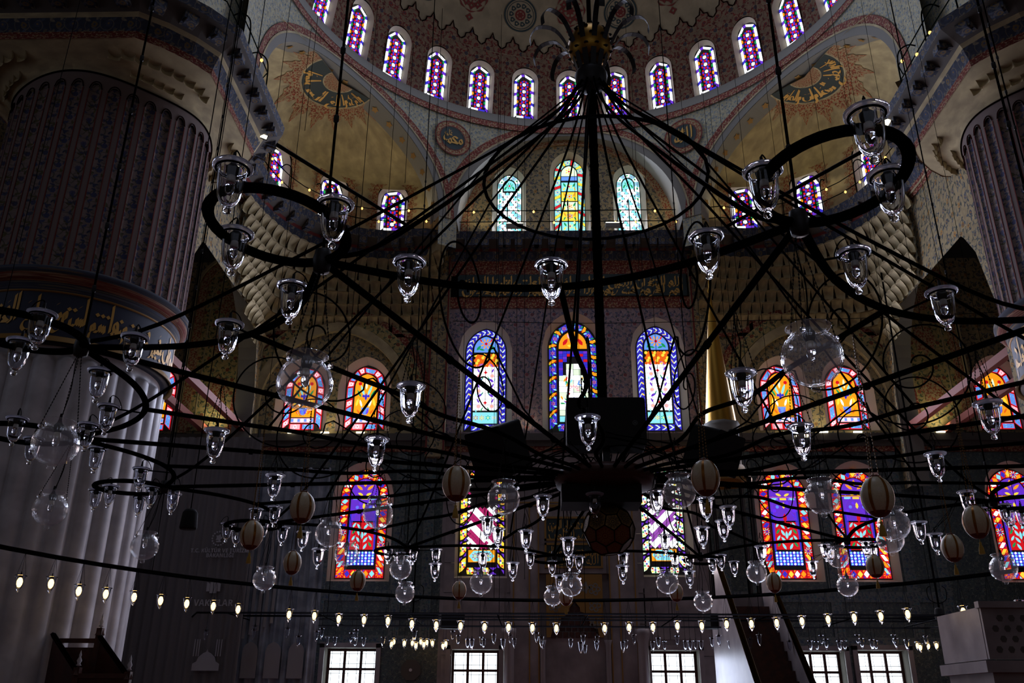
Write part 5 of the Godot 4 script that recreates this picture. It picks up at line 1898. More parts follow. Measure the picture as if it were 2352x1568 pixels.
# ---- the gallery on the cornice: mouldings, rails, bulbs and floodlights
func gallery_path() -> PackedVector3Array:
	var l := []
	for i in 8:
		l.append(EX[i])
	var a := smooth(l, 5)
	var out := PackedVector3Array()
	out.append_array(a)
	out.append_array(lerps(Vector3(-5.6, 0, -35.92), Vector3(5.6, 0, -35.92), 8))
	for i in range(a.size() - 1, -1, -1):
		out.append(Vector3(-a[i].x, 0, a[i].z))
	return out
func inward(p: PackedVector3Array, i: int) -> Vector3:
	return (p[mini(i + 1, p.size() - 1)] - p[maxi(i - 1, 0)]).normalized().cross(Vector3.UP)
func gallery() -> void:
	var g := gallery_path()
	var t := thing("trim_1", "painted cornice with brackets carrying the gallery below the arches", "cornice", Vector3.ZERO, "", "structure")
	for q in [[-0.1, 20.2, 0.05, 20.5, "red_band"], [0.05, 20.5, 0.2, 20.92, "leaf_frieze"], [0.2, 20.92, 0.26, 21.04, "red_paint"], [0.26, 21.04, 0.7, 21.3, "stone_dark"], [0.7, 21.3, 0.78, 21.66, "leaf_frieze"], [0.78, 21.66, -0.2, 21.7, "stone_grey"]]:
		var mb := MB.new()
		var p := PackedVector3Array()
		var uv := PackedVector2Array()
		var s := 0.0
		for r in 2:
			s = 0.0
			for i in g.size():
				if i > 0:
					s += g[i].distance_to(g[i - 1])
				p.append(g[i] + inward(g, i) * q[r * 2] + Vector3(0, q[r * 2 + 1], 0))
				uv.append(Vector2(s, r * 0.42))
		mb.grid(p, uv, g.size())
		part(t, "cornice_moulding", mb.mesh(M[q[4]]))
	var br := MB.new()
	br.box(Vector3(0, 0, 0), Vector3(0.34, 0.3, 0.5))
	br.box(Vector3(0, -0.16, -0.1), Vector3(0.26, 0.12, 0.26))
	var bm := br.mesh(M.leaf_frieze)
	var acc := 0.0
	for i in range(1, g.size()):
		var d := g[i].distance_to(g[i - 1])
		acc += d
		if acc > 0.72:
			acc = 0.0
			var n := inward(g, i)
			part(t, "bracket", bm, Transform3D(Basis(Vector3.UP.cross(n), Vector3.UP, n), g[i] + n * 0.46 + Vector3(0, 21.14, 0)))
	var extra := g.size()
	for i in 15:
		var x := -5.3 + i * 0.757
		part(t, "bracket", bm, Transform3D(Basis.IDENTITY, Vector3(x, 21.14, -35.92 + 0.46)))
	# railing
	var rp := []
	var ip := [Vector3(-11.9, 20.45, -19.1), Vector3(-10.72, 20.45, -20.3), Vector3(-10.66, 20.45, -22.2), Vector3(-10.66, 20.45, -24.2)]
	for q in ip:
		rp.append(q)
	for i in range(6, g.size() - 6, 2):
		rp.append(g[i] + inward(g, i) * 0.5 + Vector3(0, 21.68, 0))
	for i in 4:
		rp.append(Vector3(-ip[3 - i].x, ip[3 - i].y, ip[3 - i].z))
	var path := PackedVector3Array(rp)
	var rail := thing("gallery_railing", "thin dark green pipe railing with curved posts along the gallery", "railing", Vector3.ZERO)
	for h in [0.62, 1.2]:
		var mb := MB.new()
		var c := PackedVector3Array()
		for q in path:
			c.append(q + Vector3(0, h, 0))
		mb.tube(c, 0.022, 5)
		part(rail, "rail", mb.mesh(M.rail_green))
	acc = 0.0
	var blb := 0
	var bulb := bulb_mesh(0.055)
	for i in range(1, path.size()):
		var d := path[i].distance_to(path[i - 1])
		var n := inward(path, i)
		acc += d
		if acc > 1.7:
			acc = 0.0
			var mb := MB.new()
			var q := path[i]
			mb.tube(smooth([q, q + Vector3(0, 1.2, 0), q + Vector3(0, 1.75, 0) - n * 0.1, q + Vector3(0, 1.95, 0) - n * 0.4, q + Vector3(0, 1.85, 0) - n * 0.65], 4), 0.026, 5)
			part(rail, "post", mb.mesh(M.rail_green))
		var steps := maxi(1, int(d / 0.8))
		for e in steps:
			var q := path[i - 1].lerp(path[i], (e + 0.3) / steps)
			blb += 1
			var o := solo("gallery_bulb", bulb, "tiny warm bulb on the gallery railing", "bulb", "bulbs along the gallery railing")
			o.position = q + Vector3(0, 0.62 - 0.06 if blb % 3 else 1.2 - 0.06, 0)
	# floodlights
	for e in [[592.0, 300.0, -25.0, 1.0], [2058.0, 278.0, -25.0, -1.0]]:
		var q := pz(e[0], e[1], e[2])
		var f := thing("floodlight", "rectangular floodlight with glowing face under the %s pier cornice" % ("left" if e[3] > 0 else "right"), "lamp", q)
		f.basis = Basis.looking_at(Vector3(-0.5 * e[3], 0.6, -0.62), Vector3.UP)
		var mb := MB.new()
		mb.box(Vector3(0, 0, -0.06), Vector3(0.8, 0.42, 0.14))
		part(f, "housing", mb.mesh(M.plastic))
		mb = MB.new()
		mb.box(Vector3(0, 0, 0.02), Vector3(0.72, 0.34, 0.03))
		part(f, "lamp_face", mb.mesh(M.flood_face))
		spot(q + f.basis.z * 0.12, f.basis.z, 70.0, WARM, 0.8)
	for e in [[-2.45, 22.0], [2.05, 22.0]]:
		var q := Vector3(e[0], e[1], -35.15)
		var f := thing("floodlight", "slim glowing floodlight on the gallery before the %s honeycomb window" % ("left" if e[0] < 0 else "right"), "lamp", q)
		var mb := MB.new()
		mb.box(Vector3(0, -0.12, 0.05), Vector3(0.78, 0.2, 0.16))
		part(f, "housing", mb.mesh(M.stone_grey))
		mb = MB.new()
		mb.box(Vector3(0, 0.0, 0.0), Vector3(0.74, 0.07, 0.2))
		part(f, "lamp_face", mb.mesh(M.flood_face))
	# beams of the hidden floods that wash the niches and the wall
	for s in [-1.0, 1.0]:
		spot(Vector3(s * 11.9, 21.95, -28.2), Vector3(-s * 0.1, 1.0, -0.35), 75.0, WARM, 2.0)
		spot(Vector3(s * 10.6, 21.95, -33.6), Vector3(-s * 0.05, 1.0, 0.25), 75.0, WARM, 1.9)
		spot(Vector3(s * 7.2, 21.95, -34.9), Vector3(-s * 0.1, 1.0, 0.2), 70.0, WARM, 1.6)
		spot(Vector3(s * 4.2, 21.95, -35.1), Vector3(-s * 0.2, 1.0, -0.05), 75.0, WARM, 1.2)
		spot(Vector3(s * 10.3, 12.45, -35.2), Vector3(0, 1.0, -0.25), 78.0, WARM, 1.0)
		spot(Vector3(s * 15.2, 12.45, -35.2), Vector3(0, 1.0, -0.25), 70.0, WARM, 1.6)
		spot(Vector3(s * 1.9, 12.45, -35.5), Vector3(0, 1.0, -0.3), 70.0, Color(1.0, 0.9, 0.75), 0.35)
		for x in [8.9, 10.4, 11.8, 15.2]:
			var q := Vector3(s * x, 12.34, -35.66)
			var f := thing("ledge_lamp", "small warm uplight on the window ledge %s of the middle bay" % ("left" if s < 0 else "right"), "lamp", q, "ledge uplights")
			var mb := MB.new()
			mb.box(Vector3(0, -0.01, 0), Vector3(0.34, 0.06, 0.1))
			part(f, "lamp_face", mb.mesh(M.flood_face))
			omni(f, Vector3(0, 0.1, 0.05), WARM, 0.09, 0.08)
		# iron tie rods across the niche arches
		var tb := MB.new()
		var p0 := pz(597, 308, -25.6)
		tb.tube(PackedVector3Array([Vector3(s * absf(p0.x), p0.y, p0.z), Vector3(s * 7.0, 21.85, -35.4)]), 0.075, 6)
		solo("tie_rod", tb.mesh(M.iron), "thick iron tie rod spanning the %s niche above the gallery" % ("left" if s < 0 else "right"), "rod")
func bulb_mesh(r: float) -> ArrayMesh:
	var mb := MB.new()
	mb.lathe(PackedVector2Array([Vector2(0, -r * 1.1), Vector2(r * 0.6, -r * 0.9), Vector2(r * 0.95, -r * 0.2), Vector2(r * 0.8, r * 0.5), Vector2(r * 0.35, r * 1.1), Vector2(0, r * 1.15)]), 8)
	return mb.mesh(M.bulb_dim)

# ---- the chandelier
var NODES := []
var SPOKES := []
func chandelier() -> void:
	var t := thing("chandelier", "vast circular black iron chandelier frame with scrolls, spokes and scalloped rim", "chandelier", HUB)
	var px := [[1835, 512], [740, 600], [188, 797], [170, 1005], [378, 1118], [630, 1200], [935, 1257], [1273, 1275], [1608, 1278], [1945, 1240], [2280, 1150]]
	for q in px:
		var w := py(q[0], q[1], HUB.y)
		NODES.append(w - HUB)
	for k in 3:
		var a := deg_to_rad(5.3) - (11 + k) * TAU / 14.0
		NODES.append(Vector3(sin(a), 0, cos(a)) * 7.7)
	var n := NODES.size()
	var mids := []
	# rim: arcs that curve in towards the hub between the cusps, a loop outside each cusp
	for i in n:
		var a: Vector3 = NODES[i]
		var b: Vector3 = NODES[(i + 1) % n]
		var m := (a + b) * 0.5
		var ch := a.distance_to(b)
		var inn := m - m.normalized() * ch * 0.21
		mids.append(inn)
		var mb := MB.new()
		mb.tube(smooth([a, a.lerp(b, 0.25) - m.normalized() * ch * 0.155, inn, a.lerp(b, 0.75) - m.normalized() * ch * 0.155, b], 6), 0.042, 8, false, -1.0, 0.8)
		part(t, "rim_arc", mb.mesh(M.iron))
		mb = MB.new()
		var dir := a.normalized()
		var sd := dir.cross(Vector3.UP)
		var c := []
		for e in 20:
			var an := TAU * e / 20.0
			c.append(a + dir * (0.62 - 0.62 * cos(an)) + sd * sin(an) * 0.5)
		mb.tube(smooth(c, 2, true), 0.048, 8, true, -1.0, 0.8)
		part(t, "rim_loop", mb.mesh(M.iron))
		mb = MB.new()
		mb.lathe(PackedVector2Array([Vector2(0, -0.12), Vector2(0.07, -0.1), Vector2(0.085, 0), Vector2(0.07, 0.1), Vector2(0, 0.12)]), 10, a)
		part(t, "rim_joint", mb.mesh(M.iron))
	# spokes: straight ones to the cusps, wavy ones to the middle of the arcs
	for i in n:
		var mb := MB.new()
		var a: Vector3 = NODES[i]
		mb.tube(lerps(a.normalized() * 0.7 + Vector3(0, 0.02, 0), a, 6), 0.034, 6)
		for e in [0.3, 0.5, 0.7]:
			var q := a * float(e)
			mb.tube(PackedVector3Array([q - a.normalized() * 0.03, q + a.normalized() * 0.03]), 0.046, 6)
		part(t, "spoke", mb.mesh(M.iron))
		SPOKES.append([a.normalized() * 0.7, a])
		mb = MB.new()
		var m: Vector3 = mids[i]
		var dir := m.normalized()
		var sd := dir.cross(Vector3.UP)
		var c := PackedVector3Array()
		for e in 41:
			var f := e / 40.0
			var amp := 0.13 * sin(PI * clampf(f * 1.3, 0, 1)) * (1.0 if i == 0 else 0.75)
			c.append(m * lerpf(0.7 / m.length(), 1.0, f) + sd * sin(f * TAU * 2.6) * amp + Vector3(0, sin(f * TAU * 2.6 + 1.0) * amp * 0.5, 0))
		mb.tube(c, 0.030, 6)
		part(t, "wavy_spoke", mb.mesh(M.iron))
		SPOKES.append([m.normalized() * 0.7, m])
	# hoop, stays from the crown, and braces
	var HY := 5.8
	var HR := 2.15
	var mb := MB.new()
	var hc := []
	for i in 32:
		var a := TAU * i / 32
		hc.append(Vector3(sin(a) * HR, HY, cos(a) * HR))
	mb.tube(PackedVector3Array(hc), 0.035, 7, true)
	part(t, "hoop", mb.mesh(M.iron))
	for i in n:
		var a: Vector3 = NODES[i]
		var dir := a.normalized()
		var rr := a.length()
		mb = MB.new()
		mb.tube(smooth([dir * 0.18 + Vector3(0, 8.35, 0), dir * 0.75 + Vector3(0, 7.35, 0), dir * HR + Vector3(0, HY, 0), dir * lerpf(HR, rr, 0.33) + Vector3(0, 3.75, 0), dir * lerpf(HR, rr, 0.66) + Vector3(0, 1.75, 0), dir * lerpf(HR, rr, 0.88) + Vector3(0, 0.5, 0), a + Vector3(0, 0.05, 0)], 5), 0.026, 6)
		part(t, "stay", mb.mesh(M.iron))
		var m: Vector3 = mids[i]
		var md := m.normalized()
		mb = MB.new()
		if i % 2 == 0:
			mb.tube(PackedVector3Array([md * 0.12 + Vector3(0, 8.2, 0), md * HR + Vector3(0, HY, 0), m * 0.78 + Vector3(0, 0.0, 0)]), 0.018, 6)
			part(t, "brace", mb.mesh(M.iron))
		# scroll standing on the spoke
		mb = MB.new()
		var c := []
		var cx := rr * 0.66
		for e in 46:
			var f := e / 45.0
			var an := 0.4 + f * TAU * 1.85
			var r := 0.86 * pow(1.0 - f, 1.25) + 0.07
			c.append(dir * (cx - cos(an) * r) + Vector3(0, 0.98 - sin(an) * r * 1.05, 0))
		var lead := [dir * (rr * 0.36) + Vector3(0, 0.05, 0), dir * (rr * 0.44) + Vector3(0, 0.1, 0)]
		mb.tube(smooth(lead + c, 2), 0.013, 5)
		part(t, "scroll", mb.mesh(M.iron))
		mb = MB.new()
		c = []
		cx = rr * 0.40
		for e in 36:
			var f := e / 35.0
			var an := PI - 0.5 - f * TAU * 1.6
			var r := 0.5 * pow(1.0 - f, 1.2) + 0.05
			c.append(md * (cx - cos(an) * r) + Vector3(0, 0.62 + sin(an) * r, 0))
		mb.tube(PackedVector3Array(c), 0.011, 5)
		part(t, "scroll", mb.mesh(M.iron))
	# post, crown and hub
	mb = MB.new()
	mb.tube(PackedVector3Array([Vector3(0, -0.2, 0), Vector3(0, 8.3, 0)]), 0.085, 12)
	for e in 16:
		mb.tube(PackedVector3Array([Vector3(0, 0.7 + e * 0.46, 0), Vector3(0, 0.73 + e * 0.46, 0)]), 0.095, 12)
	part(t, "post", mb.mesh(M.iron))
	mb = MB.new()
	mb.tube(PackedVector3Array([Vector3(0, 8.3, 0), Vector3(0, 26.0, 0)]), 0.05, 8)
	part(t, "suspension_rod", mb.mesh(M.iron))
	mb = MB.new()
	mb.lathe(PackedVector2Array([Vector2(0.1, 8.0), Vector2(0.3, 8.15), Vector2(0.34, 8.4), Vector2(0.26, 8.55), Vector2(0.1, 8.6)]), 16)
	part(t, "crown_collar", mb.mesh(M.iron))
	mb = MB.new()
	var gp := PackedVector2Array()
	for e in 15:
		var an := -PI / 2 + PI * e / 14.0
		gp.append(Vector2(maxf(0.0, cos(an) * 0.46), 9.15 + sin(an) * 0.5))
	mb.lathe(gp, 24)
	var ball := part(t, "gilded_ball", mb.mesh(M.gilt))
	mb = MB.new()
	for e in 12:
		for r in 5:
			var an := TAU * (e + (r % 2) * 0.5) / 12
			var el := -0.9 + r * 0.45
			var q := Vector3(sin(an) * cos(el) * 0.47, 9.15 + sin(el) * 0.51, cos(an) * cos(el) * 0.47)
			mb.lathe(PackedVector2Array([Vector2(0.035, -0.012), Vector2(0.05, 0.0), Vector2(0.035, 0.012), Vector2(0.0, 0.0)]), 6, q)
	part(ball, "pierced_tracery", mb.mesh(M.blackish))
	for e in 12:
		var an := TAU * (e + 0.25) / 12
		var d := Vector3(sin(an), 0, cos(an))
		var sd := d.cross(Vector3.UP)
		mb = MB.new()
		var q := smooth([d * 0.24 + Vector3(0, 8.4, 0), d * 0.42 + Vector3(0, 9.0, 0), d * 0.72 + Vector3(0, 9.5, 0), d * 1.08 + Vector3(0, 9.55, 0), d * 1.25 + Vector3(0, 9.3, 0), d * 1.24 + Vector3(0, 9.08, 0)], 4)
		for i in q.size() - 1:
			mb.quad(q[i] - sd * 0.055, q[i] + sd * 0.055, q[i + 1] + sd * 0.055, q[i + 1] - sd * 0.055)
			mb.quad(q[i] + sd * 0.055 + Vector3(0, 0.012, 0), q[i] - sd * 0.055 + Vector3(0, 0.012, 0), q[i + 1] - sd * 0.055 + Vector3(0, 0.012, 0), q[i + 1] + sd * 0.055 + Vector3(0, 0.012, 0))
			for s in [-1.0, 1.0]:
				mb.quad(q[i] + sd * 0.055 * s, q[i + 1] + sd * 0.055 * s, q[i + 1] + sd * 0.055 * s + Vector3(0, 0.012, 0), q[i] + sd * 0.055 * s + Vector3(0, 0.012, 0))
		part(t, "crown_strap", mb.mesh(M.iron))
	mb = MB.new()
	mb.lathe(PackedVector2Array([Vector2(0, -0.2), Vector2(0.5, -0.2), Vector2(0.82, -0.13), Vector2(0.86, 0.0), Vector2(0.8, 0.1), Vector2(0.3, 0.16), Vector2(0.0, 0.18)]), 36)
	part(t, "hub_disc", mb.mesh(M.wood_dark))
	mb = MB.new()
	mb.box(Vector3(-0.1, -0.33, 0.1), Vector3(1.3, 0.3, 0.7))
	part(t, "hub_box", mb.mesh(M.plastic))
	# tangle of cables over the hub
	mb = MB.new()
	rng.seed = 77
	for e in 26:
		var an := rng.randf() * TAU
		var d := Vector3(sin(an), 0, cos(an))
		var d2 := Vector3(sin(an + 0.6), 0, cos(an + 0.6))
		mb.tube(smooth([d * 0.25 + Vector3(0, 0.2, 0), d * 0.6 + Vector3(0, rng.randf_range(0.35, 0.7), 0), d.lerp(d2, 0.5) * 1.1 + Vector3(0, rng.randf_range(0.25, 0.55), 0), d2 * rng.randf_range(1.4, 2.2) + Vector3(0, 0.06, 0)], 5), 0.012, 4)
	part(t, "hub_cables", mb.mesh(M.cable))
	# suspension chains from the vault to the cusps
	for i in n:
		if i in [3, 5, 7, 9]:
			continue
		mb = MB.new()
		var a: Vector3 = NODES[i]
		mb.tube(PackedVector3Array([a, a + Vector3(0, 16.0 if i < 3 else 20.0, 0)]), 0.014, 5)
		for e in 14:
			mb.lathe(PackedVector2Array([Vector2(0.0, -0.06), Vector2(0.026, -0.03), Vector2(0.026, 0.03), Vector2(0, 0.06)]), 6, a + Vector3(0, 0.7 + e * 0.8, 0))
		part(t, "suspension_cable", mb.mesh(M.cable))
	# loudspeakers on the hub
	speaker(pz(1390, 977, -14.2), Basis.IDENTITY, Vector3(1.3, 0.82, 0.5), true, "wide black loudspeaker standing over the chandelier hub, back to the viewer")
	speaker(pz(1145, 1035, -15.4), Basis(Vector3.UP, -0.7) * Basis(Vector3.RIGHT, 0.45), Vector3(0.85, 0.9, 0.6), false, "black loudspeaker tilted down left of the chandelier hub")
	speaker(pz(1640, 1035, -15.6), Basis(Vector3.UP, 0.8) * Basis(Vector3.RIGHT, 0.4), Vector3(0.85, 0.75, 0.6), false, "black loudspeaker tilted down right of the chandelier hub")
	# many-faced lantern under the hub
	polyhedron(pz(1398, 1216, HUB.z))

func speaker(at: Vector3, bs: Basis, s: Vector3, badge: bool, label: String) -> void:
	var t := thing("loudspeaker", label, "speaker", at)
	t.basis = bs
	var mb := MB.new()
	var o := PackedVector2Array()
	var r := 0.05
	for c in [[1, 1, 0], [-1, 1, 1], [-1, -1, 2], [1, -1, 3]]:
		for k in 4:
			var a: float = c[2] * PI / 2 + k * PI / 6
			o.append(Vector2(c[0] * (s.x / 2 - r) + cos(a) * r, c[1] * (s.y / 2 - r) + sin(a) * r))
	mb.prism(o, -s.z / 2, s.z / 2)
	var back := o.duplicate()
	back.reverse()
	part(t, "cabinet", mb.mesh(M.plastic))
	mb = MB.new()
	mb.box(Vector3(0, 0, -s.z / 2 - 0.01), Vector3(s.x * 0.92, s.y * 0.9, 0.03))
	part(t, "grille", mb.mesh(M.blackish))
	if badge:
		mb = MB.new()
		ring2(mb, Vector2(s.x * 0.36, -0.03), 0.034, 0.042, func(x: float, y: float) -> Vector3: return Vector3(x, y, s.z / 2 + 0.004), 20)
		for k in 3:
			var d := Vector2(cos(k * PI / 3 + PI / 6), sin(k * PI / 3 + PI / 6))
			var e := Vector2(-d.y, d.x) * 0.004
			var c := Vector2(s.x * 0.36, -0.03)
			var q := [c - d * 0.03 - e, c + d * 0.03 - e, c + d * 0.03 + e, c - d * 0.03 + e]
			mb.quad(Vector3(q[0].x, q[0].y, s.z / 2 + 0.004), Vector3(q[1].x, q[1].y, s.z / 2 + 0.004), Vector3(q[2].x, q[2].y, s.z / 2 + 0.004), Vector3(q[3].x, q[3].y, s.z / 2 + 0.004))
		part(t, "badge", mb.mesh(mat("badge_grey", Color(0.22, 0.22, 0.23), 0.4)))
	mb = MB.new()
	mb.box(Vector3(0, -s.y / 2 - 0.12, 0), Vector3(0.12, 0.28, 0.12))
	part(t, "bracket", mb.mesh(M.iron))

func polyhedron(at: Vector3) -> void:
	var t := thing("faceted_lantern", "many-faced hanging lantern of reddish panels with gilt pierced tracery under the hub", "lantern", at)
	var g := (1.0 + sqrt(5.0)) / 2.0
	var vs := []
	for b in [[0.0, 1.0, 3.0 * g], [1.0, 2.0 + g, 2.0 * g], [2.0, 1.0 + 2.0 * g, g]]:
		for s in 8:
			var p := [b[0] * (1 if s & 1 else -1), b[1] * (1 if s & 2 else -1), b[2] * (1 if s & 4 else -1)]
			for r in 3:
				var v := Vector3(p[r], p[(r + 1) % 3], p[(r + 2) % 3])
				var dup := false
				for o in vs:
					if o.distance_to(v) < 0.01:
						dup = true
				if not dup:
					vs.append(v)
	var R := 0.43
	var rot := Basis(Vector3(1, 0.3, 0.2).normalized(), 0.45)
	for i in vs.size():
		vs[i] = rot * (vs[i].normalized() * R)
	# faces: every plane through three neighbours that leaves all points on one side
	var edge := 9.0
	for i in range(1, vs.size()):
		edge = minf(edge, vs[0].distance_to(vs[i]))
	var done := {}
	var frame := MB.new()
	for i in vs.size():
		var nb := []
		for j in vs.size():
			if i != j and vs[i].distance_to(vs[j]) < edge * 1.05:
				nb.append(j)
				if j > i:
					frame.tube(PackedVector3Array([vs[i], vs[j]]), 0.012, 5)
		for a in nb.size():
			for b in range(a + 1, nb.size()):
				var nn: Vector3 = (vs[nb[a]] - vs[i]).cross(vs[nb[b]] - vs[i]).normalized()
				if nn.dot(vs[i]) < 0:
					nn = -nn
				var d := nn.dot(vs[i])
				var f := []
				var ok := true
				for j in vs.size():
					var e := nn.dot(vs[j]) - d
					if e > 0.002:
						ok = false
					if absf(e) < 0.002:
						f.append(j)
				if not ok:
					continue
				var key := str(f)
				if done.has(key):
					continue
				done[key] = true
				var c := Vector3.ZERO
				for j in f:
					c += vs[j]
				c /= f.size()
				var bs := Basis.looking_at(-nn, Vector3(0.1, 0.9, 0.3))
				f.sort_custom(func(p: int, q: int) -> bool:
					var u: Vector3 = bs.inverse() * (vs[p] - c)
					var w: Vector3 = bs.inverse() * (vs[q] - c)
					return atan2(u.y, u.x) < atan2(w.y, w.x))
				var mb := MB.new()
				for j in f.size():
					mb.tri(c - nn * 0.004, vs[f[j]] - nn * 0.004, vs[f[(j + 1) % f.size()]] - nn * 0.004)
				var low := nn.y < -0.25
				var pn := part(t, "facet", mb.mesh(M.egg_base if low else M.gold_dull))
				mb = MB.new()
				var rr: float = (vs[f[0]] - c).length()
				var mp := func(x: float, y: float) -> Vector3: return c + bs * Vector3(x, y, 0.004)
				for k in 12:
					var an := TAU * k / 12
					ring2(mb, Vector2(cos(an), sin(an)) * rr * 0.42, rr * 0.08, rr * 0.13, mp, 7)
					ring2(mb, Vector2(cos(an + 0.26), sin(an + 0.26)) * rr * 0.64, rr * 0.06, rr * 0.1, mp, 6)
				ring2(mb, Vector2.ZERO, rr * 0.12, rr * 0.2, mp, 10)
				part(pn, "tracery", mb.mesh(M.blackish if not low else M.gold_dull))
	part(t, "frame", frame.mesh(M.gold))
	var mb2 := MB.new()
	mb2.tube(PackedVector3Array([Vector3(0, R, 0), Vector3(0, HUB.y - 0.2 - at.y, 0)]), 0.02, 6)
	part(t, "hanger", mb2.mesh(M.iron))

# ---- glass lamps
var LM := {}
func lamp_meshes() -> void:
	var body := PackedVector2Array()
	for q in [[0.0, -0.385], [0.018, -0.383], [0.03, -0.372], [0.033, -0.358], [0.026, -0.345], [0.019, -0.336], [0.02, -0.328], [0.036, -0.318], [0.06, -0.292], [0.08, -0.25], [0.093, -0.19], [0.1, -0.12], [0.104, -0.05], [0.108, -0.022], [0.122, -0.012], [0.14, -0.006], [0.146, 0.002], [0.145, 0.012], [0.138, 0.016], [0.118, 0.008], [0.101, -0.004], [0.097, -0.03], [0.093, -0.12], [0.086, -0.19], [0.073, -0.245], [0.052, -0.284], [0.026, -0.304], [0.0, -0.308]]:
		body.append(Vector2(q[0], q[1]))
	var mb := MB.new()
	mb.lathe(body, 48, Vector3.ZERO, 0.06, 8)
	LM.bell = mb.mesh(M.glass)
	mb = MB.new()
	mb.lathe(PackedVector2Array([Vector2(0.106, -0.024), Vector2(0.122, -0.0135), Vector2(0.14, -0.0075), Vector2(0.1475, 0.002), Vector2(0.146, 0.0135), Vector2(0.138, 0.0175)]), 32)
	LM.brim = mb.mesh(M.brim)
	var gl := PackedVector2Array()
	for q in [[0.0, -0.275], [0.022, -0.273], [0.034, -0.258], [0.034, -0.245], [0.026, -0.235], [0.045, -0.222]]:
		gl.append(Vector2(q[0], q[1]))
	for i in 13:
		var a := -1.32 + i * 2.22 / 12.0
		gl.append(Vector2(cos(a) * 0.225, sin(a) * 0.225))
	for q in [[0.132, 0.19], [0.14, 0.215], [0.165, 0.232], [0.172, 0.24], [0.165, 0.248], [0.145, 0.242], [0.13, 0.22], [0.124, 0.19]]:
		gl.append(Vector2(q[0], q[1]))
	for i in 13:
		var a := 0.9 - i * 2.3 / 12.0
		gl.append(Vector2(cos(a) * 0.212, sin(a) * 0.212))
	gl.append(Vector2(0, -0.212))
	mb = MB.new()
	mb.lathe(gl, 96, Vector3.ZERO, 0.06, 32)
	LM.globe = mb.mesh(M.glass_thin)
	mb = MB.new()
	mb.lathe(PackedVector2Array([Vector2(0, -0.075), Vector2(0.034, -0.07), Vector2(0.046, -0.04), Vector2(0.05, 0.0), Vector2(0.028, 0.03), Vector2(0.018, 0.06), Vector2(0.011, 0.13), Vector2(0, 0.135)]), 12)
	LM.socket = mb.mesh(M.plastic)
	mb = MB.new()
	mb.lathe(PackedVector2Array([Vector2(0.0, -0.135), Vector2(0.032, -0.135), Vector2(0.036, -0.12), Vector2(0.03, -0.075), Vector2(0.0, -0.07)]), 12)
	LM.base = mb.mesh(M.ceramic)
	mb = MB.new()
	mb.lathe(PackedVector2Array([Vector2(0.0, -0.235), Vector2(0.016, -0.23), Vector2(0.03, -0.21), Vector2(0.036, -0.18), Vector2(0.034, -0.15), Vector2(0.03, -0.136), Vector2(0, -0.136)]), 12)
	LM.bulb = mb.mesh(M.glass)
	LM.bulb_on = mb.mesh(M.bulb_lit)
	mb = MB.new()
	var c := PackedVector3Array()
	for i in 20:
		c.append(Vector3(cos(TAU * i / 20) * 0.118, -0.018, sin(TAU * i / 20) * 0.118))
	mb.tube(c, 0.0085, 6, true)
	LM.collar = mb.mesh(M.iron)
	mb = MB.new()
	mb.tube(smooth([Vector3(0, 0.13, 0), Vector3(-0.03, 0.16, 0.0), Vector3(-0.1, 0.12, 0), Vector3(-0.15, 0.02, 0), Vector3(-0.15, -0.03, 0)], 5), 0.006, 5)
	LM.loop = mb.mesh(M.cable)
	mb = MB.new()
	for s in 3:
		var a := TAU * s / 3.0
		mb.lathe(PackedVector2Array([Vector2(0.0, -0.025), Vector2(0.022, -0.015), Vector2(0.026, 0.005), Vector2(0.015, 0.02), Vector2(0, 0.025)]), 8, Vector3(cos(a) * 0.2, 0.15, sin(a) * 0.2))
	LM.lugs = mb.mesh(M.glass)
	# egg
	var ep := PackedVector2Array()
	for i in 17:
		var a := -PI / 2 + PI * i / 16.0
		ep.append(Vector2(maxf(0.0, cos(a)) * 0.15, sin(a) * 0.195))
	mb = MB.new()
	mb.lathe(ep, 28)
	LM.egg = mb.mesh(M.egg)
	mb = MB.new()
	for s in 6:
		var a := TAU * s / 6.0 + 0.2
		var d := Vector3(cos(a), 0, sin(a))
		var sd := d.cross(Vector3.UP)
		var p := PackedVector3Array()
		var uv := PackedVector2Array()
		for i in 17:
			for e in [-1.0, 1.0]:
				p.append(d * (ep[i].x * 1.012 + 0.001) + Vector3(0, ep[i].y * 1.012, 0) + sd * e * 0.012 * (0.25 + cos(PI * (i / 16.0 - 0.5))))
				uv.append(Vector2(e, i))
		mb.grid(p, uv, 2, true)
	LM.egg_band = mb.mesh(M.egg_band)
	mb = MB.new()
	mb.lathe(PackedVector2Array([Vector2(0, -0.2), Vector2(0.045, -0.193), Vector2(0.078, -0.172), Vector2(0.1, -0.147), Vector2(0.098, -0.144)]), 20)
	LM.egg_cap = mb.mesh(M.egg_base)
	mb = MB.new()
	mb.lathe(PackedVector2Array([Vector2(0.045, 0.187), Vector2(0.05, 0.196), Vector2(0.03, 0.205), Vector2(0, 0.206)]), 16)
	LM.egg_top = mb.mesh(M.egg_base)
	mb = MB.new()
	mb.lathe(PackedVector2Array([Vector2(0.0, -0.37), Vector2(0.034, -0.37), Vector2(0.026, -0.3), Vector2(0.012, -0.26), Vector2(0.016, -0.245), Vector2(0.004, -0.23), Vector2(0.003, -0.2)]), 10)
	LM.tassel = mb.mesh(M.tassel)
	# small lit lamp: cup of clear glass with a glowing bulb
	mb = MB.new()
	mb.lathe(PackedVector2Array([Vector2(0.0, -0.32), Vector2(0.02, -0.315), Vector2(0.02, -0.3), Vector2(0.04, -0.27), Vector2(0.075, -0.19), Vector2(0.092, -0.08), Vector2(0.1, -0.01), Vector2(0.125, 0.0), Vector2(0.12, 0.01), Vector2(0.094, 0.0), Vector2(0.085, -0.08), Vector2(0.068, -0.185), Vector2(0.034, -0.26), Vector2(0, -0.27)]), 14)
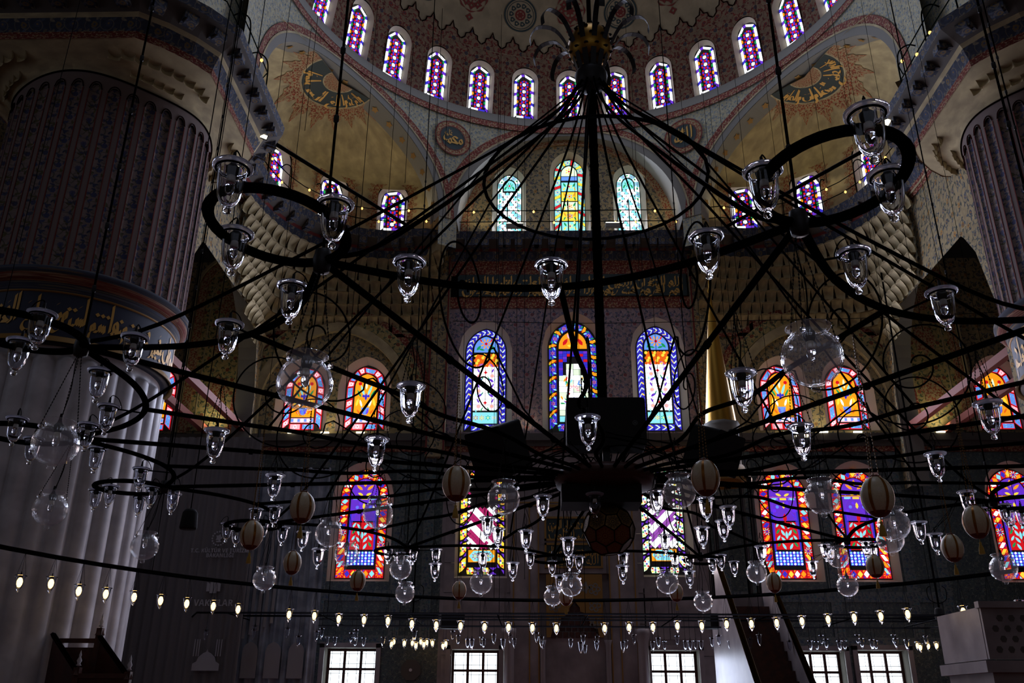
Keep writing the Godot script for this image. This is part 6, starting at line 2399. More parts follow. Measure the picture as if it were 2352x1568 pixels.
	LM.cup = mb.mesh(M.glass)
	mb = MB.new()
	mb.lathe(PackedVector2Array([Vector2(0.0, -0.235), Vector2(0.03, -0.22), Vector2(0.052, -0.17), Vector2(0.058, -0.11), Vector2(0.042, -0.06), Vector2(0.025, -0.035), Vector2(0, -0.03)]), 12)
	LM.flame = mb.mesh(M.bulb_lit)
	mb = MB.new()
	mb.lathe(PackedVector2Array([Vector2(0, -0.035), Vector2(0.04, -0.03), Vector2(0.04, 0.01), Vector2(0.015, 0.04), Vector2(0.008, 0.09), Vector2(0, 0.09)]), 8)
	LM.small_socket = mb.mesh(M.plastic)
func chains(parent: Node, r: float, y0: float, top: Vector3, m: Material, links: bool, cord := true) -> void:
	var mb := MB.new()
	for s in 3:
		var a := TAU * s / 3.0
		var p := Vector3(cos(a) * r, y0, sin(a) * r)
		var q := top
		mb.tube(PackedVector3Array([p, q]), 0.0028, 3)
		if links:
			var n := int(p.distance_to(q) / 0.034)
			for i in n:
				mb.lathe(PackedVector2Array([Vector2(0, -0.016), Vector2(0.0085, 0.0), Vector2(0, 0.016)]), 4, p.lerp(q, (i + 0.5) / n))
		else:
			mb.tube(PackedVector3Array([p, q]), 0.005, 3)
	part(parent, "chain", mb.mesh(m))
	if cord:
		mb = MB.new()
		mb.tube(smooth([Vector3(0, y0 + 0.1, 0), top * 0.45 + Vector3(0.02, y0 * 0.55, 0.01), top * 0.78 + Vector3(-0.015, y0 * 0.2, 0), top], 4), 0.006, 4)
		part(parent, "cord", mb.mesh(M.cable))

# where a thing hangs, told from the hub by what it points at
func where(p: Vector3) -> String:
	var d := p - HUB
	var r := Vector2(d.x, d.z).length()
	var a := rad_to_deg(atan2(d.x, -d.z))
	var to := "the entrance side"
	if absf(a) < 25: to = "the prayer niche"
	elif absf(a) < 52: to = "the %s tiled wall" % ("left" if a < 0 else "right")
	elif absf(a) < 80: to = "the %s pier" % ("left" if a < 0 else "right")
	elif absf(a) < 115: to = "the %s aisle" % ("left" if a < 0 else "right")
	elif absf(a) < 155: to = "the %s rear aisle" % ("left" if a < 0 else "right")
	return ("close to the hub towards " if r < 3.4 else ("halfway out towards " if r < 5.8 else "at the rim towards ")) + to
# slide a hanging lamp along its line of sight until a spoke passes over it; returns [place, point on the spoke]
func under_spoke(x: float, y: float, dep: float, most: float) -> Array:
	var best := []
	var bd := 1e9
	for i in 41:
		var f := 0.82 + 0.38 * i / 40.0
		var p := pd(x, y, dep * f)
		if p.y > HUB.y - most:
			continue
		for e in SPOKES:
			var q := Geometry3D.get_closest_point_to_segment(Vector3(p.x, HUB.y, p.z), e[0] + HUB, e[1] + HUB)
			var d := Vector2(q.x - p.x, q.z - p.z).length() + absf(f - 1.0) * 0.8
			if d < bd:
				bd = d
				best = [p, q]
	if best.is_empty():
		var p := py(x, y, HUB.y - most)
		best = [p, Vector3(p.x, HUB.y, p.z)]
	return best
func lamps() -> void:
	lamp_meshes()
	# points of the rim, to tie the clipped lamps to
	var rim := []
	var n := NODES.size()
	for i in n:
		var a: Vector3 = NODES[i] + HUB
		var b: Vector3 = NODES[(i + 1) % n] + HUB
		var m: Vector3 = (NODES[i] + NODES[(i + 1) % n]) * 0.5
		for e in 21:
			var f := e / 20.0
			rim.append(a.lerp(b, f) - m.normalized() * a.distance_to(b) * 0.21 * (1.0 - pow(2.0 * f - 1.0, 2.0)))
		var dir: Vector3 = NODES[i].normalized()
		var sd := dir.cross(Vector3.UP)
		for e in 20:
			var an := TAU * e / 20.0
			rim.append(a + dir * (0.62 - 0.62 * cos(an)) + sd * sin(an) * 0.5)
	# bell lamps clipped to the rim: x, y of the brim in the photograph
	var clip := [[535, 385], [542, 537], [770, 470], [672, 658], [527, 745], [940, 603], [1266, 610], [1622, 545], [1752, 395], [1990, 262], [2038, 403], [1960, 582], [2162, 672], [97, 722], [48, 785], [310, 775], [231, 853], [250, 934], [40, 962], [204, 976], [78, 1008], [224, 1030], [325, 1077], [255, 1117], [222, 1126], [350, 1119], [322, 1140], [400, 1119], [435, 1145], [632, 1165], [553, 1170], [523, 1203], [545, 1215], [605, 1200], [650, 1212],
		[892, 1258], [950, 1260], [1002, 1262], [920, 1270], [1218, 1270], [1268, 1290], [1308, 1275], [1330, 1279], [1550, 1275], [1583, 1278], [1635, 1283], [1655, 1275], [1685, 1290], [1865, 1255], [1988, 1245], [2003, 1250], [1905, 1258], [2200, 1185], [2287, 1190], [2305, 1160], [2325, 1195]]
	for q in clip:
		var at := py(q[0], q[1], HUB.y + 0.03)
		var best := Vector3.ZERO
		var bd := 1e9
		for r in rim:
			var d: float = at.distance_to(r)
			if d < bd:
				bd = d
				best = r
		if bd > 0.55: # a lamp hangs by its clip right beside the iron
			at = best + (at - best).normalized() * 0.3
			at.y = HUB.y + 0.03
			bd = 0.3
		var t := thing("clipped_lamp", "clear glass bell lamp clipped to the iron " + where(at).replace("at the rim", "rim"), "lamp", at, "bell lamps clipped to the chandelier rim")
		bell(t)
		part(t, "collar", LM.collar)
		var to := best - at
		var yaw := atan2(-to.z, to.x)
		part(t, "cable", LM.loop, Transform3D(Basis(Vector3.UP, yaw + PI), Vector3.ZERO))
		var mb := MB.new()
		var fl := Vector3(to.x, 0, to.z).normalized()
		mb.tube(PackedVector3Array([fl * 0.112 + Vector3(0, -0.018, 0), to * 0.98]), 0.011, 5)
		part(t, "clip_arm", mb.mesh(M.iron))
	# bell lamps on chains: x, y of the brim and its width in pixels
	var hang := [[944, 888, 58], [498, 990, 46], [866, 1010, 44], [1350, 960, 54], [1702, 858, 58], [1838, 980, 46], [2268, 927, 54], [2148, 1043, 46], [632, 1092, 40], [1247, 1140, 38], [1366, 1135, 34], [1507, 1130, 33], [1620, 1145, 31], [1672, 1165, 36], [1612, 1212, 30], [1527, 1230, 26], [2220, 1130, 38], [2110, 1200, 30], [2147, 1227, 27], [1120, 1190, 29], [1144, 1215, 27], [1208, 1220, 29], [1305, 1237, 29], [697, 1222, 25], [732, 1262, 26], [1000, 1295, 25], [1109, 1272, 23], [1178, 1293, 25], [1285, 1322, 23], [1430, 1300, 25], [1583, 1312, 22], [1865, 1290, 22], [1660, 1197, 27], [1748, 1255, 23], [1431, 1272, 22]]
	for q in hang:
		var dep: float = 0.27 * FPX / q[2]
		var us := under_spoke(q[0], q[1], dep, 0.3)
		var at: Vector3 = us[0]
		var t := thing("hanging_lamp", "clear glass bell lamp on chains " + where(at), "lamp", at, "bell lamps hanging on chains")
		bell(t)
		chains(t, 0.14, 0.01, us[1] - at, M.cable, dep < 14.0)
	# ribbed globes: centre of the ball and its width
	for q in [[700, 880, 115], [1865, 820, 125], [127, 1020, 95], [115, 1170, 66], [332, 1255, 52], [868, 1180, 68], [755, 1225, 58], [795, 1272, 50], [920, 1305, 46], [930, 1362, 38], [607, 1330, 42], [1157, 1145, 76], [1560, 1130, 80], [1105, 1338, 42], [1270, 1370, 34], [1312, 1345, 42], [1533, 1338, 42], [1615, 1382, 38], [1738, 1315, 46], [1888, 1142, 74], [2053, 1205, 70], [2045, 1240, 60], [1925, 1280, 50], [1947, 1345, 40], [2305, 1305, 50]]:
		var dep: float = 0.45 * FPX / q[2]
		var us := under_spoke(q[0], q[1], dep, 0.4)
		var at: Vector3 = us[0]
		var t := thing("globe_lamp", "ribbed clear glass globe lamp hanging " + where(at), "lamp", at, "globe lamps hanging on chains")
		part(t, "glass_globe", LM.globe)
		part(t, "lugs", LM.lugs)
		part(t, "socket", LM.socket, Transform3D(Basis.IDENTITY, Vector3(0, 0.2, 0)))
		part(t, "bulb_base", LM.base, Transform3D(Basis.IDENTITY, Vector3(0, 0.2, 0)))
		part(t, "bulb", LM.bulb, Transform3D(Basis.IDENTITY, Vector3(0, 0.2, 0)))
		chains(t, 0.2, 0.16, us[1] - at, M.cable, dep < 14.0)
	# ostrich eggs
	for q in [[1048, 1110, 70], [1620, 1097, 72], [695, 1165, 60], [578, 1228, 50], [672, 1292, 40], [822, 1333, 36], [1055, 1355, 34], [2015, 1140, 66], [2242, 1198, 56], [2187, 1258, 48], [2010, 1300, 40], [1778, 1338, 36], [1553, 1360, 34], [1300, 1370, 34]]:
		var dep: float = 0.30 * FPX / q[2]
		var us := under_spoke(q[0], q[1], dep, 0.4)
		var at: Vector3 = us[0]
		var t := thing("ostrich_egg", "cream gilt-banded ostrich egg hanging " + where(at), "egg ornament", at, "hanging ostrich eggs")
		t.rotation.y = q[0] * 0.37
		part(t, "shell", LM.egg)
		part(t, "gilt_bands", LM.egg_band)
		part(t, "base_cap", LM.egg_cap)
		part(t, "top_cap", LM.egg_top)
		part(t, "tassel", LM.tassel)
		chains(t, 0.045, 0.19, (us[1] - at).rotated(Vector3.UP, -t.rotation.y), M.gold_dull, dep < 14.0, false)
	# small black speakers hung among the lamps
	for q in [[435, 1192, 38, "left"], [2157, 1408, 20, "right"]]:
		var at := pd(q[0], q[1], 0.26 * FPX / q[2])
		var t := thing("pendant_speaker", "small black pendant loudspeaker hanging on the %s side" % q[3], "speaker", at)
		var mb := MB.new()
		mb.lathe(PackedVector2Array([Vector2(0, -0.16), Vector2(0.12, -0.16), Vector2(0.135, -0.13), Vector2(0.115, 0.1), Vector2(0.08, 0.15), Vector2(0, 0.17)]), 20)
		part(t, "body", mb.mesh(M.plastic))
		mb = MB.new()
		mb.tube(PackedVector3Array([Vector3(0, 0.16, 0), Vector3(0, 20.0, 0)]), 0.008, 4)
		part(t, "cable", mb.mesh(M.cable))

func bell(t: Node3D) -> void:
	part(t, "glass_body", LM.bell)
	part(t, "brim", LM.brim)
	part(t, "socket", LM.socket)
	part(t, "bulb_base", LM.base)
	part(t, "bulb", LM.bulb)

# ---- the wide ring of lit lamps and the lamp frames near the far wall
func rings() -> void:
	var RC := Vector3(-0.9, 4.6, -13.5)
	var t := thing("lamp_ring", "huge thin iron ring hung level around the chandelier, carrying lit lamps", "chandelier", RC)
	var mb := MB.new()
	var c := []
	c = []
	for i in 72:
		var a := TAU * i / 72.0
		c.append(Vector3(sin(a) * 12.2, 0, cos(a) * 13.6))
	mb.tube(PackedVector3Array(c), 0.05, 7, true)
	part(t, "hoop", mb.mesh(M.iron))
	for i in 16:
		var a := TAU * (i + 0.4) / 16.0
		mb = MB.new()
		var q := Vector3(sin(a) * 12.2, 0, cos(a) * 13.6)
		mb.tube(PackedVector3Array([q, q + Vector3(0, 22.0, 0)]), 0.008, 4)
		part(t, "suspension_wire", mb.mesh(M.cable))
	var lit := [[45, 1337], [117, 1340], [181, 1357], [243, 1364], [308, 1371], [369, 1379], [429, 1386], [490, 1392], [547, 1399], [664, 1411], [722, 1414], [778, 1421], [836, 1423], [891, 1425], [946, 1432], [1002, 1435], [1058, 1437], [1113, 1439], [1168, 1440], [1223, 1441], [1278, 1442], [1389, 1442], [1445, 1440], [1500, 1440], [1556, 1437], [1612, 1437], [1669, 1433], [1726, 1432], [1784, 1430], [1842, 1426], [1902, 1422], [1962, 1418], [2023, 1415], [2085, 1410], [2213, 1405], [2279, 1400], [2345, 1392]]
	for q in lit:
		var d := ray(q[0], q[1])
		# the lamp hangs straight under the hoop: follow the ray to the hoop's circle
		var best := 1.0
		var bd := 1e9
		for i in 160:
			var s := 14.0 + i * 0.12
			var w := CAMP + d * s - RC
			var e := absf(pow(w.x / 12.2, 2.0) + pow(w.z / 13.6, 2.0) - 1.0)
			if e < bd and w.z < 1.0:
				bd = e
				best = s
		var at := CAMP + d * best + Vector3(0, 0.13, 0)
		var l := thing("lit_lamp", "lit glass cup lamp on the wide ring, " + where(at).get_slice(" towards ", 1) + " side", "lamp", at, "lit lamps on the wide ring")
		part(l, "glass_cup", LM.cup)
		part(l, "bulb", LM.flame)
		part(l, "socket", LM.small_socket)
		omni(l, Vector3(0, -0.13, 0), Color(1.0, 0.8, 0.5), 0.05, 0.05)
		mb = MB.new()
		for e in [-0.1, 0.0, 0.1]:
			mb.tube(PackedVector3Array([Vector3(e, 0.0 if e != 0.0 else 0.08, 0), Vector3(0, 4.6 - at.y, 0)]), 0.004, 3)
		part(l, "wires", mb.mesh(M.cable))
	# long lamp frame before the far wall
	var f := thing("low_chandelier", "long low iron lamp carrier of parallel bars hung before the far wall", "chandelier", Vector3(0, 4.3, -30.0))
	for e in [[-2.3, 0.0, 13.3], [-1.2, 0.12, 12.8], [0.6, 0.05, 13.0], [2.3, -0.02, 12.6]]:
		mb = MB.new()
		mb.tube(PackedVector3Array([Vector3(-e[2], e[1], e[0] * 0.3), Vector3(-e[2] * 0.94, e[1], e[0]), Vector3(e[2] * 0.9, e[1], e[0]), Vector3(e[2] * 0.96, e[1], e[0] * 0.3)]), 0.03, 5)
		part(f, "bar", mb.mesh(M.iron))
	for x in 9:
		mb = MB.new()
		var xx := -11.0 + x * 2.75
		mb.tube(PackedVector3Array([Vector3(xx, 0, -2.0), Vector3(xx, 0, 2.0)]), 0.02, 5)
		mb.tube(PackedVector3Array([Vector3(xx, 0, 0.6), Vector3(xx, 20.0, 0.6)]), 0.009, 4)
		part(f, "cross_bar", mb.mesh(M.iron))
	var pts := []
	for q in [[35, 725], [75, 710], [165, 775], [208, 780], [250, 810], [312, 735], [355, 712], [398, 785], [462, 785], [597, 750], [635, 725], [630, 790], [698, 790], [857, 785], [1112, 735], [1425, 735], [1470, 770], [1548, 800], [1582, 800], [1660, 785], [1680, 800], [1762, 760], [1838, 800], [1898, 765], [1930, 795], [2110, 745], [2150, 780], [2165, 810]]:
		pts.append([640 + q[0] / 3.5636, 1250 + q[1] / 3.5636])
	for q in [[38, 800], [140, 770], [120, 825], [155, 850], [255, 775], [250, 815], [465, 820], [490, 810], [555, 765], [708, 820], [755, 790], [805, 820], [908, 775], [975, 815], [1015, 815], [1060, 815], [1105, 815], [1195, 790], [1250, 770], [1320, 805], [1340, 815], [1508, 795], [1580, 765], [1605, 820]]:
		pts.append([1300 + q[0] / 3.5636, 1250 + q[1] / 3.5636])
	for q in [[400, 775], [430, 815], [597, 815], [652, 820], [690, 770], [728, 800], [838, 815], [880, 815], [985, 765], [1020, 795], [1105, 805], [1135, 815], [1280, 765], [1300, 795], [1390, 805], [1545, 775]]:
		pts.append([1692 + q[0] / 3.5636, 1250 + q[1] / 3.5636])
	for q in [[1472, 690], [1642, 690], [1688, 725], [1855, 690], [1950, 750], [2090, 690], [2080, 720], [2215, 770], [2320, 720]]:
		pts.append([q[0] / 3.5636, 1250 + q[1] / 3.5636])
	var k := 0
	for q in pts:
		k += 1
		var at := pz(q[0], q[1] - 7.0, -30.0 + [-2.3, -1.2, 0.6, 2.3][k % 4])
		var l := thing("small_lamp", "small unlit clear glass lamp hanging from the low frame before the far wall", "lamp", at, "unlit lamps on the low frame")
		var sc := Basis.IDENTITY.scaled(Vector3(0.72, 0.95, 0.72))
		part(l, "glass_cup", LM.cup, Transform3D(sc, Vector3.ZERO))
		part(l, "socket", LM.small_socket)
		mb = MB.new()
		mb.tube(PackedVector3Array([Vector3(0, 0.05, 0), Vector3(0, 4.32 - at.y, 0)]), 0.006, 3)
		part(l, "cord", mb.mesh(M.cable))
	k = 0
	for q in [[640, 925, 808], [640, 945, 790], [640, 1030, 800], [640, 1095, 800], [640, 1125, 820], [640, 1165, 790], [640, 1190, 812], [640, 1215, 795], [640, 1260, 800], [640, 1345, 825], [640, 1370, 805], [1692, 1475, 820], [1692, 1500, 835], [1692, 1565, 825], [1692, 1632, 820], [1692, 1712, 820], [1692, 1782, 815], [1692, 1845, 815], [1692, 1928, 805]]:
		k += 1
		var side := "left" if q[0] < 1000 else "right"
		var rc := Vector3(-6.05, 4.75, -33.6) if q[0] < 1000 else Vector3(13.0, 4.75, -33.6)
		var ra := 1.25 if q[0] < 1000 else 1.6
		var at := pz(q[0] + q[1] / 3.5636, 1250 + q[2] / 3.5636 - 6.0, rc.z)
		var fx := clampf((at.x - rc.x) / ra, -1.0, 1.0)
		at = pz(q[0] + q[1] / 3.5636, 1250 + q[2] / 3.5636 - 6.0, rc.z + sqrt(1.0 - fx * fx) * 0.6 * (1.0 if k % 2 else -1.0))
		var l := thing("small_lit_lamp", "small lit glass lamp of the cluster near the far wall on the %s" % side, "lamp", at, "lit lamp cluster on the %s" % side)
		part(l, "glass_cup", LM.cup, Transform3D(Basis.IDENTITY.scaled(Vector3(0.8, 0.9, 0.8)), Vector3.ZERO))
		part(l, "bulb", LM.flame, Transform3D(Basis.IDENTITY.scaled(Vector3(0.9, 0.9, 0.9)), Vector3.ZERO))
		part(l, "socket", LM.small_socket)
		mb = MB.new()
		mb.tube(PackedVector3Array([Vector3(0, 0.05, 0), Vector3(0, 4.75 - at.y, 0)]), 0.006, 3)
		part(l, "cord", mb.mesh(M.cable))
	for e in [[-6.05, 1.25, "left"], [13.0, 1.6, "right"]]:
		var lc := thing("cluster_chandelier", "small iron hoop chandelier with upright hooks carrying the %s cluster of lit lamps" % e[2], "chandelier", Vector3(e[0], 4.75, -33.6))
		mb = MB.new()
		var hc := PackedVector3Array()
		for i in 28:
			hc.append(Vector3(cos(TAU * i / 28.0) * e[1], 0, sin(TAU * i / 28.0) * 0.6))
		mb.tube(hc, 0.022, 5, true)
		mb.tube(PackedVector3Array([Vector3(-e[1], 0, 0), Vector3(e[1], 0, 0)]), 0.018, 5)
		part(lc, "hoop", mb.mesh(M.iron))
		mb = MB.new()
		mb.tube(PackedVector3Array([Vector3(0, 0, 0), Vector3(0, 16, 0)]), 0.03, 5)
		for sg in [-1.0, 1.0]:
			mb.tube(smooth([Vector3(0, 0.5, 0), Vector3(sg * 0.3, 0.65, 0), Vector3(sg * 0.34, 1.0, 0), Vector3(sg * 0.22, 1.12, 0)], 4), 0.016, 5)
		part(lc, "stem", mb.mesh(M.iron))
	# thin cables dropping from the vaults: x at the top edge of the photograph's view, y where it ends, depth plane
	k = 0
	for q in [[985, 700, -27.0], [700, 300, -26.0], [885, 560, -30.0], [1000, 900, -31.0], [1060, 980, -31.0], [1270, 1150, -33.0], [1560, 620, -30.0], [1620, 900, -32.0], [1670, 800, -29.0], [1900, 420, -27.0], [1960, 330, -27.0], [2010, 500, -28.0], [1185, 1300, -31.0], [1205, 1330, -31.0], [1130, 1320, -30.0], [1395, 1330, -33.0], [1480, 700, -31.0], [600, 520, -26.0], [640, 700, -28.0], [930, 420, -29.0], [2120, 760, -26.0], [2235, 1000, -24.0], [430, 620, -20.0], [395, 1050, -20.0], [385, 1050, -20.3], [1740, 1100, -30.0], [1780, 1000, -31.0]]:
		k += 1
		var at := pz(q[0], q[1], q[2])
		mb = MB.new()
		mb.tube(PackedVector3Array([Vector3.ZERO, Vector3(0, 27.0 - at.y, 0)]), 0.010 if k != 23 else 0.014, 4)
		var o := solo("hanging_cable", mb.mesh(M.cable), "thin dark cable hanging straight down from the vaults", "cable", "cables hanging from the vaults")
		o.position = at
	mb = MB.new()
	mb.tube(smooth([pz(1040, 737, -33.0), pz(1350, 742, -33.0), pz(1660, 737, -33.0), pz(2000, 730, -33.0), pz(2300, 716, -33.0)], 6), 0.014, 4)
	solo("span_wire", mb.mesh(M.cable), "thin wire stretched level across in front of the tall windows", "cable")

# ---- things near the floor: mihrab, minbar, hoardings, pulpit chair, tribune
func frame_rect(mb: MB, cx: float, cy: float, w: float, h: float, b: float, z: float, d: float) -> void:
	for e in [-1.0, 1.0]:
		mb.box(Vector3(cx + e * (w / 2 - b / 2), cy, z), Vector3(b, h, d))
		mb.box(Vector3(cx, cy + e * (h / 2 - b / 2), z), Vector3(w, b, d))
func ground_things() -> void:
	# mihrab
	var t := thing("mihrab", "tall marble prayer niche with gilt borders between the two diagonal-patterned windows", "niche", Vector3(-0.06, 0, WZ))
	var mb := MB.new()
	for e in [-1.0, 1.0]:
		mb.box(Vector3(e * 1.95, 4.7, 0.12), Vector3(1.1, 9.4, 0.3))
	mb.box(Vector3(0, 8.0, 0.1), Vector3(2.9, 2.8, 0.24))
	part(t, "marble_surround", mb.mesh(M.marble))
	mb = MB.new()
	for e in [1.42, 1.78, 2.4]:
		frame_rect(mb, 0, 4.7, e * 2, 8.6 + e * 0.35, 0.05, 0.28, 0.05)
	part(t, "gilt_border", mb.mesh(M.gold_dull))
	for q in [[8.34, 0.86, "A N1 / A L x L w H2 / k A b1 B2 / e L Y / A L m w m b1 by N1"], [7.28, 0.88, "f w L w j h k / s3 d r / A L m s j d / A L L H"]]:
		mb = MB.new()
		mb.box(Vector3(0, q[0], 0.24), Vector3(2.2, q[1], 0.08))
		part(t, "inscription_board", mb.mesh(M.pine))
		mb = MB.new()
		frame_rect(mb, 0, q[0], 2.3, q[1] + 0.1, 0.08, 0.27, 0.08)
		part(t, "inscription_frame", mb.mesh(M.gold_dull))
		mb = MB.new()
		var m := func(u: float, v: float) -> Vector3: return Vector3(u, v, 0.29)
		calli(mb, q[2], -1.0, 1.0, q[0] + 0.0, 0.34, 0.022, m)
		calli(mb, "A L L H / r bd / A L e L m by N1", -1.0, 1.0, q[0] - 0.32, 0.34, 0.022, m)
		part(t, "lettering", mb.mesh(M.gold))
	# gilt arabesque spandrel over the stepped hood
	mb = MB.new()
	var hood := PackedVector2Array([Vector2(-1.1, 0)])
	var poly := PackedVector2Array([Vector2(-1.1, 4.2), Vector2(-0.95, 4.2)])
	for i in 5:
		poly.append(Vector2(-0.9 + i * 0.17, 4.35 + i * 0.2))
		poly.append(Vector2(-0.9 + i * 0.17 + 0.02, 4.5 + i * 0.2))
	poly.append(Vector2(0, 5.55))
	for i in range(4, -1, -1):
		poly.append(Vector2(0.9 - i * 0.17 - 0.02, 4.5 + i * 0.2))
		poly.append(Vector2(0.9 - i * 0.17, 4.35 + i * 0.2))
	poly.append_array([Vector2(0.95, 4.2), Vector2(1.1, 4.2), Vector2(1.1, 6.56), Vector2(-1.1, 6.56)])
	mb.prism(poly, 0.12, 0.26)
	part(t, "gilt_spandrel", mb.mesh(M.gold_dull))
	mb = MB.new()
	for e in [-1.0, 1.0]:
		for j in 3:
			for k in 5:
				var a := TAU * k / 5.0
				ring2(mb, Vector2(e * 0.78, 4.75 + j * 0.62) + Vector2(cos(a), sin(a)) * 0.15, 0.05, 0.1, func(x: float, y: float) -> Vector3: return Vector3(x, y, 0.27), 8)
	for j in 3:
		ring2(mb, Vector2(0.4 * (j - 1), 6.05), 0.06, 0.2, func(x: float, y: float) -> Vector3: return Vector3(x, y, 0.27), 10, 0.3, 5)
	part(t, "spandrel_tracery", mb.mesh(M.stone_grey))
	for r in 5:
		for i in 8 - r:
			mb = MB.new()
			var x := (i - (7 - r) * 0.5) * 0.235
			mb.box(Vector3(x, 4.3 + r * 0.24, 0.02 - 0.09 * (r % 2)), Vector3(0.2, 0.2, 0.2))
			part(t, "stepped_hood", mb.mesh(M.wood_dark))
	mb = MB.new()
	var p := PackedVector3Array()
	var uv := PackedVector2Array()
	for r in 2:
		for i in 13:
			var a := PI * i / 12.0
			p.append(Vector3(-cos(a) * 1.35, 4.3 * r, 0.2 - sin(a) * 0.55))
			uv.append(Vector2(i * 0.25, r * 4.3))
	mb.grid(p, uv, 13)
	part(t, "niche_wall", mb.mesh(M.marble))
	for e in [-1.0, 1.0]:
		mb = MB.new()
		mb.lathe(PackedVector2Array([Vector2(0.16, 0), Vector2(0.1, 0.2), Vector2(0.1, 3.9), Vector2(0.16, 4.1), Vector2(0.0, 4.1)]), 14, Vector3(e * 1.25, 0, 0.3))
		part(t, "corner_column", mb.mesh(M.marble))
	# slim columns beside the low windows
	for x in [-2.6, 2.5]:
		mb = MB.new()
		mb.lathe(PackedVector2Array([Vector2(0.3, 0), Vector2(0.22, 0.3), Vector2(0.2, 4.0), Vector2(0.28, 4.3), Vector2(0.28, 4.5), Vector2(0, 4.5)]), 18, Vector3(x, 0, WZ + 0.4))
		solo("marble_column", mb.mesh(M.marble), "pale marble column %s of the prayer niche beside the casement window" % ("left" if x < 0 else "right"), "column")
	# wall medallion left of the niche
	var wm := thing("wall_plaque", "octagonal dark stone plaque on the marble between the low windows", "plaque", Vector3(-6.35, 3.0, WZ + 0.02))
	mb = MB.new()
	mb.prism(ngon(0, 0, 0.4, 8, PI / 8), 0.0, 0.08)
	part(wm, "slab", mb.mesh(M.stone_dark))
	mb = MB.new()
	mb.prism(ngon(0, 0, 0.06, 8), 0.08, 0.12)
	part(wm, "boss", mb.mesh(M.marble_white))
	# minbar: tower with gilded cone at the wall, stair running towards the viewer
	var mx := 5.7
	var m := thing("minbar", "tall pulpit with gilded conical spire and marble stair, right of the prayer niche", "pulpit", Vector3(mx, 0, -33.4))
	mb = MB.new()
	mb.lathe(PackedVector2Array([Vector2(0.62, 11.9), Vector2(0.6, 12.1), Vector2(0.06, 17.4), Vector2(0.05, 17.5), Vector2(0.0, 17.5)]), 8)
	part(m, "gilded_cone", mb.mesh(M.gilt))
	mb = MB.new()
	mb.lathe(PackedVector2Array([Vector2(0.0, 17.4), Vector2(0.08, 17.5), Vector2(0.03, 17.6), Vector2(0.1, 17.75), Vector2(0.03, 17.9), Vector2(0.02, 18.2), Vector2(0, 18.25)]), 10)
	part(m, "finial", mb.mesh(M.gilt))
	mb = MB.new()
	mb.lathe(PackedVector2Array([Vector2(0.66, 10.2), Vector2(0.66, 11.85), Vector2(0.74, 11.95), Vector2(0.6, 12.0)]), 8)
	part(m, "drum", mb.mesh(M.stone_grey))
	for k in 8:
		var a := TAU * (k + 0.5) / 8
		mb = MB.new()
		var bs := Basis(Vector3.UP, PI * 0.5 - a)
		mb.prism(outline(0.26, 1.1, 0.6, 6), 0.0, 0.03, Transform3D(bs, Vector3(cos(a) * 0.61, 10.5, sin(a) * 0.61)))
		part(m, "drum_panel", mb.mesh(M.blackish))
	mb = MB.new()
	mb.lathe(PackedVector2Array([Vector2(0.95, 9.6), Vector2(1.0, 9.8), Vector2(0.8, 10.2), Vector2(0.66, 10.25)]), 8)
	part(m, "gilt_cornice", mb.mesh(M.gold_dull))
	for ex in [-0.7, 0.7]:
		for ez in [-0.7, 0.7]:
			mb = MB.new()
			mb.tube(PackedVector3Array([Vector3(ex, 5.5, ez), Vector3(ex, 9.7, ez)]), 0.09, 8)
			part(m, "canopy_column", mb.mesh(M.marble))
	mb = MB.new()
	mb.box(Vector3(0, 2.7, 0), Vector3(1.6, 5.4, 1.6))
	part(m, "tower_base", mb.mesh(M.marble))
	for s in [-0.8, 0.8]:
		mb = MB.new()
		var q := PackedVector2Array([Vector2(0, 0), Vector2(6.2, 0), Vector2(6.2, 1.1), Vector2(0.6, 6.4), Vector2(0, 6.4)])
		mb.prism(q, -0.06, 0.06, Transform3D(Basis(Vector3(0, 0, 1), Vector3.UP, Vector3(-1, 0, 0)), Vector3(s, 0, 0.6)))
		part(m, "stair_side", mb.mesh(M.marble))
		mb = MB.new()
		mb.tube(PackedVector3Array([Vector3(s, 1.15, 6.8), Vector3(s, 6.45, 1.2)]), 0.1, 6)
		part(m, "handrail", mb.mesh(M.gold_dull))
	for k in 16:
		mb = MB.new()
		mb.box(Vector3(0, 0.15 + k * 0.31, 6.5 - k * 0.34), Vector3(1.5, 0.3, 0.4))
		part(m, "step", mb.mesh(M.wood_dark))
	# tall dark cupboard door by the stair
	var dn := thing("door_1", "dark framed door niche with an arched top right of the pulpit stair", "door", Vector3(7.55, 0, WZ + 0.05), "", "structure")
	mb = MB.new()
	mb.box(Vector3(0, 1.6, 0.06), Vector3(1.3, 3.2, 0.1))
	part(dn, "door_leaf", mb.mesh(M.blackish))
	mb = MB.new()
	frame_rect(mb, 0, 2.0, 1.8, 4.0, 0.25, 0.1, 0.2)
	part(dn, "door_frame", mb.mesh(M.stone_dark))
	mb = MB.new()
	mb.box(Vector3(0, 3.5, 0.2), Vector3(1.1, 0.3, 0.04))
	part(dn, "door_plate", mb.mesh(M.gold_dull))
	# black speakers on the wall below the windows
	for x in [-3.9, 3.9]:
		var at := pz(1037 if x < 0 else 1650, 1427, -33.0)
		var sp := thing("wall_speaker", "black loudspeaker box hung %s of the prayer niche" % ("left" if x < 0 else "right"), "speaker", at)
		mb = MB.new()
		mb.box(Vector3.ZERO, Vector3(0.85, 0.5, 0.5), Basis(Vector3.UP, 0.3))
		part(sp, "cabinet", mb.mesh(M.plastic))
		mb = MB.new()
		mb.tube(PackedVector3Array([Vector3(0, 0.2, 0), Vector3(0, 0.2, -2.9)]), 0.04, 6)
		part(sp, "wall_arm", mb.mesh(M.iron))
	# grey hoarding cloth with printed crests
	var bz := -29.0
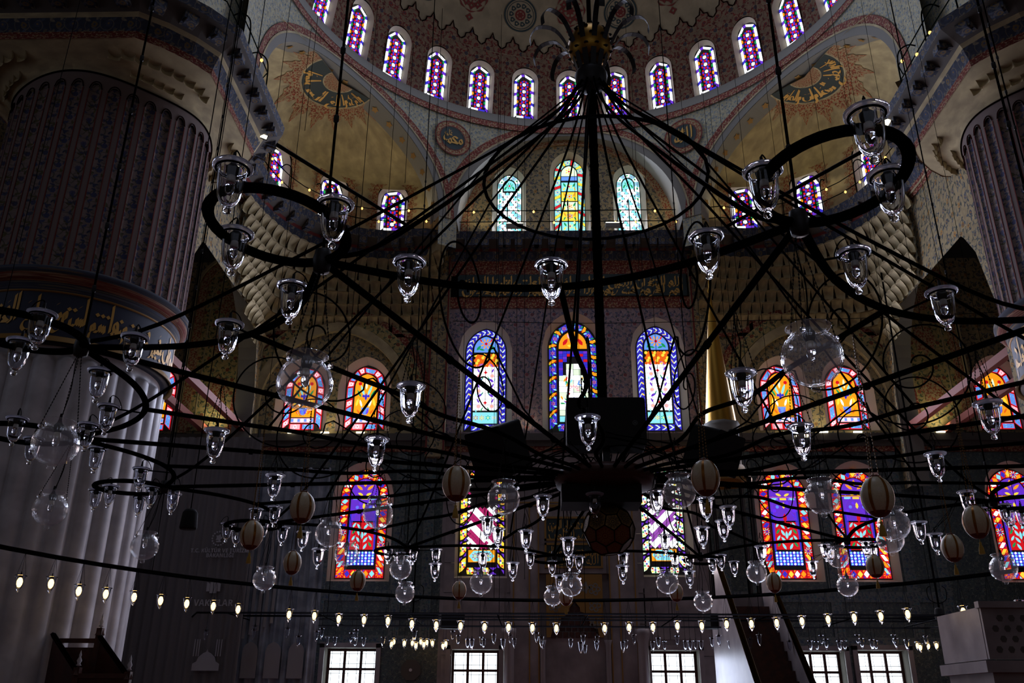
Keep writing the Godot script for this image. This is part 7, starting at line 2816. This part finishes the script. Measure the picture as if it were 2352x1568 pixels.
	var a0 := pz(352, 1004, bz)
	var a1 := pz(606, 1004, bz)
	var bw := a1.x - a0.x
	var bt := a0.y
	var ban := thing("hoarding_cloth", "tall dark grey hoarding cloth printed with ministry name and crests beside the left pier", "banner", Vector3((a0.x + a1.x) * 0.5, 0, bz))
	mb = MB.new()
	p = PackedVector3Array()
	uv = PackedVector2Array()
	for r in 2:
		for i in 61:
			var x := -bw / 2 + bw * i / 60.0
			p.append(Vector3(x, bt * r, 0.05 * sin(i * 1.3) + 0.03 * sin(i * 2.9 + 1.0)))
			uv.append(Vector2(x, bt * r))
	mb.grid(p, uv, 61)
	part(ban, "cloth", mb.mesh(M.banner))
	var prn := func(px_: float, py_: float) -> Vector3: return pz(px_, py_, bz + 0.14) - ban.position
	for e in [["T.C. KÜLTÜR VE TURİZM", 505, 1264, 0.17], ["BAKANLIĞI", 505, 1275, 0.17], ["VAKIFLAR", 490, 1384, 0.27]]:
		var tm := TextMesh.new()
		tm.text = e[0]
		var sf := SystemFont.new()
		sf.font_names = PackedStringArray(["Droid Sans"])
		sf.font_weight = 700
		tm.font = sf
		tm.font_size = 64
		tm.pixel_size = e[3] / 64.0
		tm.depth = 0.01
		tm.material = M.banner_print
		var o := part(ban, "lettering", tm)
		o.position = prn.call(float(e[1]), float(e[2]))
	# round crest
	mb = MB.new()
	var cc: Vector3 = prn.call(503.0, 1236.0)
	var cm := func(x: float, y: float) -> Vector3: return cc + Vector3(x, y, 0)
	for k in 16:
		ring2(mb, Vector2(cos(TAU * k / 16), sin(TAU * k / 16)) * 0.22, 0.0, 0.03, cm, 6)
	ring2(mb, Vector2(0, 0.02), 0.0, 0.1, cm, 10, 0.25, 5)
	mb.box(cc + Vector3(0, -0.1, 0), Vector3(0.16, 0.04, 0.01))
	part(ban, "round_crest", mb.mesh(M.banner_print))
	mb = MB.new()
	cc = prn.call(490.0, 1352.0)
	for e in [[-0.17, 0.32], [-0.06, 0.44], [0.06, 0.44], [0.17, 0.32]]:
		mb.prism(PackedVector2Array([Vector2(e[0] - 0.05, -0.16 + absf(e[0]) * 0.5), Vector2(e[0] + 0.05, -0.16 + absf(e[0]) * 0.5), Vector2(e[0] + 0.05, e[1] - 0.16), Vector2(e[0] - 0.05, e[1] - 0.1)]), 0.0, 0.01, Transform3D(Basis.IDENTITY, cc))
	part(ban, "foundation_crest", mb.mesh(M.banner_print))
	mb = MB.new()
	cc = prn.call(473.0, 1520.0)
	var dm := PackedVector2Array([Vector2(-0.42, -0.25), Vector2(0.42, -0.25), Vector2(0.42, -0.05), Vector2(0.3, 0.02), Vector2(0.26, 0.14), Vector2(0.12, 0.26), Vector2(0.03, 0.3), Vector2(0.0, 0.38), Vector2(-0.03, 0.3), Vector2(-0.12, 0.26), Vector2(-0.26, 0.14), Vector2(-0.3, 0.02), Vector2(-0.42, -0.05)])
	mb.prism(dm, 0.0, 0.01, Transform3D(Basis.IDENTITY, cc))
	for x in [-0.42, -0.34, -0.27, 0.27, 0.34, 0.42]:
		mb.box(cc + Vector3(x, 0.42, 0.005), Vector3(0.03, 0.5, 0.01))
	part(ban, "mosque_print", mb.mesh(M.banner_print))
	# pale printed tarpaulin
	var tz := -30.2
	var b0 := pz(597, 1040, tz)
	var b1 := pz(742, 1300, tz)
	var tp := thing("printed_tarpaulin", "pale folded tarpaulin with a faint printed building hanging beside the grey hoarding", "tarpaulin", Vector3((b0.x + b1.x) * 0.5, 0, tz))
	mb = MB.new()
	p = PackedVector3Array()
	uv = PackedVector2Array()
	var tw := b1.x - b0.x
	for r in 9:
		for i in 49:
			var f := r / 8.0
			var x := -tw / 2 + tw * i / 48.0
			p.append(Vector3(x, 9.4 * f, 0.09 * sin(i * 0.9 + f * 2.0) + 0.06 * sin(i * 2.1 - f * 3.0)))
			uv.append(Vector2(x, 9.4 * f))
	mb.grid(p, uv, 49)
	part(tp, "sheet", mb.mesh(M.tarp))
	mb = MB.new()
	for k in 5:
		mb.box(Vector3(-tw * 0.42 + k * 0.22, 5.4 + k * 0.12, 0.16), Vector3(0.1, 3.4, 0.01))
	for k in 3:
		mb.prism(shift(outline(0.5, 1.1, 0.6, 6), Vector2(-0.8 + k * 0.75, 2.5)), 0.15, 0.17)
	part(tp, "building_print", mb.mesh(M.banner_print))
	mb = MB.new()
	mb.tube(PackedVector3Array([Vector3(-tw / 2 - 0.1, 0, 0), Vector3(-tw / 2 - 0.1, 10.9, 0)]), 0.05, 6)
	mb.tube(PackedVector3Array([Vector3(-tw / 2 - 0.1, 9.4, 0), Vector3(tw / 2, 9.4, 0)]), 0.03, 6)
	part(tp, "pole", mb.mesh(M.stone_grey))
	# preacher's chair
	var cz := -21.6
	var l0 := pz(122, 1430, cz)
	var l1 := pz(232, 1440, cz)
	var f0 := pz(180, 1530, cz + 1.2)
	var f1 := pz(296, 1540, cz + 1.2)
	var ch := thing("preacher_chair", "dark carved wooden preacher's chair with four finials at the foot of the left pier", "chair", Vector3((l0.x + l1.x) * 0.5, 0, cz))
	var o := ch.position
	var fin := PackedVector2Array([Vector2(0.0, 0.0), Vector2(0.06, 0.02), Vector2(0.03, 0.06), Vector2(0.055, 0.12), Vector2(0.02, 0.2), Vector2(0.028, 0.24), Vector2(0.008, 0.3), Vector2(0.0, 0.34)])
	for q in [l0, l1, f0, f1]:
		mb = MB.new()
		var w: Vector3 = q - o
		mb.box(Vector3(w.x, w.y / 2 - 0.02, w.z), Vector3(0.13, w.y, 0.13))
		mb.lathe(PackedVector2Array([Vector2(0.12, w.y - 0.18), Vector2(0.05, w.y - 0.02), Vector2(0.0, w.y)]), 4, Vector3(w.x, 0, w.z))
		var pst := part(ch, "post", mb.mesh(M.wood_dark))
		mb = MB.new()
		mb.lathe(fin, 10, w)
		part(pst, "finial", mb.mesh(M.marble_white))
	var bk := [l0 - o, l1 - o, f0 - o, f1 - o]
	mb = MB.new()
	mb.box((bk[0] + bk[1]) * 0.5 + Vector3(0, -0.35, 0), Vector3(bk[1].x - bk[0].x, 0.1, 0.1))
	mb.box((bk[0] + bk[1]) * 0.5 + Vector3(0, -1.3, 0), Vector3(bk[1].x - bk[0].x, 1.6, 0.05))
	part(ch, "back_panel", mb.mesh(M.wood_dark))
	mb = MB.new()
	mb.box((bk[2] + bk[3]) * 0.5 + Vector3(0, -1.25, 0), Vector3(bk[3].x - bk[2].x, 2.2, 0.06))
	mb.box((bk[2] + bk[3]) * 0.5 + Vector3(0, -0.15, 0), Vector3(bk[3].x - bk[2].x, 0.1, 0.12))
	part(ch, "front_panel", mb.mesh(M.wood_dark))
	for e in [[0, 2], [1, 3]]:
		mb = MB.new()
		mb.tube(PackedVector3Array([bk[e[0]] + Vector3(0, -0.2, 0), bk[e[1]] + Vector3(0, -0.12, 0)]), 0.06, 6)
		var A: Vector3 = bk[e[0]]
		var B: Vector3 = bk[e[1]]
		mb.quad(Vector3(A.x, 0, A.z), Vector3(B.x, 0, B.z), B + Vector3(0, -0.2, 0), A + Vector3(0, -0.3, 0))
		mb.quad(A + Vector3(0.05, -0.3, 0), B + Vector3(0.05, -0.2, 0), Vector3(B.x + 0.05, 0, B.z), Vector3(A.x + 0.05, 0, A.z))
		part(ch, "side_panel", mb.mesh(M.wood_dark))
	# marble tribune at the right edge
	var rz := -21.0
	var r0 := pz(2235, 1412, rz)
	var tr := thing("marble_tribune", "carved marble tribune with pierced parapet at the foot of the right pier", "balcony", Vector3(r0.x, 0, rz))
	mb = MB.new()
	mb.box(Vector3(2.3, 2.55, -1.0), Vector3(4.6, 0.24, 2.4))
	mb.box(Vector3(2.35, 2.3, -1.0), Vector3(4.4, 0.26, 2.2))
	mb.box(Vector3(2.4, 2.05, -1.0), Vector3(4.2, 0.24, 2.0))
	part(tr, "cornice", mb.mesh(M.marble))
	mb = MB.new()
	mb.box(Vector3(2.3, 3.25, 0.14), Vector3(4.4, 1.1, 0.1))
	mb.box(Vector3(0.14, 3.25, -1.0), Vector3(0.1, 1.1, 2.2))
	part(tr, "parapet", mb.mesh(M.marble))
	mb = MB.new()
	mb.box(Vector3(2.3, 3.85, 0.14), Vector3(4.5, 0.14, 0.2))
	part(tr, "parapet_rail", mb.mesh(M.marble))
	mb = MB.new()
	for r in 4:
		for i in 16:
			mb.prism(ngon(0.35 + i * 0.26 + (0.13 if r % 2 else 0.0), 2.9 + r * 0.22, 0.075, 6), 0.19, 0.196)
	part(tr, "pierced_pattern", mb.mesh(M.stone_dark))
	for x in [0.5, 2.4, 4.2]:
		mb = MB.new()
		mb.lathe(PackedVector2Array([Vector2(0.24, 0), Vector2(0.16, 0.2), Vector2(0.15, 1.6), Vector2(0.26, 1.93), Vector2(0.0, 1.93)]), 14, Vector3(x, 0, -0.3))
		part(tr, "column", mb.mesh(M.marble))
